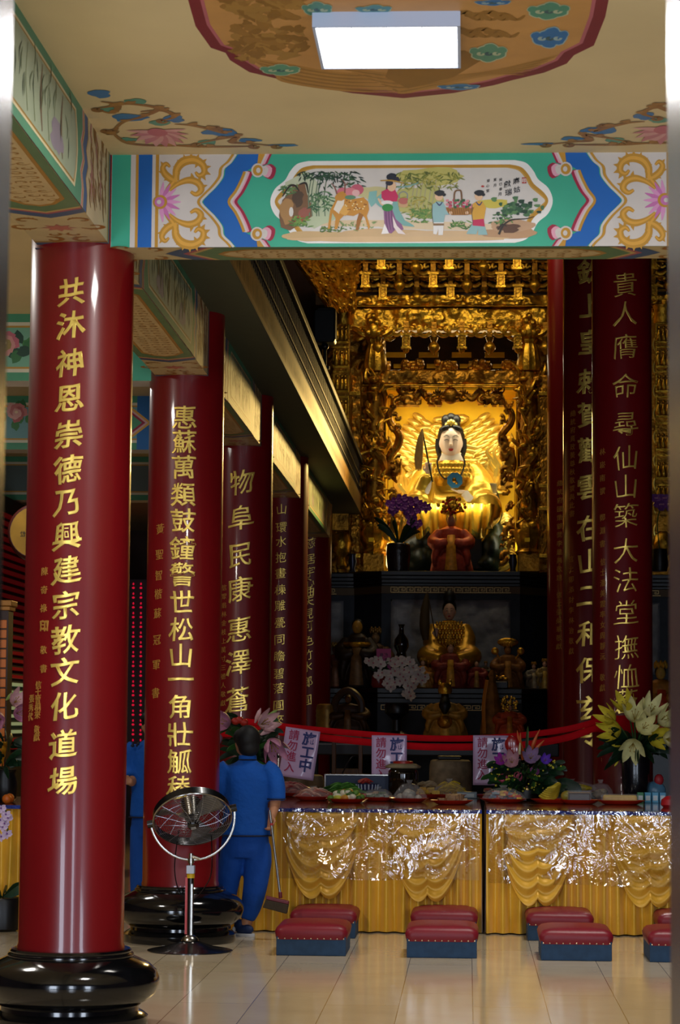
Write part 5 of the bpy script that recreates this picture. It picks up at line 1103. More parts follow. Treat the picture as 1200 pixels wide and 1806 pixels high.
# ------------------------------------------------------------------ offering tables with gold satin skirts
M_satin = mat('gold_satin', '#e6b02a', .36, .12, var=.1, vscale=3, sheen=.3, bump=.05, bscale=8)
M_satin2 = mat('gold_satin_swag', '#e2ac30', .38, .12, var=.08, vscale=3, sheen=.3)
M_trim = mat('blue_sequins', '#2b3f9a', .25, .3, bump=.8, bscale=90); M_pearl = mat('pearl_beads', '#e8e8f2', .2)
M_top = mat('red_table_top', '#6a2e18', .12, var=.25, vscale=6, coat=.5)
TBL = .892; TY0, TY1 = 17.57, 20.55
def plastic_mat():
    m = bpy.data.materials.new('clear_plastic_sheet'); m.use_nodes = True; nt = m.node_tree; L = nt.links; nt.nodes.remove(nt.nodes['Principled BSDF'])
    out = nt.nodes['Material Output']; tr = nt.nodes.new('ShaderNodeBsdfTransparent'); tr.inputs[0].default_value = (.96, .96, .97, 1); gl = nt.nodes.new('ShaderNodeBsdfGlossy'); gl.inputs['Roughness'].default_value = .02
    mx = nt.nodes.new('ShaderNodeMixShader'); fr = nt.nodes.new('ShaderNodeFresnel'); fr.inputs[0].default_value = 1.5
    mu = nt.nodes.new('ShaderNodeMath'); mu.operation = 'MULTIPLY_ADD'; mu.inputs[1].default_value = 1.2; mu.inputs[2].default_value = .13; mu.use_clamp = True
    tc = nt.nodes.new('ShaderNodeTexCoord'); n = nt.nodes.new('ShaderNodeTexNoise'); n.inputs['Scale'].default_value = 7; n.inputs['Detail'].default_value = 2.5; n.inputs['Distortion'].default_value = 1.6
    bp = nt.nodes.new('ShaderNodeBump'); bp.inputs['Strength'].default_value = .55; bp.inputs['Distance'].default_value = .03
    L.new(tc.outputs['Object'], n.inputs['Vector']); L.new(n.outputs['Fac'], bp.inputs['Height']); L.new(bp.outputs[0], gl.inputs['Normal'])
    L.new(fr.outputs[0], mu.inputs[0]); L.new(mu.outputs[0], mx.inputs[0]); L.new(tr.outputs[0], mx.inputs[1]); L.new(gl.outputs[0], mx.inputs[2]); L.new(mx.outputs[0], out.inputs[0]); return m
M_sheet = plastic_mat()
def offering_table(x0, x1, label, swags, sheet, seed, y0=TY0, y1=TY1):
    t = thing('offering_table', label, 'table', ((x0 + x1) / 2, y0, 0)); w = (x1 - x0) / 2; D = y1 - y0; rg = random.Random(seed)
    MB(M_top).span((-w, .0, TBL - .03), (w, D, TBL)).build('table_top', t, 0, bevel=.006)
    for sx in (-1, 1):
        for yy in (.12, D - .12): MB(M_wm).span((sx * (w - .08) - .02, yy - .02, 0), (sx * (w - .08) + .02, yy + .02, TBL - .03)).build('leg', t, 0)
    ph = [rg.random() * 6 for _ in range(5)]
    def sk(u, v, e=0):
        x = -w + 2 * w * u; f_ = (.020 + .012 * v) * sin(x * 60 + 1.3 * sin(x * 7 + ph[0]) + ph[1]) + .008 * sin(x * 93 + ph[2]) * (1 - v) + .006 * sin(x * 19 + ph[3])
        return Vector((x, -.03 + f_ - .03 * v - e, TBL - .02 - v * (TBL - .03)))
    mb = MB(M_satin); mb.grid(sk, int(w * 320), 14); mb.build('pleated_skirt', t, 180)
    for sx in (-1, 1): 
        mb = MB(M_satin); mb.grid(lambda u, v: Vector((sx * (w - .004 + .006 * (1 + sin(u * D * 50)) * v), u * D - .03, TBL - .02 - v * (TBL - .03))), 90, 8); mb.build('side_skirt', t, 180)
    for (cx, hw, dp) in swags:
        mb = MB(M_satin2)
        def sw(u, v):
            x = (u - .5) * 2; a = x * hw * (1 - .16 * v * (1 - abs(x))) ; sag = (1 - x * x) ** .9 * v * dp + abs(x) * v * .30 * (dp / .55)
            return Vector((cx + a * (1 + .08 * sin(v * 9)), -.085 - .035 * (1 - x * x) * v - .016 * sin(v * 34 + 2 * x) * (1 - .6 * abs(x)), TBL - .03 - sag))
        mb.grid(sw, 40, 48); mb.build('swag', t, 180)
    mb = MB(M_trim); mb.span((-w, -.075, TBL - .022), (w, -.03, TBL + .004)); tr_ = mb.build('sequin_trim', t, 0)
    mb = MB(M_pearl)
    for i in range(int(w * 2 / .085)): mb.ell((-w + .04 + i * .085 + rg.uniform(-.02, .02), -.078, TBL - .008 + rg.uniform(-.008, .008)), rg.uniform(.004, .0075), None, 7, 5)
    mb.build('pearl_beads', tr_)
    if sheet:
        rg = np.random.RandomState(seed); a0, a1, drop = sheet
        K = [(rg.uniform(-1, 1), rg.uniform(-1, 1), rg.uniform(8, 34), rg.rand() * 6.3, rg.uniform(.2, 1)) for _ in range(16)]
        def pl(u, v):
            x = a0 + (a1 - a0) * u; z = v * drop; d = sum(h * sin((kx * x + ky * z) * f_ + p) for kx, ky, f_, p, h in K) * .0034 + .05 * sin(2.6 * x + 3.5 * z + seed) + .02 * sin(5.3 * x - 4 * z)
            return Vector((x, -.145 - .03 * v + d * (.4 + v), TBL + .006 - z - .006 * sin(x * 9) * v))
        mb = MB(M_sheet); mb.grid(pl, 170, 44); mb.grid(lambda u, v: Vector((a0 + (a1 - a0) * u, -.145 + .16 * v, TBL + .006 + .003 * sin(u * 90))), 60, 2); mb.build('clear_plastic_sheet', t, 180)
    return t
X = lambda px: at(px, 1500, TY0).x
offering_table(X(405), X(850), 'left gold-skirted offering table beside the woman, clear plastic over its front', [(X(568) - (X(405) + X(850)) / 2, .24, .57), (X(755) - (X(405) + X(850)) / 2, .23, .58)], (X(490) - (X(405) + X(850)) / 2, X(846) - (X(405) + X(850)) / 2, .50), 3)
m_ = (X(858) + X(1290)) / 2
offering_table(X(858), X(1290), 'gold-skirted offering table on the lily side, glittering crumpled plastic over its front', [(X(948) - m_, .23, .60), (X(1145) - m_, .24, .60)], (X(862) - m_, X(1285) - m_, .53), 8)
offering_table(-4.9, X(36), 'gold-skirted table in the side aisle behind the nearest pillar', [], None, 5, 17.6, 19.6)
# ------------------------------------------------------------------ kneeling stools
M_leath = mat('maroon_leather', '#7a1624', .42, var=.12, vscale=4, bump=.04, bscale=40, spec=.4); M_blue = mat('blue_grey_carpet_side', '#24405e', .8, var=.15, vscale=20); M_nail = mat('brass_nail', '#c9b490', .3, .8)
def stool(px0, px1, pyf, label, first=[None]):
    c = atz((px0 + px1) / 2, pyf, 0); w = .47
    if first[0] is None:
        t = thing('kneeling_stool', label, 'stool', (c.x, c.y, 0), group='kneeling stools before the offering tables'); D = .58
        MB(M_blue).span((-w / 2 + .006, .008, 0), (w / 2 - .006, D - .008, .125)).build('base', t, 0, bevel=.006)
        mb = MB(M_leath); rings = []
        for z, e, rd in ((.105, .004, .04), (.12, .0, .04), (.155, -.006, .045), (.178, .004, .05), (.193, .022, .05), (.203, .06, .05), (.210, .13, .04), (.213, .22, .01)):
            hw, hd = w / 2 - e, D / 2 - e; q = []
            for cx, cy, a0 in ((1, 1, 0), (-1, 1, PI / 2), (-1, -1, PI), (1, -1, 1.5 * PI)):
                for i in range(6): a = a0 + i * PI / 10; q.append(Vector((cx * max(.002, hw - rd) + rd * cos(a), D / 2 + cy * max(.002, hd - rd) + rd * sin(a), z)))
            rings.append(q)
        mb.loft(rings); mb.build('cushion', t, 60)
        mb = MB(M_nail)
        for i in range(11): mb.ell((-w / 2 + .02 + i * (w - .04) / 10, -.004, .112), (.005, .003, .005), None, 6, 4)
        mb.build('nail_row', t); first[0] = t; return t
    return dup(first[0], (c.x, c.y, 0), None, label)
stool(485, 612, 1686, 'maroon kneeling stool of the front row, nearest the fan'); stool(716, 843, 1690, 'maroon kneeling stool of the front row, second from the fan')
stool(955, 1080, 1695, 'maroon kneeling stool of the front row, third from the fan'); stool(1148, 1272, 1698, 'maroon kneeling stool of the front row cut off by the doorframe')
stool(512, 628, 1655, 'maroon kneeling stool of the back row beneath the broom head'); stool(722, 845, 1657, 'maroon kneeling stool of the back row, second from the broom'); stool(930, 1047, 1660, 'maroon kneeling stool of the back row, third from the broom'); stool(1162, 1280, 1663, 'maroon kneeling stool of the back row cut off by the doorframe')
# ------------------------------------------------------------------ pedestal fan
fb = atz(335, 1677, 0); t = thing('pedestal_fan', 'chrome and black drum fan on a pole, tilted down, before the second pillar', 'fan', (fb.x, fb.y, 0))
s_ = fb.y / F; M_chr = mat('chrome', '#b4b0a8', .2, 1.0); M_fblk = mat('fan_black', '#0c0c0e', .25, coat=.4); M_fgr = mat('fan_wire', '#8c8c92', .3, .8); M_redp = mat('red_pole', '#b3201c', .3); M_blade = mat('fan_blade', '#6e6a66', .3, .5)
MB(M_fblk).lathe([(.285, 0), (.285, .006), (.26, .013), (.17, .028), (.10, .05), (.05, .07)], (0, 0, 0), 40).build('base', t)
MB(M_chr).lathe([(.062, .068), (.055, .085), (.03, .105), (.018, .108)], (0, 0, 0), 24).build('collar', t)
zf = lambda y: 1.54 - (y - 1272) * s_ ; MB(M_fblk).cyl((0, 0, .07), (0, 0, zf(1545)), .022, 14).build('pole', t); MB(M_redp).span((-.036, -.006, .11), (-.012, .006, zf(1549))).build('red_pole_strip', t, 0); MB(M_chr).span((.005, -.026, .1), (.016, -.015, zf(1560))).build('pole_seam', t, 0)
MB(mat('yellow_label', '#d8b01c', .5)).lathe([(.026, 0), (.026, .03)], (0, 0, zf(1550)), 14).build('label_band', t)
MB(M_wm).span((-.026, -.04, zf(1542)), (.026, .026, zf(1528))).build('switch_tag', t, 0, bevel=.003); MB(M_chr).cyl((0, 0, zf(1532)), (0, 0, zf(1507)), .014, 12).lathe([(.022, zf(1524)), (.022, zf(1516))], (0, 0, 0), 12).build('neck', t)
fc = Vector((at(339, 1442, fb.y).x - fb.x, 0, zf(1442))); n = Vector((.17, -.66, -.73)).normalized(); Rf = .262
ax = Vector((1, .0, .16)); ax = (ax - n * ax.dot(n)).normalized(); ay = n.cross(ax)
P3 = lambda r, a, h: fc + (ax * cos(a) + ay * sin(a)) * r + n * h
A_ = np.linspace(0, 2 * PI, 49)[:-1]
mb = MB(M_fblk); hoop = [[P3(Rf, a, h) for a in A_] for h in (-.028, .03)]; mb.loft(hoop, caps=False); mb.loft([[P3(Rf - .008, a, h) for a in A_] for h in (.03, -.028)], caps=False)
drum = mb.build('drum', t, 60)
mb = MB(M_chr)
for h in (.03,): mb.tube([P3(Rf, a, h) for a in A_], .006, 6, closed=True)
mb.build('drum_rim', drum)
mb = MB(M_fgr)
for sgn, h0, bul in ((1, .03, .06), (-1, -.028, .095)):
    for i in range(15): r = .05 + i * .0148; mb.tube([P3(r, a, sgn * abs(h0) + sgn * bul * (1 - (r / Rf) ** 2)) for a in A_], .0013, 4, closed=True)
    for i in range(16): a = i * PI / 8; mb.tube([P3(r, a + (r * 1.3 if sgn > 0 else 0), sgn * abs(h0) + sgn * bul * (1 - (r / Rf) ** 2)) for r in np.linspace(.04, Rf, 7)], .002, 4)
mb.build('wire_guard', t)
mb = MB(M_fblk); mb.ell(fc + n * .075, (.042, .042, .03), None, 14, 10, Matrix((ax, ay, n)).transposed().to_4x4()); hub = mb.build('hub', t)
mb = MB(mat('badge_white', '#d8d8d8', .4))
for i, ch in enumerate('FAN'): pass
for yy in (-.008, .006): mb.add([P3(0, 0, .1065) + ax * x + ay * (yy + y) for x, y in ((-.017, -.003), (.017, -.003), (.017, .003), (-.017, .003))], [(0, 1, 2, 3)])
mb.build('badge_lines', hub, 0)
mb = MB(M_chr); mb.tube([fc + n * -.12, fc + n * .02], [.07, .05], 18); mb.build('motor', t)
mb = MB(M_blade)
for i in range(3):
    a0 = i * 2 * PI / 3 + .6; mb.grid(lambda u, v: P3(.05 + u * .19, a0 + (v - .5) * (.5 + .25 * u), (v - .5) * -.07 + .0), 8, 6)
mb.build('blades', t, 180, solid=.003)
mb = MB(M_chr); b0 = fc + ax * (Rf + .022); b1 = fc - ax * (Rf + .022); up = (ax.cross(Vector((0, 1, 0)))).normalized(); up = up if up.z < 0 else -up
yk = [fc + ax * (Rf + .022) * cos(a) + up * (Rf + .03) * sin(a) for a in np.linspace(0, PI, 25)]; mb.tube(yk, .0085, 8, flat=.6, up=(0, 1, 0)); mb.tube([yk[12], Vector((0, 0, zf(1512)))], .012, 8); mb.build('yoke', t)
for b, sg in ((b0, 1), (b1, -1)): MB(M_fblk).tube([b - ax * sg * .03, b + ax * sg * .02], .026, 12).build('pivot_knob', t)
MB(M_fblk).tube(catmull([fc + Vector((-.1, .1, -.1)), Vector((-.12, .08, zf(1530))), Vector((-.09, .05, zf(1570))), Vector((-.02, .03, zf(1590)))], 6), .004, 6).tube(catmull([fc + Vector((.12, .1, -.12)), Vector((.13, .08, zf(1540))), Vector((.08, .06, zf(1570))), Vector((.02, .03, zf(1590)))], 6), .004, 6).build('cord', t)
# ------------------------------------------------------------------ red barrier ribbon and paper notices
RY = 20.62; M_rib = mat('red_ribbon', '#d0101c', .85, var=.12, vscale=6, bump=.2, bscale=14, spec=.15)
rb = thing('barrier_ribbon', 'red cloth ribbon strung in two strands between the pillars behind the offerings', 'ribbon', at(760, 1305, RY))
q0 = rb.location; mb = MB(M_rib)
for off, pts in ((0, [(432, 1272), (500, 1281), (580, 1289), (660, 1296), (750, 1302), (840, 1302), (920, 1297), (1000, 1286), (1062, 1270)]), (1, [(432, 1280), (500, 1292), (580, 1302), (660, 1310), (750, 1317), (840, 1317), (920, 1314), (1000, 1301), (1062, 1279)])):
    mb.tube(catmull([at(x, y, RY + .02 * off) - q0 for x, y in pts], 8), .026 if off == 0 else .03, 8, flat=.35, up=(0, 1, 0))
strand = mb.build('ribbon_strands', rb)
for P_, za, zb in ((pC, at(430, 1300, 20.7).z, at(430, 1268, 20.7).z), (pF, at(1098, 1292, 20.9).z, at(1098, 1262, 20.9).z)):
    mb = MB(M_rib); c = P_.location - q0; zs = np.linspace(za, zb, 7); mb.lathe([(.276 + .006 * (i % 2), z - q0.z) for i, z in enumerate(zs)], (c.x, c.y, 0), 40); mb.build('pillar_wrap', rb)
M_paper = mat('pink_notice_paper', '#d8b4dc', .35, coat=.4)
def notice(px, py, rot, label):
    o = at(px, py, RY - .045); t = thing('paper_notice', label, 'notice', o, group='pink paper notices on the ribbon'); w, h = .302, .425; k = RY / F
    t.rotation_euler = (0, rot, 0)
    mb = MB(M_paper); mb.grid(lambda u, v: Vector((-w / 2 + w * u, .012 * sin(u * 5 + v * 2) * v, -h * v)), 12, 16); pp = mb.build('paper', t, 180, solid=.002)
    P = Paint((0, -.0085, 0), (1, 0, 0), (0, 0, -1), (0, -1, 0), lift=.001)
    for i, ch in enumerate('施工中'): P.text(ch, .065, .075 + i * .115, .118, '#232c78', 2, .03)
    for i, ch in enumerate('請勿進入'): P.text(ch, -.07, .06 + i * .092, .092, '#b01f52', 2, .014)
    for i in range(len(P.mb.v)):
        x, y, z = P.mb.v[i]; u, v = (x + w / 2) / w, -z / h; P.mb.v[i] = (x, y + .012 * sin(u * 5 + v * 2) * v + .005, z)
    P.build('lettering', t); return t
notice(535, 1286, R(8), 'pink paper notice tilted on the ribbon, nearest the woman with the broom'); notice(687, 1297, R(0), 'pink paper notice partly covered by the dark lidded jar'); notice(866, 1297, R(0), 'pink paper notice beside the tropical flower arrangement')
# ------------------------------------------------------------------ people
M_skin = mat('skin', '#b9805c', .5, var=.05, vscale=8); M_cloth = mat('blue_uniform_cotton', '#0451ab', .85, var=.1, vscale=5, bump=.9, bscale=9); M_cloth2 = mat('blue_trouser_cotton', '#04469c', .85, var=.1, vscale=5, bump=.9, bscale=7)
M_pipe = mat('navy_piping', '#0b1430', .7); M_hairp = mat('black_hair', '#080707', .65, var=.3, vscale=30, stretch=(3, 3, .5)); M_shoe = mat('navy_shoe', '#132a55', .6); M_sole = mat('white_sole', '#c9ccd2', .6)
def ringp(c, a, b, n=24, wob=0, ph=0): return [c + Vector((a * cos(t) * (1 + wob * sin(3 * t + ph)), b * sin(t) * (1 + wob * sin(5 * t + ph)), 0)) for t in np.linspace(0, 2 * PI, n + 1)[:-1]]
def limb(mb, pts, rs, seg=14): mb.tube(catmull(pts, 5), rs, seg)
py_ = 17.12; fl = at(436, 1646, py_); pl_ = Vector((fl.x, py_, 0))
wm = thing('person', 'person seen from behind in blue short-sleeved uniform, black hair, holding a long broom', 'person', pl_)
Q = PL(py_, pl_); k = Q.s
mb = MB(M_skin)                                                        # one continuous body
mb.ell(Q(437, 1308, .0), (.078, .092, .108), None, 18, 12); mb.ell(Q(427, 1318, .05), (.05, .06, .06), None, 12, 8); mb.ell(Q(417, 1312, .02), (.012, .022, .03), None, 8, 6); mb.ell(Q(419, 1316, .1), (.02, .02, .02), None, 8, 6)
limb(mb, [Q(437, 1322, .01), Q(436, 1336, .0), Q(435, 1352, -.0)], [.052, .05, .06])
mb.loft([ringp(Q(435, y, 0), a, b) for y, a, b in ((1346, .06, .06), (1354, .14, .08), (1380, .14, .09), (1430, .12, .085), (1470, .145, .1), (1500, .14, .1))])
limb(mb, [Q(470, 1356, 0), Q(484, 1385, -.01), Q(486, 1412, -.02), Q(484, 1428, -.06), Q(481, 1441, -.10)], [.055, .048, .042, .034, .026]); limb(mb, [Q(402, 1356, 0), Q(391, 1385, 0), Q(390, 1412, .06), Q(400, 1425, .2)], [.055, .048, .04, .026])
for pts in ([Q(453, 1490, 0), Q(451, 1550, -.01), Q(438, 1612, .02), Q(432, 1640, .0)], [Q(414, 1490, 0), Q(402, 1550, .02), Q(396, 1612, .06), Q(394, 1634, .1)]): limb(mb, pts, [.08, .06, .045, .036])
hand(mb, Q(481, 1438, -.10), (-.05, -.25, -1), (-.6, -.9, 0), .155, .95, 1); hand(mb, Q(400, 1425, .2), (.3, 1, -.2), (0, 0, -1), .155, .5, 1)
mb.build('body', wm, remesh=.0075, msmooth=2)
mb = MB(M_hairp); mb.ell(Q(438, 1303, -.012), (.09, .103, .10), None, 20, 14); mb.ell(Q(440, 1318, -.035), (.078, .07, .07), None, 16, 10); mb.ell(Q(424, 1300, .03), (.055, .08, .06), None, 14, 10); mb.build('hair', wm, remesh=.01, msmooth=3)
mb = MB(M_cloth)
mb.loft([ringp(Q(cx, y, 0), a, b, 28, .012, y) for y, cx, a, b in ((1339, 437, .060, .062), (1345, 436, .085, .07), (1351, 435, .145, .085), (1360, 435, .172, .1), (1375, 435, .172, .112), (1400, 435, .162, .112), (1425, 434, .160, .112), (1450, 434, .172, .122), (1474, 433, .186, .13), (1476, 433, .16, .11))])
limb(mb, [Q(466, 1355, 0), Q(479, 1364, 0), Q(487, 1385, -.01), Q(488, 1412, -.02)], [.07, .072, .068, .066]); limb(mb, [Q(404, 1355, 0), Q(393, 1364, 0), Q(388, 1385, 0), Q(389, 1412, .05)], [.07, .072, .068, .066])
jk = mb.build('jacket', wm, remesh=.011, msmooth=4)
mb = MB(M_pipe); mb.tube([v + Vector((0, 0, .004)) for v in ringp(Q(433, 1474, 0), .188, .132, 32)], .006, 6, closed=True); mb.tube(ringp(Q(437, 1340, 0), .062, .064, 20), .006, 6, closed=True)
mb.tube(ringp(Q(488, 1409, -.02), .068, .068, 16), .005, 6, closed=True); mb.build('piping', jk)
MB(M_cloth).lathe([(.066, -.012), (.064, .02), (.058, .026)], Q(437, 1338, .0), 20).build('collar', jk)
mb = MB(M_cloth2)
mb.loft([ringp(Q(433, y, 0), a, b, 24, .01, y) for y, a, b in ((1466, .155, .11), (1480, .172, .122), (1500, .176, .125), (1512, .165, .115))])
limb(mb, [Q(454, 1492, 0), Q(455, 1520, 0), Q(451, 1560, -.01), Q(444, 1595, .0), Q(437, 1616, .01), Q(435, 1622, .01)], [.097, .1, .088, .076, .062, .05], 18)
limb(mb, [Q(412, 1492, 0), Q(408, 1520, .01), Q(401, 1560, .03), Q(396, 1595, .05), Q(394, 1620, .08)], [.09, .092, .082, .07, .055], 18)
mb.build('trousers', wm, remesh=.011, msmooth=4)
for (px, dy, d) in ((431, .0, Vector((-.35, .2, 0))), (394, .1, Vector((-.1, .3, 0)))):
    mb = MB(M_shoe); c = Q(px, 1646, dy); c.z = 0; u = Vector((.8, -.6, 0)) if px > 420 else Vector((.2, 1, 0)); u.normalize(); M_ = Matrix(((u.x, -u.y, 0), (u.y, u.x, 0), (0, 0, 1)))
    mb.ell(c + Vector((0, 0, .05)), (.085, .042, .04), None, 14, 8, M_.to_4x4()); mb.ell(c + Vector((0, 0, .075)) - u * .04, (.05, .042, .045), None, 12, 8, M_.to_4x4()); sh_ = mb.build('shoe', wm, remesh=.007, msmooth=2)
    mb = MB(M_sole); mb.lathe([(1, 0), (1.03, .008), (1, .022)], (0, 0, 0), 20); 
    mb.v = [tuple(c + M_ @ Vector((x * .092, y * .046, z))) for x, y, z in mb.v]; mb.build('sole', sh_)
    if px > 420: MB(M_sole).ell(c + Vector((-.075, -.0, .045)), (.014, .02, .022), None, 8, 6).build('heel_patch', sh_)
# the broom she holds
bh = at(490, 1597, 16.86); t = thing('broom', 'silver-handled broom with dark brush head, held by the person seen from behind', 'broom', bh)
Qb = PL(16.86, bh)
mb = MB(mat('broom_handle', '#aeb4bd', .25, .9)); top = Q(479, 1428, -.15) + pl_ - bh; mb.tube([top, Qb(495, 1582)], .0085, 10); mb.build('handle', t)
MB(mat('broom_grip_ring', '#a82832', .4)).tube([top.lerp(Qb(495, 1582), .15), top.lerp(Qb(495, 1582), .175)], .0105, 10).build('grip_ring', t); MB(mat('maroon_plastic', '#6a1f2c', .45)).tube([Qb(494.5, 1573), Qb(495, 1584)], .014, 10).prism([(-.085, .035), (.075, .0), (.075, -.022), (-.085, .012)], Qb(491, 1589, -.03) , (1, 0, 0), (0, 0, 1), -.07).build('head_block', t, bevel=.004)
mb = MB(mat('brown_bristles', '#3a2d1c', .8, var=.3, vscale=60, stretch=(4, 4, .4))); mb.prism([(-.085, .012), (.075, -.022), (.062, -.088), (-.108, -.045)], Qb(491, 1589, -.03), (1, 0, 0), (0, 0, 1), -.065); mb.build('bristles', t, 0, bevel=.006)
# person standing behind the second pillar, facing the door
qy = 18.6; c = at(272, 1620, qy); loc = Vector((c.x, qy, 0)); t = thing('person', 'person in bright blue uniform with black cloth buttons, mostly hidden behind the second pillar', 'person', loc)
Q = PL(qy, loc)
mb = MB(M_skin); mb.ell(Q(268, 1280, 0), (.072, .09, .105), None, 18, 12); mb.ell(Q(268, 1284, -.09), (.015, .025, .03), None, 8, 6); mb.ell(Q(268, 1291, -.04), (.05, .05, .05), None, 12, 8); mb.ell(Q(252, 1282, 0), (.012, .02, .03), None, 8, 6); limb(mb, [Q(268, 1292), Q(268, 1306), Q(269, 1320)], [.05, .05, .06])
mb.loft([ringp(Q(270, y), a, b) for y, a, b in ((1312, .07, .06), (1320, .15, .08), (1350, .15, .1), (1400, .13, .09), (1440, .15, .1), (1470, .15, .1))])
limb(mb, [Q(238, 1318), Q(230, 1355, .0), Q(236, 1378, -.08), Q(232, 1376, -.14)], [.055, .045, .035, .026]); limb(mb, [Q(302, 1318), Q(312, 1360), Q(312, 1395), Q(310, 1425)], [.055, .045, .038, .026])
for sg in (-1, 1): limb(mb, [Q(270 + sg * 18, 1450), Q(270 + sg * 22, 1530), Q(270 + sg * 24, 1600), Q(270 + sg * 25, 1614)], [.085, .06, .045, .035])
hand(mb, Q(238, 1377, -.12), (-1, -.3, 0), (.2, -1, 0), .15, .5, -1); hand(mb, Q(310, 1424), (0, -.1, -1), (-1, 0, 0), .15, .4, 1); mb.build('body', t, remesh=.009, msmooth=2)
MB(M_hairp).ell(Q(268, 1272, .015), (.085, .1, .095), None, 18, 12).ell(Q(262, 1266, -.03), (.06, .07, .05), None, 12, 8).build('hair', t, remesh=.011, msmooth=2)
for sg in (-1, 1):
    p0_ = Q(268 + sg * 7, 1278, -.083); MB(M_ink).ell(p0_, (.014, .008, .006), None, 8, 5).build('eye', t)
MB(M_lip).ell(Q(268, 1294, -.083), (.022, .008, .007), None, 8, 5).build('mouth', t)
mb = MB(M_cloth); mb.loft([ringp(Q(270, y), a, b, 28, .012, y) for y, a, b in ((1303, .062, .062), (1308, .09, .07), (1314, .15, .085), (1325, .178, .1), (1350, .175, .115), (1400, .168, .115), (1440, .185, .13), (1442, .16, .11))])
limb(mb, [Q(240, 1316), Q(231, 1328), Q(229, 1352), Q(233, 1372, -.06)], [.066, .07, .066, .06]); limb(mb, [Q(300, 1316), Q(309, 1328), Q(313, 1352), Q(313, 1378)], [.066, .07, .066, .06]); jk = mb.build('jacket', t, remesh=.012, msmooth=4)
mb = MB(M_pipe)
for i, y in enumerate((1312, 1345, 1380, 1412)):
    for dx in (-18, -9) if i == 0 else (-4, 4): mb.ell(Q(256 + dx if i == 0 else 270 + dx, y + (3 if dx == -18 else 0), -.115), (.012, .012, .012), None, 8, 6); mb.tube([Q((256 if i == 0 else 270) + dx - 3, y + 4, -.112), Q((256 if i == 0 else 270) + dx + 3, y - 4, -.118)], .008, 6)
mb.tube(ringp(Q(270, 1441), .187, .132, 32), .006, 6, closed=True); mb.build('cloth_buttons', jk)
mb = MB(M_cloth2); mb.loft([ringp(Q(270, y), a, b) for y, a, b in ((1432, .155, .11), (1450, .172, .12), (1475, .17, .12))])
for sg in (-1, 1): limb(mb, [Q(270 + sg * 19, 1460), Q(270 + sg * 21, 1520), Q(270 + sg * 23, 1575), Q(270 + sg * 24, 1604)], [.095, .09, .076, .066], 18)
mb.build('trousers', t, remesh=.012, msmooth=4)
for sg in (-1, 1): 
    c = Q(270 + sg * 25, 1620); c.z = 0; MB(M_shoe).ell(c + Vector((0, -.06, .045)), (.042, .11, .04)).ell(c + Vector((0, 0, .06)), (.042, .05, .05)).build('shoe', t, remesh=.009, msmooth=2)
# ------------------------------------------------------------------ flowers
M_leaf = mat('dark_leaf', '#14301a', .4, var=.4, vscale=9); M_leafy = mat('mid_leaf', '#2f5a26', .45, var=.4, vscale=9); M_stem = mat('stem_green', '#3c5a2a', .6)
def petal(mb, o, d, side, ln, w, cup, m):
    d = Vector(d).normalized(); side = (Vector(side) - d * Vector(side).dot(d)).normalized(); n = d.cross(side)
    def f(u, v):
        x = (u - .5) * 2; return o + d * (ln * v) + side * (x * w * sin(PI * min(1, v * .92 + .06)) ** .8) + n * (cup * ln * (v * v) - .25 * w * x * x)
    mb.grid(f, 4, 6, m)
def lily(mb, c, d, s, m, mt):
    d = Vector(d).normalized(); a = d.orthogonal().normalized(); b = d.cross(a)
    for i in range(6):
        t_ = i * PI / 3; r_ = a * cos(t_) + b * sin(t_); petal(mb, c, d * .5 + r_ * .9, r_.cross(d), s, s * .2, -.62, m)
    for i in range(5):
        t_ = i * 2 * PI / 5; e = c + d * s * .62 + (a * cos(t_) + b * sin(t_)) * s * .14; mb.tube([c, e], s * .014, 4, mt); mb.ell(e, s * .03, mt, 6, 4)
def bud(mb, c, d, s, m): d = Vector(d).normalized(); mb.tube([c, c + d * s * .35, c + d * s * .75, c + d * s], [s * .05, s * .15, s * .13, s * .02], 8, m)
def blade(mb, o, d, ln, w, droop, m):
    d = Vector(d); p = catmull([o, o + d * ln * .5, o + d * ln * .85 + Vector((0, 0, -droop * .5)), o + d * ln + Vector((0, 0, -droop))], 4); mb.tube(p, [w * .4, w, w * .8, w * .1], 6, m, flat=.18, up=(d.y, -d.x, .3))
def orchid(mb, c, s, m, mc, tilt=0):
    n = Vector((sin(tilt), -1, .1)).normalized(); a = n.orthogonal().normalized(); a = Vector((1, 0, 0)) - n * n.x; a.normalize(); b = n.cross(a) * -1
    for an, w in ((PI / 2, .3), (PI / 2 + 2.2, .3), (PI / 2 - 2.2, .3), (.1, .48), (PI - .1, .48)):
        r_ = a * cos(an) + b * sin(an); petal(mb, c, r_, r_.cross(n), s * .5, s * w * .55, .15, m)
    mb.ell(c + n * s * .06, s * .09, mc, 7, 5)
def vase(t, prof, m, name='vase_body', seg=28): MB(m).lathe(prof, (0, 0, 0), seg).build(name, t)
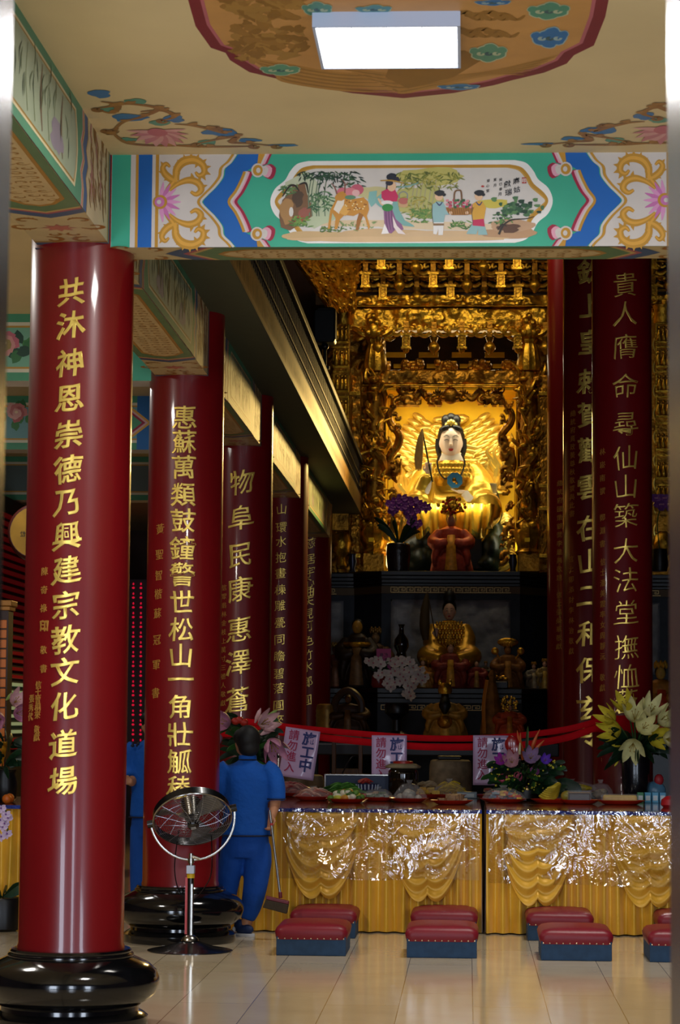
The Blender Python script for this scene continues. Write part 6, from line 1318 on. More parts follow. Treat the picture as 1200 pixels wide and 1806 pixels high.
# yellow lilies on the right
vb = at(1122, 1408, 20.2); t = thing('flower_vase', 'tall black vase of pale yellow lilies in front of the dark red pillar', 'flowers', (vb.x, 20.2, TBL)); Q = PL(20.2, t.location)
vase(t, [(.085, 0), (.10, .02), (.115, .15), (.12, .36), (.11, .40), (.10, .40)], mat('black_vase', '#0d0d14', .25, coat=.3))
mb = MB(M_leaf); rg = random.Random(5)
for i in range(60): a = rg.uniform(0, 2 * PI); blade(mb, Vector((.05 * cos(a), .05 * sin(a), .38 + rg.random() * .08)), Vector((cos(a) * .8, sin(a) * .6, rg.uniform(-.2, .9))).normalized(), rg.uniform(.16, .32), .03, .06, M_leaf)
mb.build('foliage', t)
M_lily = mat('pale_yellow_lily', '#e9e3a4', .5, var=.18, vscale=14); M_lilyc = mat('lily_anther', '#a88a34', .6); M_lilyy = mat('lily_yellow', '#e6d23c', .5, var=.15, vscale=14)
for i, (px, py, dx, dz, s) in enumerate(((1093, 1290, -.7, .1, .19), (1118, 1270, .0, .5, .20), (1140, 1262, .3, .7, .19), (1108, 1255, -.4, .8, .18), (1160, 1275, .6, .4, .18), (1115, 1310, -.1, -.35, .20), (1150, 1300, .3, 0, .19), (1168, 1300, .9, -.1, .18), (1132, 1285, .1, .2, .18), (1085, 1272, -.9, .5, .17), (1176, 1268, .9, .5, .17))):
    mb = MB(M_lily); o = Q(px, py, -.05 - .06 * (i % 3)); lily(mb, o, (dx, -.8, dz), s, M_lily if i % 3 else M_lilyy, M_lilyc); mb.tube(catmull([Vector((0, 0, .4)), o * .6 + Vector((0, 0, .18)), o], 4), .007, 5, M_stem); mb.build('lily', t)
mb = MB(M_lilyy); bud(mb, Q(1096, 1316, -.1), (-1, -.3, .1), .09, M_lilyy); bud(mb, Q(1090, 1342, -.1), (-.5, -.3, -.6), .06, M_lilyy); mb.build('bud', t)
# pink lilies behind the woman
vb = at(440, 1400, 19.2); t = thing('flower_vase', 'vase of pink lilies and dark leaves on the table behind the uniformed person', 'flowers', (vb.x, 19.2, TBL)); Q = PL(19.2, t.location)
vase(t, [(.08, 0), (.10, .03), (.11, .18), (.09, .26), (.1, .28)], mat('black_vase', '#0d0d14', .25, coat=.3))
mb = MB(M_leaf)
for i in range(70): a = rg.uniform(0, 2 * PI); h = rg.uniform(.28, .62); blade(mb, Vector((.16 * (h - .2) * cos(a), .1 * sin(a), h)), Vector((cos(a), sin(a) * .5, rg.uniform(-.3, .9))).normalized(), rg.uniform(.14, .28), .028, .05, M_leaf if i % 3 else M_leafy)
mb.tube(catmull([Vector((0, 0, .28)), Q(480, 1300), Q(486, 1265)], 4), .006, 5, M_stem); mb.tube(catmull([Vector((0, 0, .28)), Q(415, 1300), Q(400, 1262)], 4), .006, 5, M_stem); mb.build('foliage', t)
M_pl = mat('pink_lily', '#c88aa8', .5, var=.25, vscale=10); M_pl2 = mat('pale_pink_lily', '#dcb4b8', .5, var=.2, vscale=10)
for i, (px, py, dx, dz, s) in enumerate(((478, 1303, .4, -.7, .2), (462, 1278, .5, .2, .17), (408, 1275, -.5, .1, .17), (395, 1300, -.8, -.2, .16))):
    mb = MB(M_pl); lily(mb, Q(px, py, -.1), (dx, -.7, dz), s, M_pl if i != 1 else M_pl2, M_lilyc); mb.build('lily', t)
mb = MB(M_pl2); bud(mb, Q(462, 1296, -.1), (1, -.2, .6), .17, M_pl2); bud(mb, Q(452, 1275, -.1), (.4, -.2, 1), .13, M_pl2); bud(mb, Q(470, 1268, -.1), (.8, 0, .6), .12, mat('green_bud', '#8fae5a', .5)); mb.build('bud', t)
mb = MB(mat('red_blossom', '#b52a1c', .5))
for q in ((425, 1270), (433, 1274), (418, 1272), (428, 1340)): mb.ell(Q(q[0], q[1], -.12), (.035, .03, .03), None, 8, 6)
mb.build('red_blossom', t)
# tropical arrangement
vb = at(928, 1404, 19.8); t = thing('flower_arrangement', 'low arrangement of orange bird-of-paradise, red anthurium and pink blooms on the table', 'flowers', (vb.x, 19.8, TBL)); Q = PL(19.8, t.location)
MB(M_blk).lathe([(.12, 0), (.15, .02), (.14, .09), (.1, .1)], (0, 0, 0), 24).build('bowl', t)
mb = MB(M_leaf)
for i in range(150): a = rg.uniform(0, 2 * PI); r_ = rg.uniform(0, .24); blade(mb, Vector((r_ * cos(a), -.1 + r_ * .5 * sin(a), rg.uniform(.06, .3))), Vector((cos(a), sin(a) - .3, rg.uniform(-.1, .8))).normalized(), rg.uniform(.08, .18), .026, .03, M_leaf if i % 4 else M_leafy)
blade(mb, Q(928, 1345), Vector((.05, -.1, 1)), .30, .05, 0, M_leafy); blade(mb, Q(965, 1385), Vector((1, -.2, .1)), .28, .06, .08, M_leaf); blade(mb, Q(955, 1390), Vector((1, -.4, -.1)), .22, .06, .04, M_leaf); mb.build('foliage', t)
for i, (x0_, y0_, x1_, y1_) in enumerate(((922, 1340, 918, 1292), (936, 1330, 952, 1286), (940, 1330, 960, 1305), (925, 1330, 912, 1288))):
    mb = MB(mat('orange_bract', '#d0642a', .45)); mb.tube(catmull([Q(x0_, y0_, -.08), Q((x0_ + x1_) / 2 - 2, (y0_ + y1_) / 2, -.1), Q(x1_, y1_, -.1)], 4), [.01, .016, .002], 6); mb.build('bird_of_paradise_bract', t)
mb = MB(mat('red_anthurium', '#a01a1c', .25, coat=.5)); 
for px, py in ((903, 1312), (908, 1322)): mb.ell(Q(px, py, -.12), (.06, .015, .07), None, 12, 8)
mb.build('anthurium', t); MB(mat('cream_spadix', '#d8d4a0', .5)).tube([Q(916, 1330, -.16), Q(917, 1310, -.16)], [.014, .006], 8).build('spadix', t)
for px, py, s, cc in ((903, 1345, .14, '#d0a0a8'), (935, 1338, .14, '#a88ab0'), (885, 1343, .1, '#b840b8'), (960, 1342, .09, '#7a4ac8')):
    mb = MB(mat('bloom_' + cc[1:], cc, .5, var=.2, vscale=14)); lily(mb, Q(px, py, -.14), (.1 * (px - 920) / 30, -1, .3), s, None, M_lilyc); mb.build('bloom', t)
for px, py, cc in ((887, 1371, '#c84a64'), (913, 1369, '#cf5a74'), (942, 1360, '#9a4a8a')):
    mb = MB(mat('carnation_' + cc[1:], cc, .6, var=.3, vscale=20))
    for i in range(26): v = Vector((rg.gauss(0, 1), -abs(rg.gauss(0, 1)), rg.gauss(0, 1))).normalized(); mb.ell(Q(px, py, -.14) + v * .028, (.016, .012, .016), None, 6, 4)
    mb.build('carnation', t)
mb = MB(mat('yellow_sprays', '#d8cc2a', .5))
for i in range(120):
    cx, cy = rg.choice(((895, 1375), (945, 1370), (955, 1385), (892, 1392), (935, 1388), (905, 1390), (978, 1350), (880, 1360))); mb.ell(Q(rg.gauss(cx, 7), rg.gauss(cy, 5), -.16 + rg.uniform(-.04, .04)), rg.uniform(.006, .012), None, 6, 4)
mb.build('oncidium_spray', t)
# orchids at the altar
for nm, lb, px, py, Y, cols, pts, vprof, vm in (
    ('potted_orchid', 'purple orchid spray in a dark tall vase at the foot of the golden niche', 703, 1009, 32.75, ('#8a3c9c', '#c890c0'), [(700, 925), (690, 900), (702, 886), (722, 885), (745, 892), (755, 897)], [(.14, 0), (.15, .05), (.17, .25), (.16, .38), (.13, .4)], mat('dark_engraved_vase', '#1a1214', .3, bump=.4, bscale=14)),
    ('potted_orchid', 'white orchid cascade in a red vase left of the smaller goddess', 668, 1213, 31.2, ('#e6dcd6', '#c87a8a'), [(668, 1190), (680, 1170), (700, 1166), (722, 1172), (735, 1185), (750, 1195)], [(.08, 0), (.1, .03), (.09, .15), (.06, .2)], mat('red_vase', '#7a1a1c', .3))):
    z0 = AZT if Y > 32 else LZ; c = at(px, py, Y); t = thing(nm, lb, 'flowers', (c.x, Y, z0)); Q = PL(Y, t.location); vase(t, vprof, vm)
    mp_, mc_ = mat('orchid_' + cols[0][1:], cols[0], .5, var=.15, vscale=10), mat('orchid_' + cols[1][1:], cols[1], .5)
    mb = MB(M_leaf)
    for i in range(16): a = i * .9; blade(mb, Vector((0, 0, vprof[-1][1] - .02)), Vector((cos(a) * .8, sin(a) * .6, .7 + .5 * rg.random())), rg.uniform(.3, .52) if Y > 32 else rg.uniform(.15, .25), .04, .1, M_leaf)
    mb.tube(catmull([Vector((0, 0, vprof[-1][1]))] + [Q(*q, -.1) for q in pts], 4), .008, 5, M_stem); mb.build('leaves', t)
    fl_ = []
    if Y > 32: fl_ = [(690, 890), (697, 897), (700, 885), (708, 892), (714, 884), (722, 888), (730, 884), (738, 890), (746, 892), (752, 897), (716, 898), (722, 905), (726, 913), (720, 895), (728, 922), (733, 902), (694, 902), (737, 924), (710, 880), (741, 897)]
    else: fl_ = [(652, 1166), (660, 1170), (668, 1164), (673, 1172), (690, 1166), (698, 1172), (704, 1163), (710, 1170), (717, 1164), (724, 1168), (690, 1188), (698, 1184), (706, 1190), (714, 1182), (722, 1186), (730, 1178), (738, 1190), (734, 1198), (725, 1200), (716, 1200), (706, 1202), (697, 1204), (688, 1198), (684, 1206), (690, 1212), (720, 1210), (727, 1212), (722, 1221), (718, 1224), (726, 1228), (742, 1182), (750, 1194), (745, 1200), (668, 1192), (675, 1187), (684, 1188), (712, 1194), (730, 1205)]
    sz = .17 if Y > 32 else .145
    for i, (x, y) in enumerate(fl_):
        mb = MB(mp_); orchid(mb, Q(x, y, -.12 - .05 * ((i * 7) % 4) / 4), sz, mp_, mc_, rg.uniform(-.6, .6)); mb.build('orchid_flower', t)
c = at(1164, 1009, 32.3); t = thing('potted_orchid', 'purple orchid clump seen between the lily-side pillar and the doorframe', 'flowers', (c.x, 32.3, AZT)); Q = PL(32.3, t.location); vase(t, [(.1, 0), (.12, .1), (.1, .3)], M_blk)
mb = MB(M_stem); mb.tube(catmull([Vector((0, 0, .3)), Q(1160, 920), Q(1168, 890)], 4), .008, 5); mb.build('stem', t)
for i in range(14): mb = MB(MATS['orchid_8a3c9c']); orchid(mb, Q(1156 + (i * 7) % 26, 880 + (i * 11) % 22, -.1), .17, mat('light_purple_orchid', '#8a4aa8', .5), MATS['orchid_c890c0'], rg.uniform(-.5, .5)); mb.build('orchid_flower', t)
# ------------------------------------------------------------------ offerings on the tables
M_plate = mat('red_plastic_plate', '#c02a14', .3, coat=.3); M_film = mat('clear_wrap', '#ffffff', .06, alpha=.09, spec=1.0)
def on(px, py): v = atz(px, py, TBL); return v if v.y < 20.25 else Vector((at(px, py, 20.25).x, 20.25, TBL))
def plate(name, label, px, py, w=.2, d=.13):
    p = on(px, py); t = thing(name, label, 'plate of food', p + Vector((0, 0, .001))); MB(M_plate).lathe([(w * .62, 0), (w * .7, .004), (w * .95, .028), (w, .034), (w * .93, .03), (w * .62, .010), (0, .009)], (0, 0, 0), 28, sy=d / w).build('plate', t); return t
def wrap(t, c, r, seed):
    rg = random.Random(seed); mb = MB(M_film); ph = [rg.random() * 6 for _ in range(4)]
    mb.lathe([(1, 0), (1.02, .25), (.85, .6), (.5, .9), (.12, 1.0), (.2, 1.2)], (0, 0, 0), 26, fn=lambda a, z: 1 + .12 * sin(5 * a + ph[0]) + .08 * sin(9 * a + 6 * z + ph[1]))
    mb.v = [(c[0] + x * r[0], c[1] + y * r[1], c[2] + z * r[2]) for x, y, z in mb.v]; mb.build('clear_wrap', t, 30)
def heap(t, name, n, cols, ext, size, seed, kind='strip', z0=.03, rough=.5):
    rg = random.Random(seed); bms = {}
    for i in range(n):
        c = rg.choice(cols); mb = bms.setdefault(c, MB(mat('food_' + c[1:], c, rough, var=.25, vscale=25, spec=.6)))
        f_ = 1 - (i / n) ** 1.5; x, y, z = rg.uniform(-1, 1) * ext[0] * (.35 + .65 * f_), rg.uniform(-1, 1) * ext[1] * (.35 + .65 * f_), z0 + ext[2] * i / n
        if kind == 'strip':
            a = rg.uniform(-.6, .6); u = Vector((cos(a), sin(a) * .5, rg.uniform(-.15, .2))) * size; mb.tube(catmull([Vector((x, y, z)) - u, Vector((x, y, z + size * .3)), Vector((x, y, z)) + u], 3), [size * .12, size * .32, size * .1], 6, flat=.35)
        elif kind == 'ball': mb.ell((x, y, z), (size * rg.uniform(.7, 1.1), size * .8, size * .7), None, 8, 6)
        else: mb.box((x, y, z), (size * rg.uniform(1, 1.8), size, size * .6), None, rg.uniform(-.5, .5))
    out = MB()
    for mb in bms.values(): out.add(mb.v, mb.f, mb.m)
    return out.build(name, t, 50)
t = plate('food_plate', 'red plate heaped with pink folded strips, nearest the person with the broom', 517, 1402, .18); heap(t, 'pink_strips', 40, ['#b85a58', '#c87870', '#a84a4c', '#d09a8a'], (.13, .08, .07), .06, 1); wrap(t, (0, 0, .02), (.16, .1, .09), 1)
t = plate('food_plate', 'red plate of pale pink wrapped slices at the front edge of the left table', 553, 1412, .17); heap(t, 'pink_slices', 30, ['#c87a68', '#d8a890', '#b8584a', '#e0c0b0'], (.12, .08, .05), .06, 2); wrap(t, (0, 0, .02), (.14, .1, .08), 2)
p = on(607, 1401); t = thing('serving_tray', 'long red tray piled with bright green leafy vegetables', 'tray of vegetables', p); MB(M_plate).span((-.2, -.1, 0), (.2, .1, .012)).span((-.2, -.1, .01), (.2, -.088, .035)).span((-.2, .088, .01), (.2, .1, .035)).span((-.2, -.1, .01), (-.188, .1, .035)).span((.188, -.1, .01), (.2, .1, .035)).build('tray', t, 0, bevel=.005)
heap(t, 'green_leaves', 46, ['#3f7a2a', '#5a9a3a', '#2f5f22', '#6fae4a'], (.14, .06, .06), .075, 3, z0=.03)
p = on(648, 1404); t = thing('striped_tub', 'small navy and white striped tub with red wrapping on top', 'tub', p); zz = .06
MB(mat('clear_box', '#c8ccd4', .15, alpha=.16)).span((-.11, -.08, 0), (.11, .08, zz)).build('clear_box', t, 0, bevel=.008); MB(mat('navy_tub', '#20244a', .35)).lathe([(.085, zz), (.095, zz + .055), (.09, zz + .055)], (0, 0, 0), 24, sy=.8).build('tub_body', t)
mb = MB(M_wm)
for i in range(18): a = i * PI / 9; r_ = .0925; mb.tube([Vector((.087 * cos(a), .087 * .8 * sin(a), zz + .006)), Vector((.095 * cos(a), .095 * .8 * sin(a), zz + .05))], .006, 5)
mb.build('white_stripes', t); heap(t, 'red_wrapping', 10, ['#b83a30', '#c86a58'], (.05, .04, .02), .05, 4, z0=zz + .06)
t = plate('food_plate', 'red plate of yellow and green vegetables at the front of the left table', 612, 1416, .17); heap(t, 'vegetables', 44, ['#b8b83a', '#5f8a2c', '#d0c84a', '#3f6a28', '#c88a2c', '#e0dcc0'], (.13, .08, .06), .035, 5, 'ball')
t = plate('food_plate', 'red plate with small clear-wrapped snacks left of the lidded jar', 668, 1413, .15); heap(t, 'wrapped_snacks', 22, ['#8a9a8a', '#c8c0b0', '#6a7a5a', '#a88a6a'], (.1, .07, .04), .03, 6, 'box'); wrap(t, (0, 0, .02), (.12, .09, .08), 6)
p = on(711, 1402); t = thing('storage_jar', 'large dark glass jar with cloth-covered red lid, standing before the middle notice', 'jar', p)
MB(mat('dark_jar_glass', '#1a140a', .08, coat=.8)).lathe([(.11, 0), (.125, .02), (.128, .2), (.125, .225), (.1, .25), (.1, .27)], (0, 0, 0), 32).build('jar_body', t); MB(mat('red_lid', '#b02a1c', .35)).lathe([(.085, .285), (.085, .305), (.06, .31), (0, .31)], (0, 0, 0), 28).build('lid', t)
mb = MB(mat('beige_lid_cloth', '#9a8a68', .8)); mb.lathe([(.06, .288), (.11, .284), (.145, .265), (.14, .25)], (0, 0, 0), 40, fn=lambda a, z: 1 + (.06 * sin(7 * a) if z < .27 else 0)); mb.build('lid_cloth', t, 180, solid=.004)
t = plate('food_plate', 'red plate with a knotted clear bag of grey buns right of the jar', 722, 1415, .16); heap(t, 'buns', 12, ['#9a9488', '#b8b0a0', '#8a8a80'], (.08, .06, .05), .045, 7, 'ball'); wrap(t, (0, 0, .02), (.12, .09, .13), 7)
t = plate('food_plate', 'red plate with yellow cakes under a beige paper bag', 752, 1406, .15); heap(t, 'yellow_cakes', 14, ['#c8a02c', '#b8882a'], (.1, .06, .05), .045, 8, 'box'); heap(t, 'paper_bag', 8, ['#b09a78', '#9a8460'], (.08, .05, .03), .06, 9, 'strip', .09)
t = plate('food_plate', 'red plate stacked with yellow fruit under clear film, beside the grey box', 793, 1406, .17); heap(t, 'yellow_fruit', 26, ['#c8a51e', '#d8b82a', '#a88a1c'], (.12, .07, .09), .055, 10); wrap(t, (0, 0, .02), (.13, .09, .12), 10)
t = plate('food_plate', 'red plate of flat beige crackers at the table front, left of the gap', 797, 1419, .17); heap(t, 'crackers', 16, ['#8a6a48', '#a8845c'], (.11, .07, .04), .05, 11, 'box')
p = on(824, 1402); t = thing('offering_box', 'light grey box on a red plate near the gap between the tables', 'box', p); MB(mat('grey_box', '#7a8a94', .4)).span((-.085, -.06, .0), (.085, .06, .055)).build('box_body', t, 0, bevel=.006); MB(mat('pale_box_label', '#c8d0d0', .5)).span((-.07, -.0615, .012), (.06, -.06, .042)).build('box_label', t, 0)
t = plate('food_plate', 'red plate of colourful wrapped sweets at the front, below the tropical flowers', 888, 1416, .19); heap(t, 'wrapped_sweets', 46, ['#c86a2a', '#b83a2c', '#8a9aa0', '#d8b04a', '#5a6a7a', '#c8a090'], (.15, .08, .06), .03, 12, 'box'); wrap(t, (0, 0, .02), (.16, .1, .1), 12)
t = plate('food_plate', 'red plate of mixed wrapped candies behind, just right of the table gap', 868, 1405, .15); heap(t, 'wrapped_candies', 30, ['#a84a3a', '#8a5a4a', '#c89a5a', '#6a3a3a'], (.11, .06, .05), .03, 13, 'box')
t = plate('food_plate', 'red plate of pinkish dried slices behind the bananas', 938, 1407, .18); heap(t, 'dried_slices', 30, ['#8a4a44', '#a86a60', '#7a3a38'], (.14, .07, .06), .055, 14); wrap(t, (0, 0, .02), (.15, .09, .09), 14)
t = plate('food_plate', 'red plate with a bunch of bananas and a mango', 978, 1417, .19); mb = MB(mat('banana_yellow', '#b8a028', .45, var=.3, vscale=12))
for i in range(6): a = -.5 + i * .2; mb.tube(catmull([Vector((-.12 + .012 * i, -.02 - .012 * i, .06 + .012 * i)), Vector((-.06 + .01 * i, -.05 - .006 * i, .035 + .018 * i)), Vector((.0 + .006 * i, -.04, .05 + .02 * i)), Vector((.03 + .004 * i, -.0, .075 + .014 * i))], 4), [.008, .021, .021, .008], 8)
mb.build('bananas', t); MB(mat('mango', '#a8702c', .4, col2='#8a8a30', vscale=9)).ell((.10, -.03, .06), (.05, .04, .042)).build('mango', t)
p = on(1006, 1407); t = thing('corn_pack', 'long yellow pack of corn on clear boxes behind the bananas', 'food pack', p); MB(mat('clear_box', '#c8ccd4', .15, alpha=.16)).span((-.16, -.07, 0), (.16, .07, .075)).build('clear_box', t, 0, bevel=.008)
mb = MB(mat('corn_yellow', '#b8a01e', .5, var=.35, vscale=50)); 
for i in range(3): mb.tube(catmull([Vector((-.18, -.05 + i * .05, .10)), Vector((-.05, -.05 + i * .05, .108)), Vector((.1, -.05 + i * .05, .1)), Vector((.18, -.05 + i * .05, .095))], 3), [.012, .03, .028, .01], 9)
mb.build('corn', t); wrap(t, (0, 0, .075), (.2, .09, .08), 21)
t = plate('food_plate', 'red plate with a dark brown cake in a clear box', 1022, 1418, .17); MB(mat('dark_cake', '#2a150c', .4)).span((-.085, -.06, .02), (.085, .06, .085)).build('cake', t, 0, bevel=.008); MB(M_film).span((-.095, -.07, .018), (.095, .07, .105)).build('clear_box', t, 0); MB(mat('cake_top', '#6a4a34', .5)).span((-.085, -.06, .085), (.085, .06, .092)).build('cake_top', t, 0)
p = on(1060, 1408); t = thing('plastic_bag', 'crumpled clear plastic bag standing left of the yellow loaf', 'bag', p); heap(t, 'bag_contents', 8, ['#8a8a8a', '#a08a70'], (.06, .05, .04), .04, 15, 'ball', .03); wrap(t, (0, 0, .0), (.11, .08, .14), 15)
t = plate('food_plate', 'red plate with a yellow wrapped loaf in front of the black lily vase', 1095, 1419, .2); MB(mat('loaf_yellow', '#c8a448', .45, var=.2, vscale=9)).span((-.14, -.05, .02), (.13, .05, .075)).build('loaf', t, 30, bevel=.02, seg=3); MB(M_film).span((-.155, -.06, .018), (.145, .06, .083)).build('clear_wrap', t, 0, bevel=.02)
for i, (px, cc) in enumerate(((1130, '#3f8a5a'), (1143, '#4aa0c8'), (1156, '#58a8d0'), (1169, '#4a98c0'))):
    p = on(px, 1416); t = thing('drink_carton', ['green drink carton nearest the yellow loaf in the carton row', 'blue drink carton beside the green one', 'pale blue drink carton, third in the carton row', 'blue drink carton at the doorframe end of the row'][i], 'carton', p, group='drink cartons by the lily vase'); MB(mat('carton_' + cc[1:], cc, .4)).span((-.026, -.03, 0), (.026, .03, .085)).build('carton', t, 0, bevel=.004); MB(mat('carton_print', '#d8e4ea', .5)).span((-.018, -.0315, .02), (.018, -.03, .06)).build('printed_panel', t, 0)
p = on(1182, 1424); t = thing('red_bun', 'round red offering bun at the doorframe end of the table front', 'bun', p); MB(mat('red_bun_skin', '#b01c24', .4)).lathe([(.05, 0), (.07, .02), (.065, .06), (.03, .085), (0, .09)], (0, 0, 0), 20).build('bun', t)
p = on(1152, 1404); t = thing('blue_bag', 'blue and white soft package behind the cartons near the doorframe', 'bag', p); MB(mat('blue_bag_film', '#5a8aa8', .3, var=.3, vscale=8)).ell((.02, 0, .08), (.09, .06, .08)).build('bag_body', t); MB(mat('red_knot', '#a8242c', .5)).ell((.05, -.02, .17), (.04, .03, .05)).build('red_knot', t)
# ------------------------------------------------------------------ things standing behind the tables
p = at(631, 1403, 20.3); t = thing('equipment_case', 'dark blue case with silver aluminium edges behind the green vegetables', 'case', (p.x, 20.42, TBL)); w, h = .285, at(631, 1366, 20.3).z - TBL
MB(mat('case_blue', '#1f3050', .5)).span((-w, -.06, 0), (w, .06, h)).build('shell', t, 0); mb = MB(M_chr)
for a, b in (((-w, h - .012), (w, h + .003)), ((-w - .003, 0), (-w + .012, h)), ((w - .012, 0), (w + .003, h)), ((-w, 0), (w, .012))): mb.span((a[0], -.064, a[1]), (b[0], .064, b[1]))
mb.build('aluminium_edge', t, 0, bevel=.003); MB(M_blk).tube(catmull([Vector((-.14, -.02, h)), Vector((-.06, -.05, h + .14)), Vector((0, -.02, h + .15))], 5), .006, 6).build('cable', t)
def draped(px0, px1, pyt, Y, label):
    c = at((px0 + px1) / 2, pyt, Y); w = (px1 - px0) / 2 * Y / F; H = c.z; t = thing('covered_seat', label, 'seat', (c.x, Y, 0)); mb = MB(mat('beige_damask', '#8a7a60', .8, var=.25, vscale=14))
    mb.loft([ringp(Vector((0, 0, z)), w * s_, .22 * s_, 40, wb) for z, s_, wb in ((0, 1.12, .02), (H * .3, 1.06, .02), (H * .7, 1.02, .008), (H * .95, 1, .0), (H * .99, .95, 0), (H, .85, 0))]); mb.build('cloth_cover', t)
    P = Paint((0, -.225, H * .6), (1, 0, 0), (0, 0, 1), (0, -1, 0), lift=.004)
    for i in range(10): P.scroll(-w * .6 + (i % 4) * w * .35, .12 + (i // 4) * .13, .1, i * 1.3, i % 2 == 0, '#6f6048', None, 0, False)
    return t, H
t, H = draped(758, 832, 1340, 22.0, 'beige damask covered seat right of the dark jar, black bag on top'); MB(M_blk).span((-.12, -.1, H), (.1, .1, H + .035)).build('black_bag', t, 0, bevel=.012)
t, H = draped(478, 572, 1366, 21.6, 'beige damask covered seat behind the tilted notice')
p = at(613, 1300, 23.4); t = thing('wooden_chair', 'brown wooden chair with open back between the first two notices', 'chair', (p.x, 23.4, 0)); M_wood = mat('brown_wood', '#5a3616', .45, var=.3, vscale=7, stretch=(5, 5, .6)); H = at(613, 1296, 23.4).z
for sx in (-1, 1): MB(M_wood).span((sx * .13 - .02, -.02, 0), (sx * .13 + .02, .02, H)).build('rear_leg', t, 0, bevel=.005); MB(M_wood).span((sx * .13 - .02, -.42, 0), (sx * .13 + .02, -.38, .45)).build('front_leg', t, 0, bevel=.005)
MB(M_wood).span((-.17, -.44, .45), (.17, .03, .49)).build('seat', t, 0, bevel=.008); MB(M_wood).span((-.15, -.015, H - .07), (.15, .015, H)).span((-.15, -.012, H - .38), (.15, .012, H - .33)).build('back_rail', t, 0, bevel=.006)
# ------------------------------------------------------------------ side aisle behind the nearest pillar
p = at(67, 940, 19.5); t = thing('hanging_drum', 'yellow-faced round drum with dark rim hanging behind the nearest pillar', 'drum', (p.x, 19.5, p.z)); M_ = Matrix.Rotation(R(90), 4, 'X')
MB(mat('drum_shell', '#4a1a14', .4)).lathe([(.215, -.12), (.235, -.1), (.25, 0), (.235, .1), (.215, .12)], (0, 0, 0), 36, M=M_).build('shell', t); MB(mat('drum_skin', '#b88a28', .55, var=.2, vscale=6)).lathe([(.21, .12), (.1, .128), (0, .13)], (0, 0, 0), 36, M=M_).build('drumhead', t)
P = Paint((0, -.134, 0), (1, 0, 0), (0, 0, 1), (0, -1, 0)); P.text('世', -.10, -.02, -.05, '#2a1c10', 0, .02); P.build('painted_character', t); MB(M_blk).cyl((.09, 0, .2), (.09, 0, CZ - p.z), .006, 6).cyl((.2, 0, .1), (.2, 0, CZ - p.z), .006, 6).build('hanging_cord', t)
ax_ = at(4, 1405, 18.9); t = thing('prayer_light_tower', 'amber drawer-like prayer light tower with cornice on the side-aisle table', 'light tower', (ax_.x, 18.9, TBL)); H = at(4, 1060, 18.9).z - TBL; wv = at(17, 1200, 18.9).x - ax_.x
MB(mat('tower_wood', '#3a1d0c', .45)).span((-wv, -.1, 0), (wv, .1, H - .03)).build('tower_body', t, 0); MB(mat('tower_cornice', '#a8702a', .4, .3)).span((-wv - .03, -.14, H - .045), (wv + .03, .12, H)).span((-wv - .015, -.12, H - .08), (wv + .015, .11, H - .045)).build('cornice', t, 0, bevel=.006)
n_ = int((H - .1) / .078)
for i in range(n_):
    mb = MB(mat('amber_panel', '#b5641a', .35, emit='#b55a14', es=.18)); z = .03 + i * .078; mb.span((-wv + .01, -.108, z), (wv - .012, -.1, z + .066)); mb.build('amber_drawer', t, 0, bevel=.004)
LWX = -4.95; t = thing('prayer_light_rack', 'red rack of prayer lamps with slatted rows along the side-aisle wall', 'lamp rack', (LWX, 22, 0)); M_slat = mat('red_slat', '#9a1218', .35, emit='#7a0c12', es=.12)
MB(mat('rack_back', '#1a0808', .6)).span((-.1, 0, .6), (0, 12, 3.9)).build('rack_back', t, 0)
for i in range(30): MB(M_slat if i > 8 or i < 2 else mat('painted_lit_slat', '#b8c8b0', .4, emit='#9ab890', es=.25) if i % 1 == 0 else None).span((0, 0, 1.2 + i * .085), (.05, 12, 1.235 + i * .085)).build('lamp_slat', t, 0)  # pale glowing rows imitate white light caught on the slats
rl = at(247, 1155, 33.2); t = thing('prayer_lamp_board', 'dark board dotted with tiny red prayer lamps, seen between the first two pillars', 'lamp board', (rl.x, 33.2, 0)); Q = PL(33.2, t.location)
b0_ = Q(230, 1420); b1_ = Q(270, 1022); MB(mat('board_maroon', '#2a0a0c', .5)).span((b0_.x - .3, 0, 0), (b1_.x + .4, .05, b1_.z)).build('board', t, 0)
M_rl = mat('red_lamp', '#b01430', .3, emit='#ff1840', es=.55)
for r_ in range(22):
    for c_ in range(3):
        mb = MB(M_rl); q = Q(236 + c_ * 13.3 - .05 * r_, 1030 + r_ * 17.2, -.03); mb.ell(q, (.012, .015, .018), None, 8, 6); mb.ell(q + Vector((0, 0, -.055)), (.02, .018, .016), None, 8, 6); mb.build('red_lamp', t)
wr = at(24, 1250, 18.6); t = thing('flower_vase', 'vase of magenta lilies on the side-aisle table behind the nearest pillar', 'flowers', (at(8, 1405, 18.3).x, 18.3, TBL)); Q = PL(18.3, t.location)
vase(t, [(.07, 0), (.09, .03), (.10, .15), (.08, .22), (.09, .25)], M_blk); mb = MB(M_leaf)
for i in range(40): a = rg.uniform(0, 2 * PI); h = rg.uniform(.24, .5); blade(mb, Vector((.2 * (h - .1) * cos(a), .1 * sin(a), h)), Vector((cos(a), sin(a) * .5, rg.uniform(-.2, .7))).normalized(), rg.uniform(.12, .22), .028, .05, M_leaf)
mb.build('foliage', t)
for i, (px, py, dx, dz, s) in enumerate(((8, 1268, -.2, -.1, .17), (30, 1240, .5, .3, .15), (34, 1258, .6, 0, .14), (2, 1240, -.4, .5, .15))): mb = MB(M_pl); lily(mb, Q(px, py, -.12), (dx, -.8, dz), s, M_pl if i % 2 == 0 else M_pl2, M_lilyc); mb.build('lily', t)
mb = MB(M_pl2); bud(mb, Q(15, 1235, -.1), (.7, -.2, .6), .12, mat('green_bud', '#8fae5a', .5)); mb.build('bud', t)
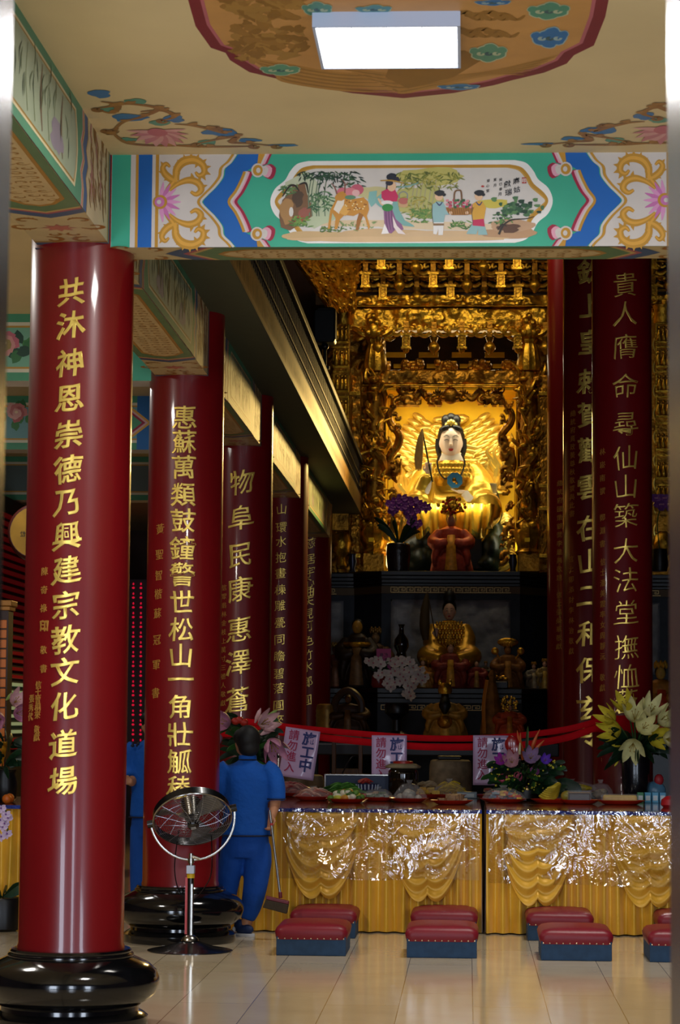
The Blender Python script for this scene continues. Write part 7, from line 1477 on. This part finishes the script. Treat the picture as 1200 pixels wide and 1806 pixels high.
for i, (px, py) in enumerate(((6, 1400), (17, 1404), (12, 1412))):
    p = atz(px, py + 6, TBL); p = Vector((at(px, py, 17.9 + .2 * (2 - i)).x, 17.9 + .2 * (2 - i), TBL)); t = thing('orange', ['orange at the edge of the frame on the side-aisle table', 'orange nearest the red pillar on the side-aisle table', 'orange at the front of the side-aisle table'][i], 'orange', p, group='oranges on the side-aisle table'); MB(mat('orange_peel', '#c8641a', .4, bump=.2, bscale=60)).ell((0, 0, .036), .037).build('fruit', t); MB(M_stem).ell((0, 0, .072), (.006, .006, .003)).build('stem_button', t)
p = Vector((at(6, 1350, 18.6).x, 18.6, TBL)); t = thing('yellow_pennant', 'small yellow cloth pennant on a stick on the side-aisle table', 'pennant', p); Q = PL(18.6, p); MB(M_stem).cyl((0, 0, 0), Q(4, 1300), .006, 6).build('stick', t); mb = MB(mat('yellow_cloth', '#d89c14', .7)); mb.grid(lambda u, v: Q(2 + 12 * u * (1 - .5 * v) + 2 * v, 1308 + 44 * v * (1 - .4 * u), -.02 + .01 * sin(u * 6)), 8, 10); mb.build('cloth', t, 180, solid=.003)
p = Vector((at(6, 1500, 17.3).x, 17.3, 0)); t = thing('potted_orchid', 'pale lilac orchid standing before the side-aisle table skirt', 'flowers', p); Q = PL(17.3, p); vase(t, [(.10, 0), (.13, .02), (.15, .22), (.14, .24)], M_blk); mb = MB(M_stem); mb.tube(catmull([Vector((-.02, 0, .22)), Q(-6, 1480), Q(2, 1425), Q(10, 1430), Q(14, 1470)], 5), .007, 5)
for i in range(6): blade(mb, Vector((0, 0, .22)), Vector((cos(i), sin(i), .6)), .26, .04, .08, M_leaf)
mb.build('stem', t)
for i, (x, y) in enumerate(((3, 1425), (12, 1436), (2, 1446), (15, 1442), (6, 1458), (14, 1470), (4, 1475), (9, 1452))): mb = MB(mat('lilac_orchid', '#cdb8d8', .5, var=.12, vscale=14)); orchid(mb, Q(x, y, -.03), .08, None, mat('orchid_purple_lip', '#7a4a9a', .5), rg.uniform(-.5, .5)); mb.build('orchid_flower', t)
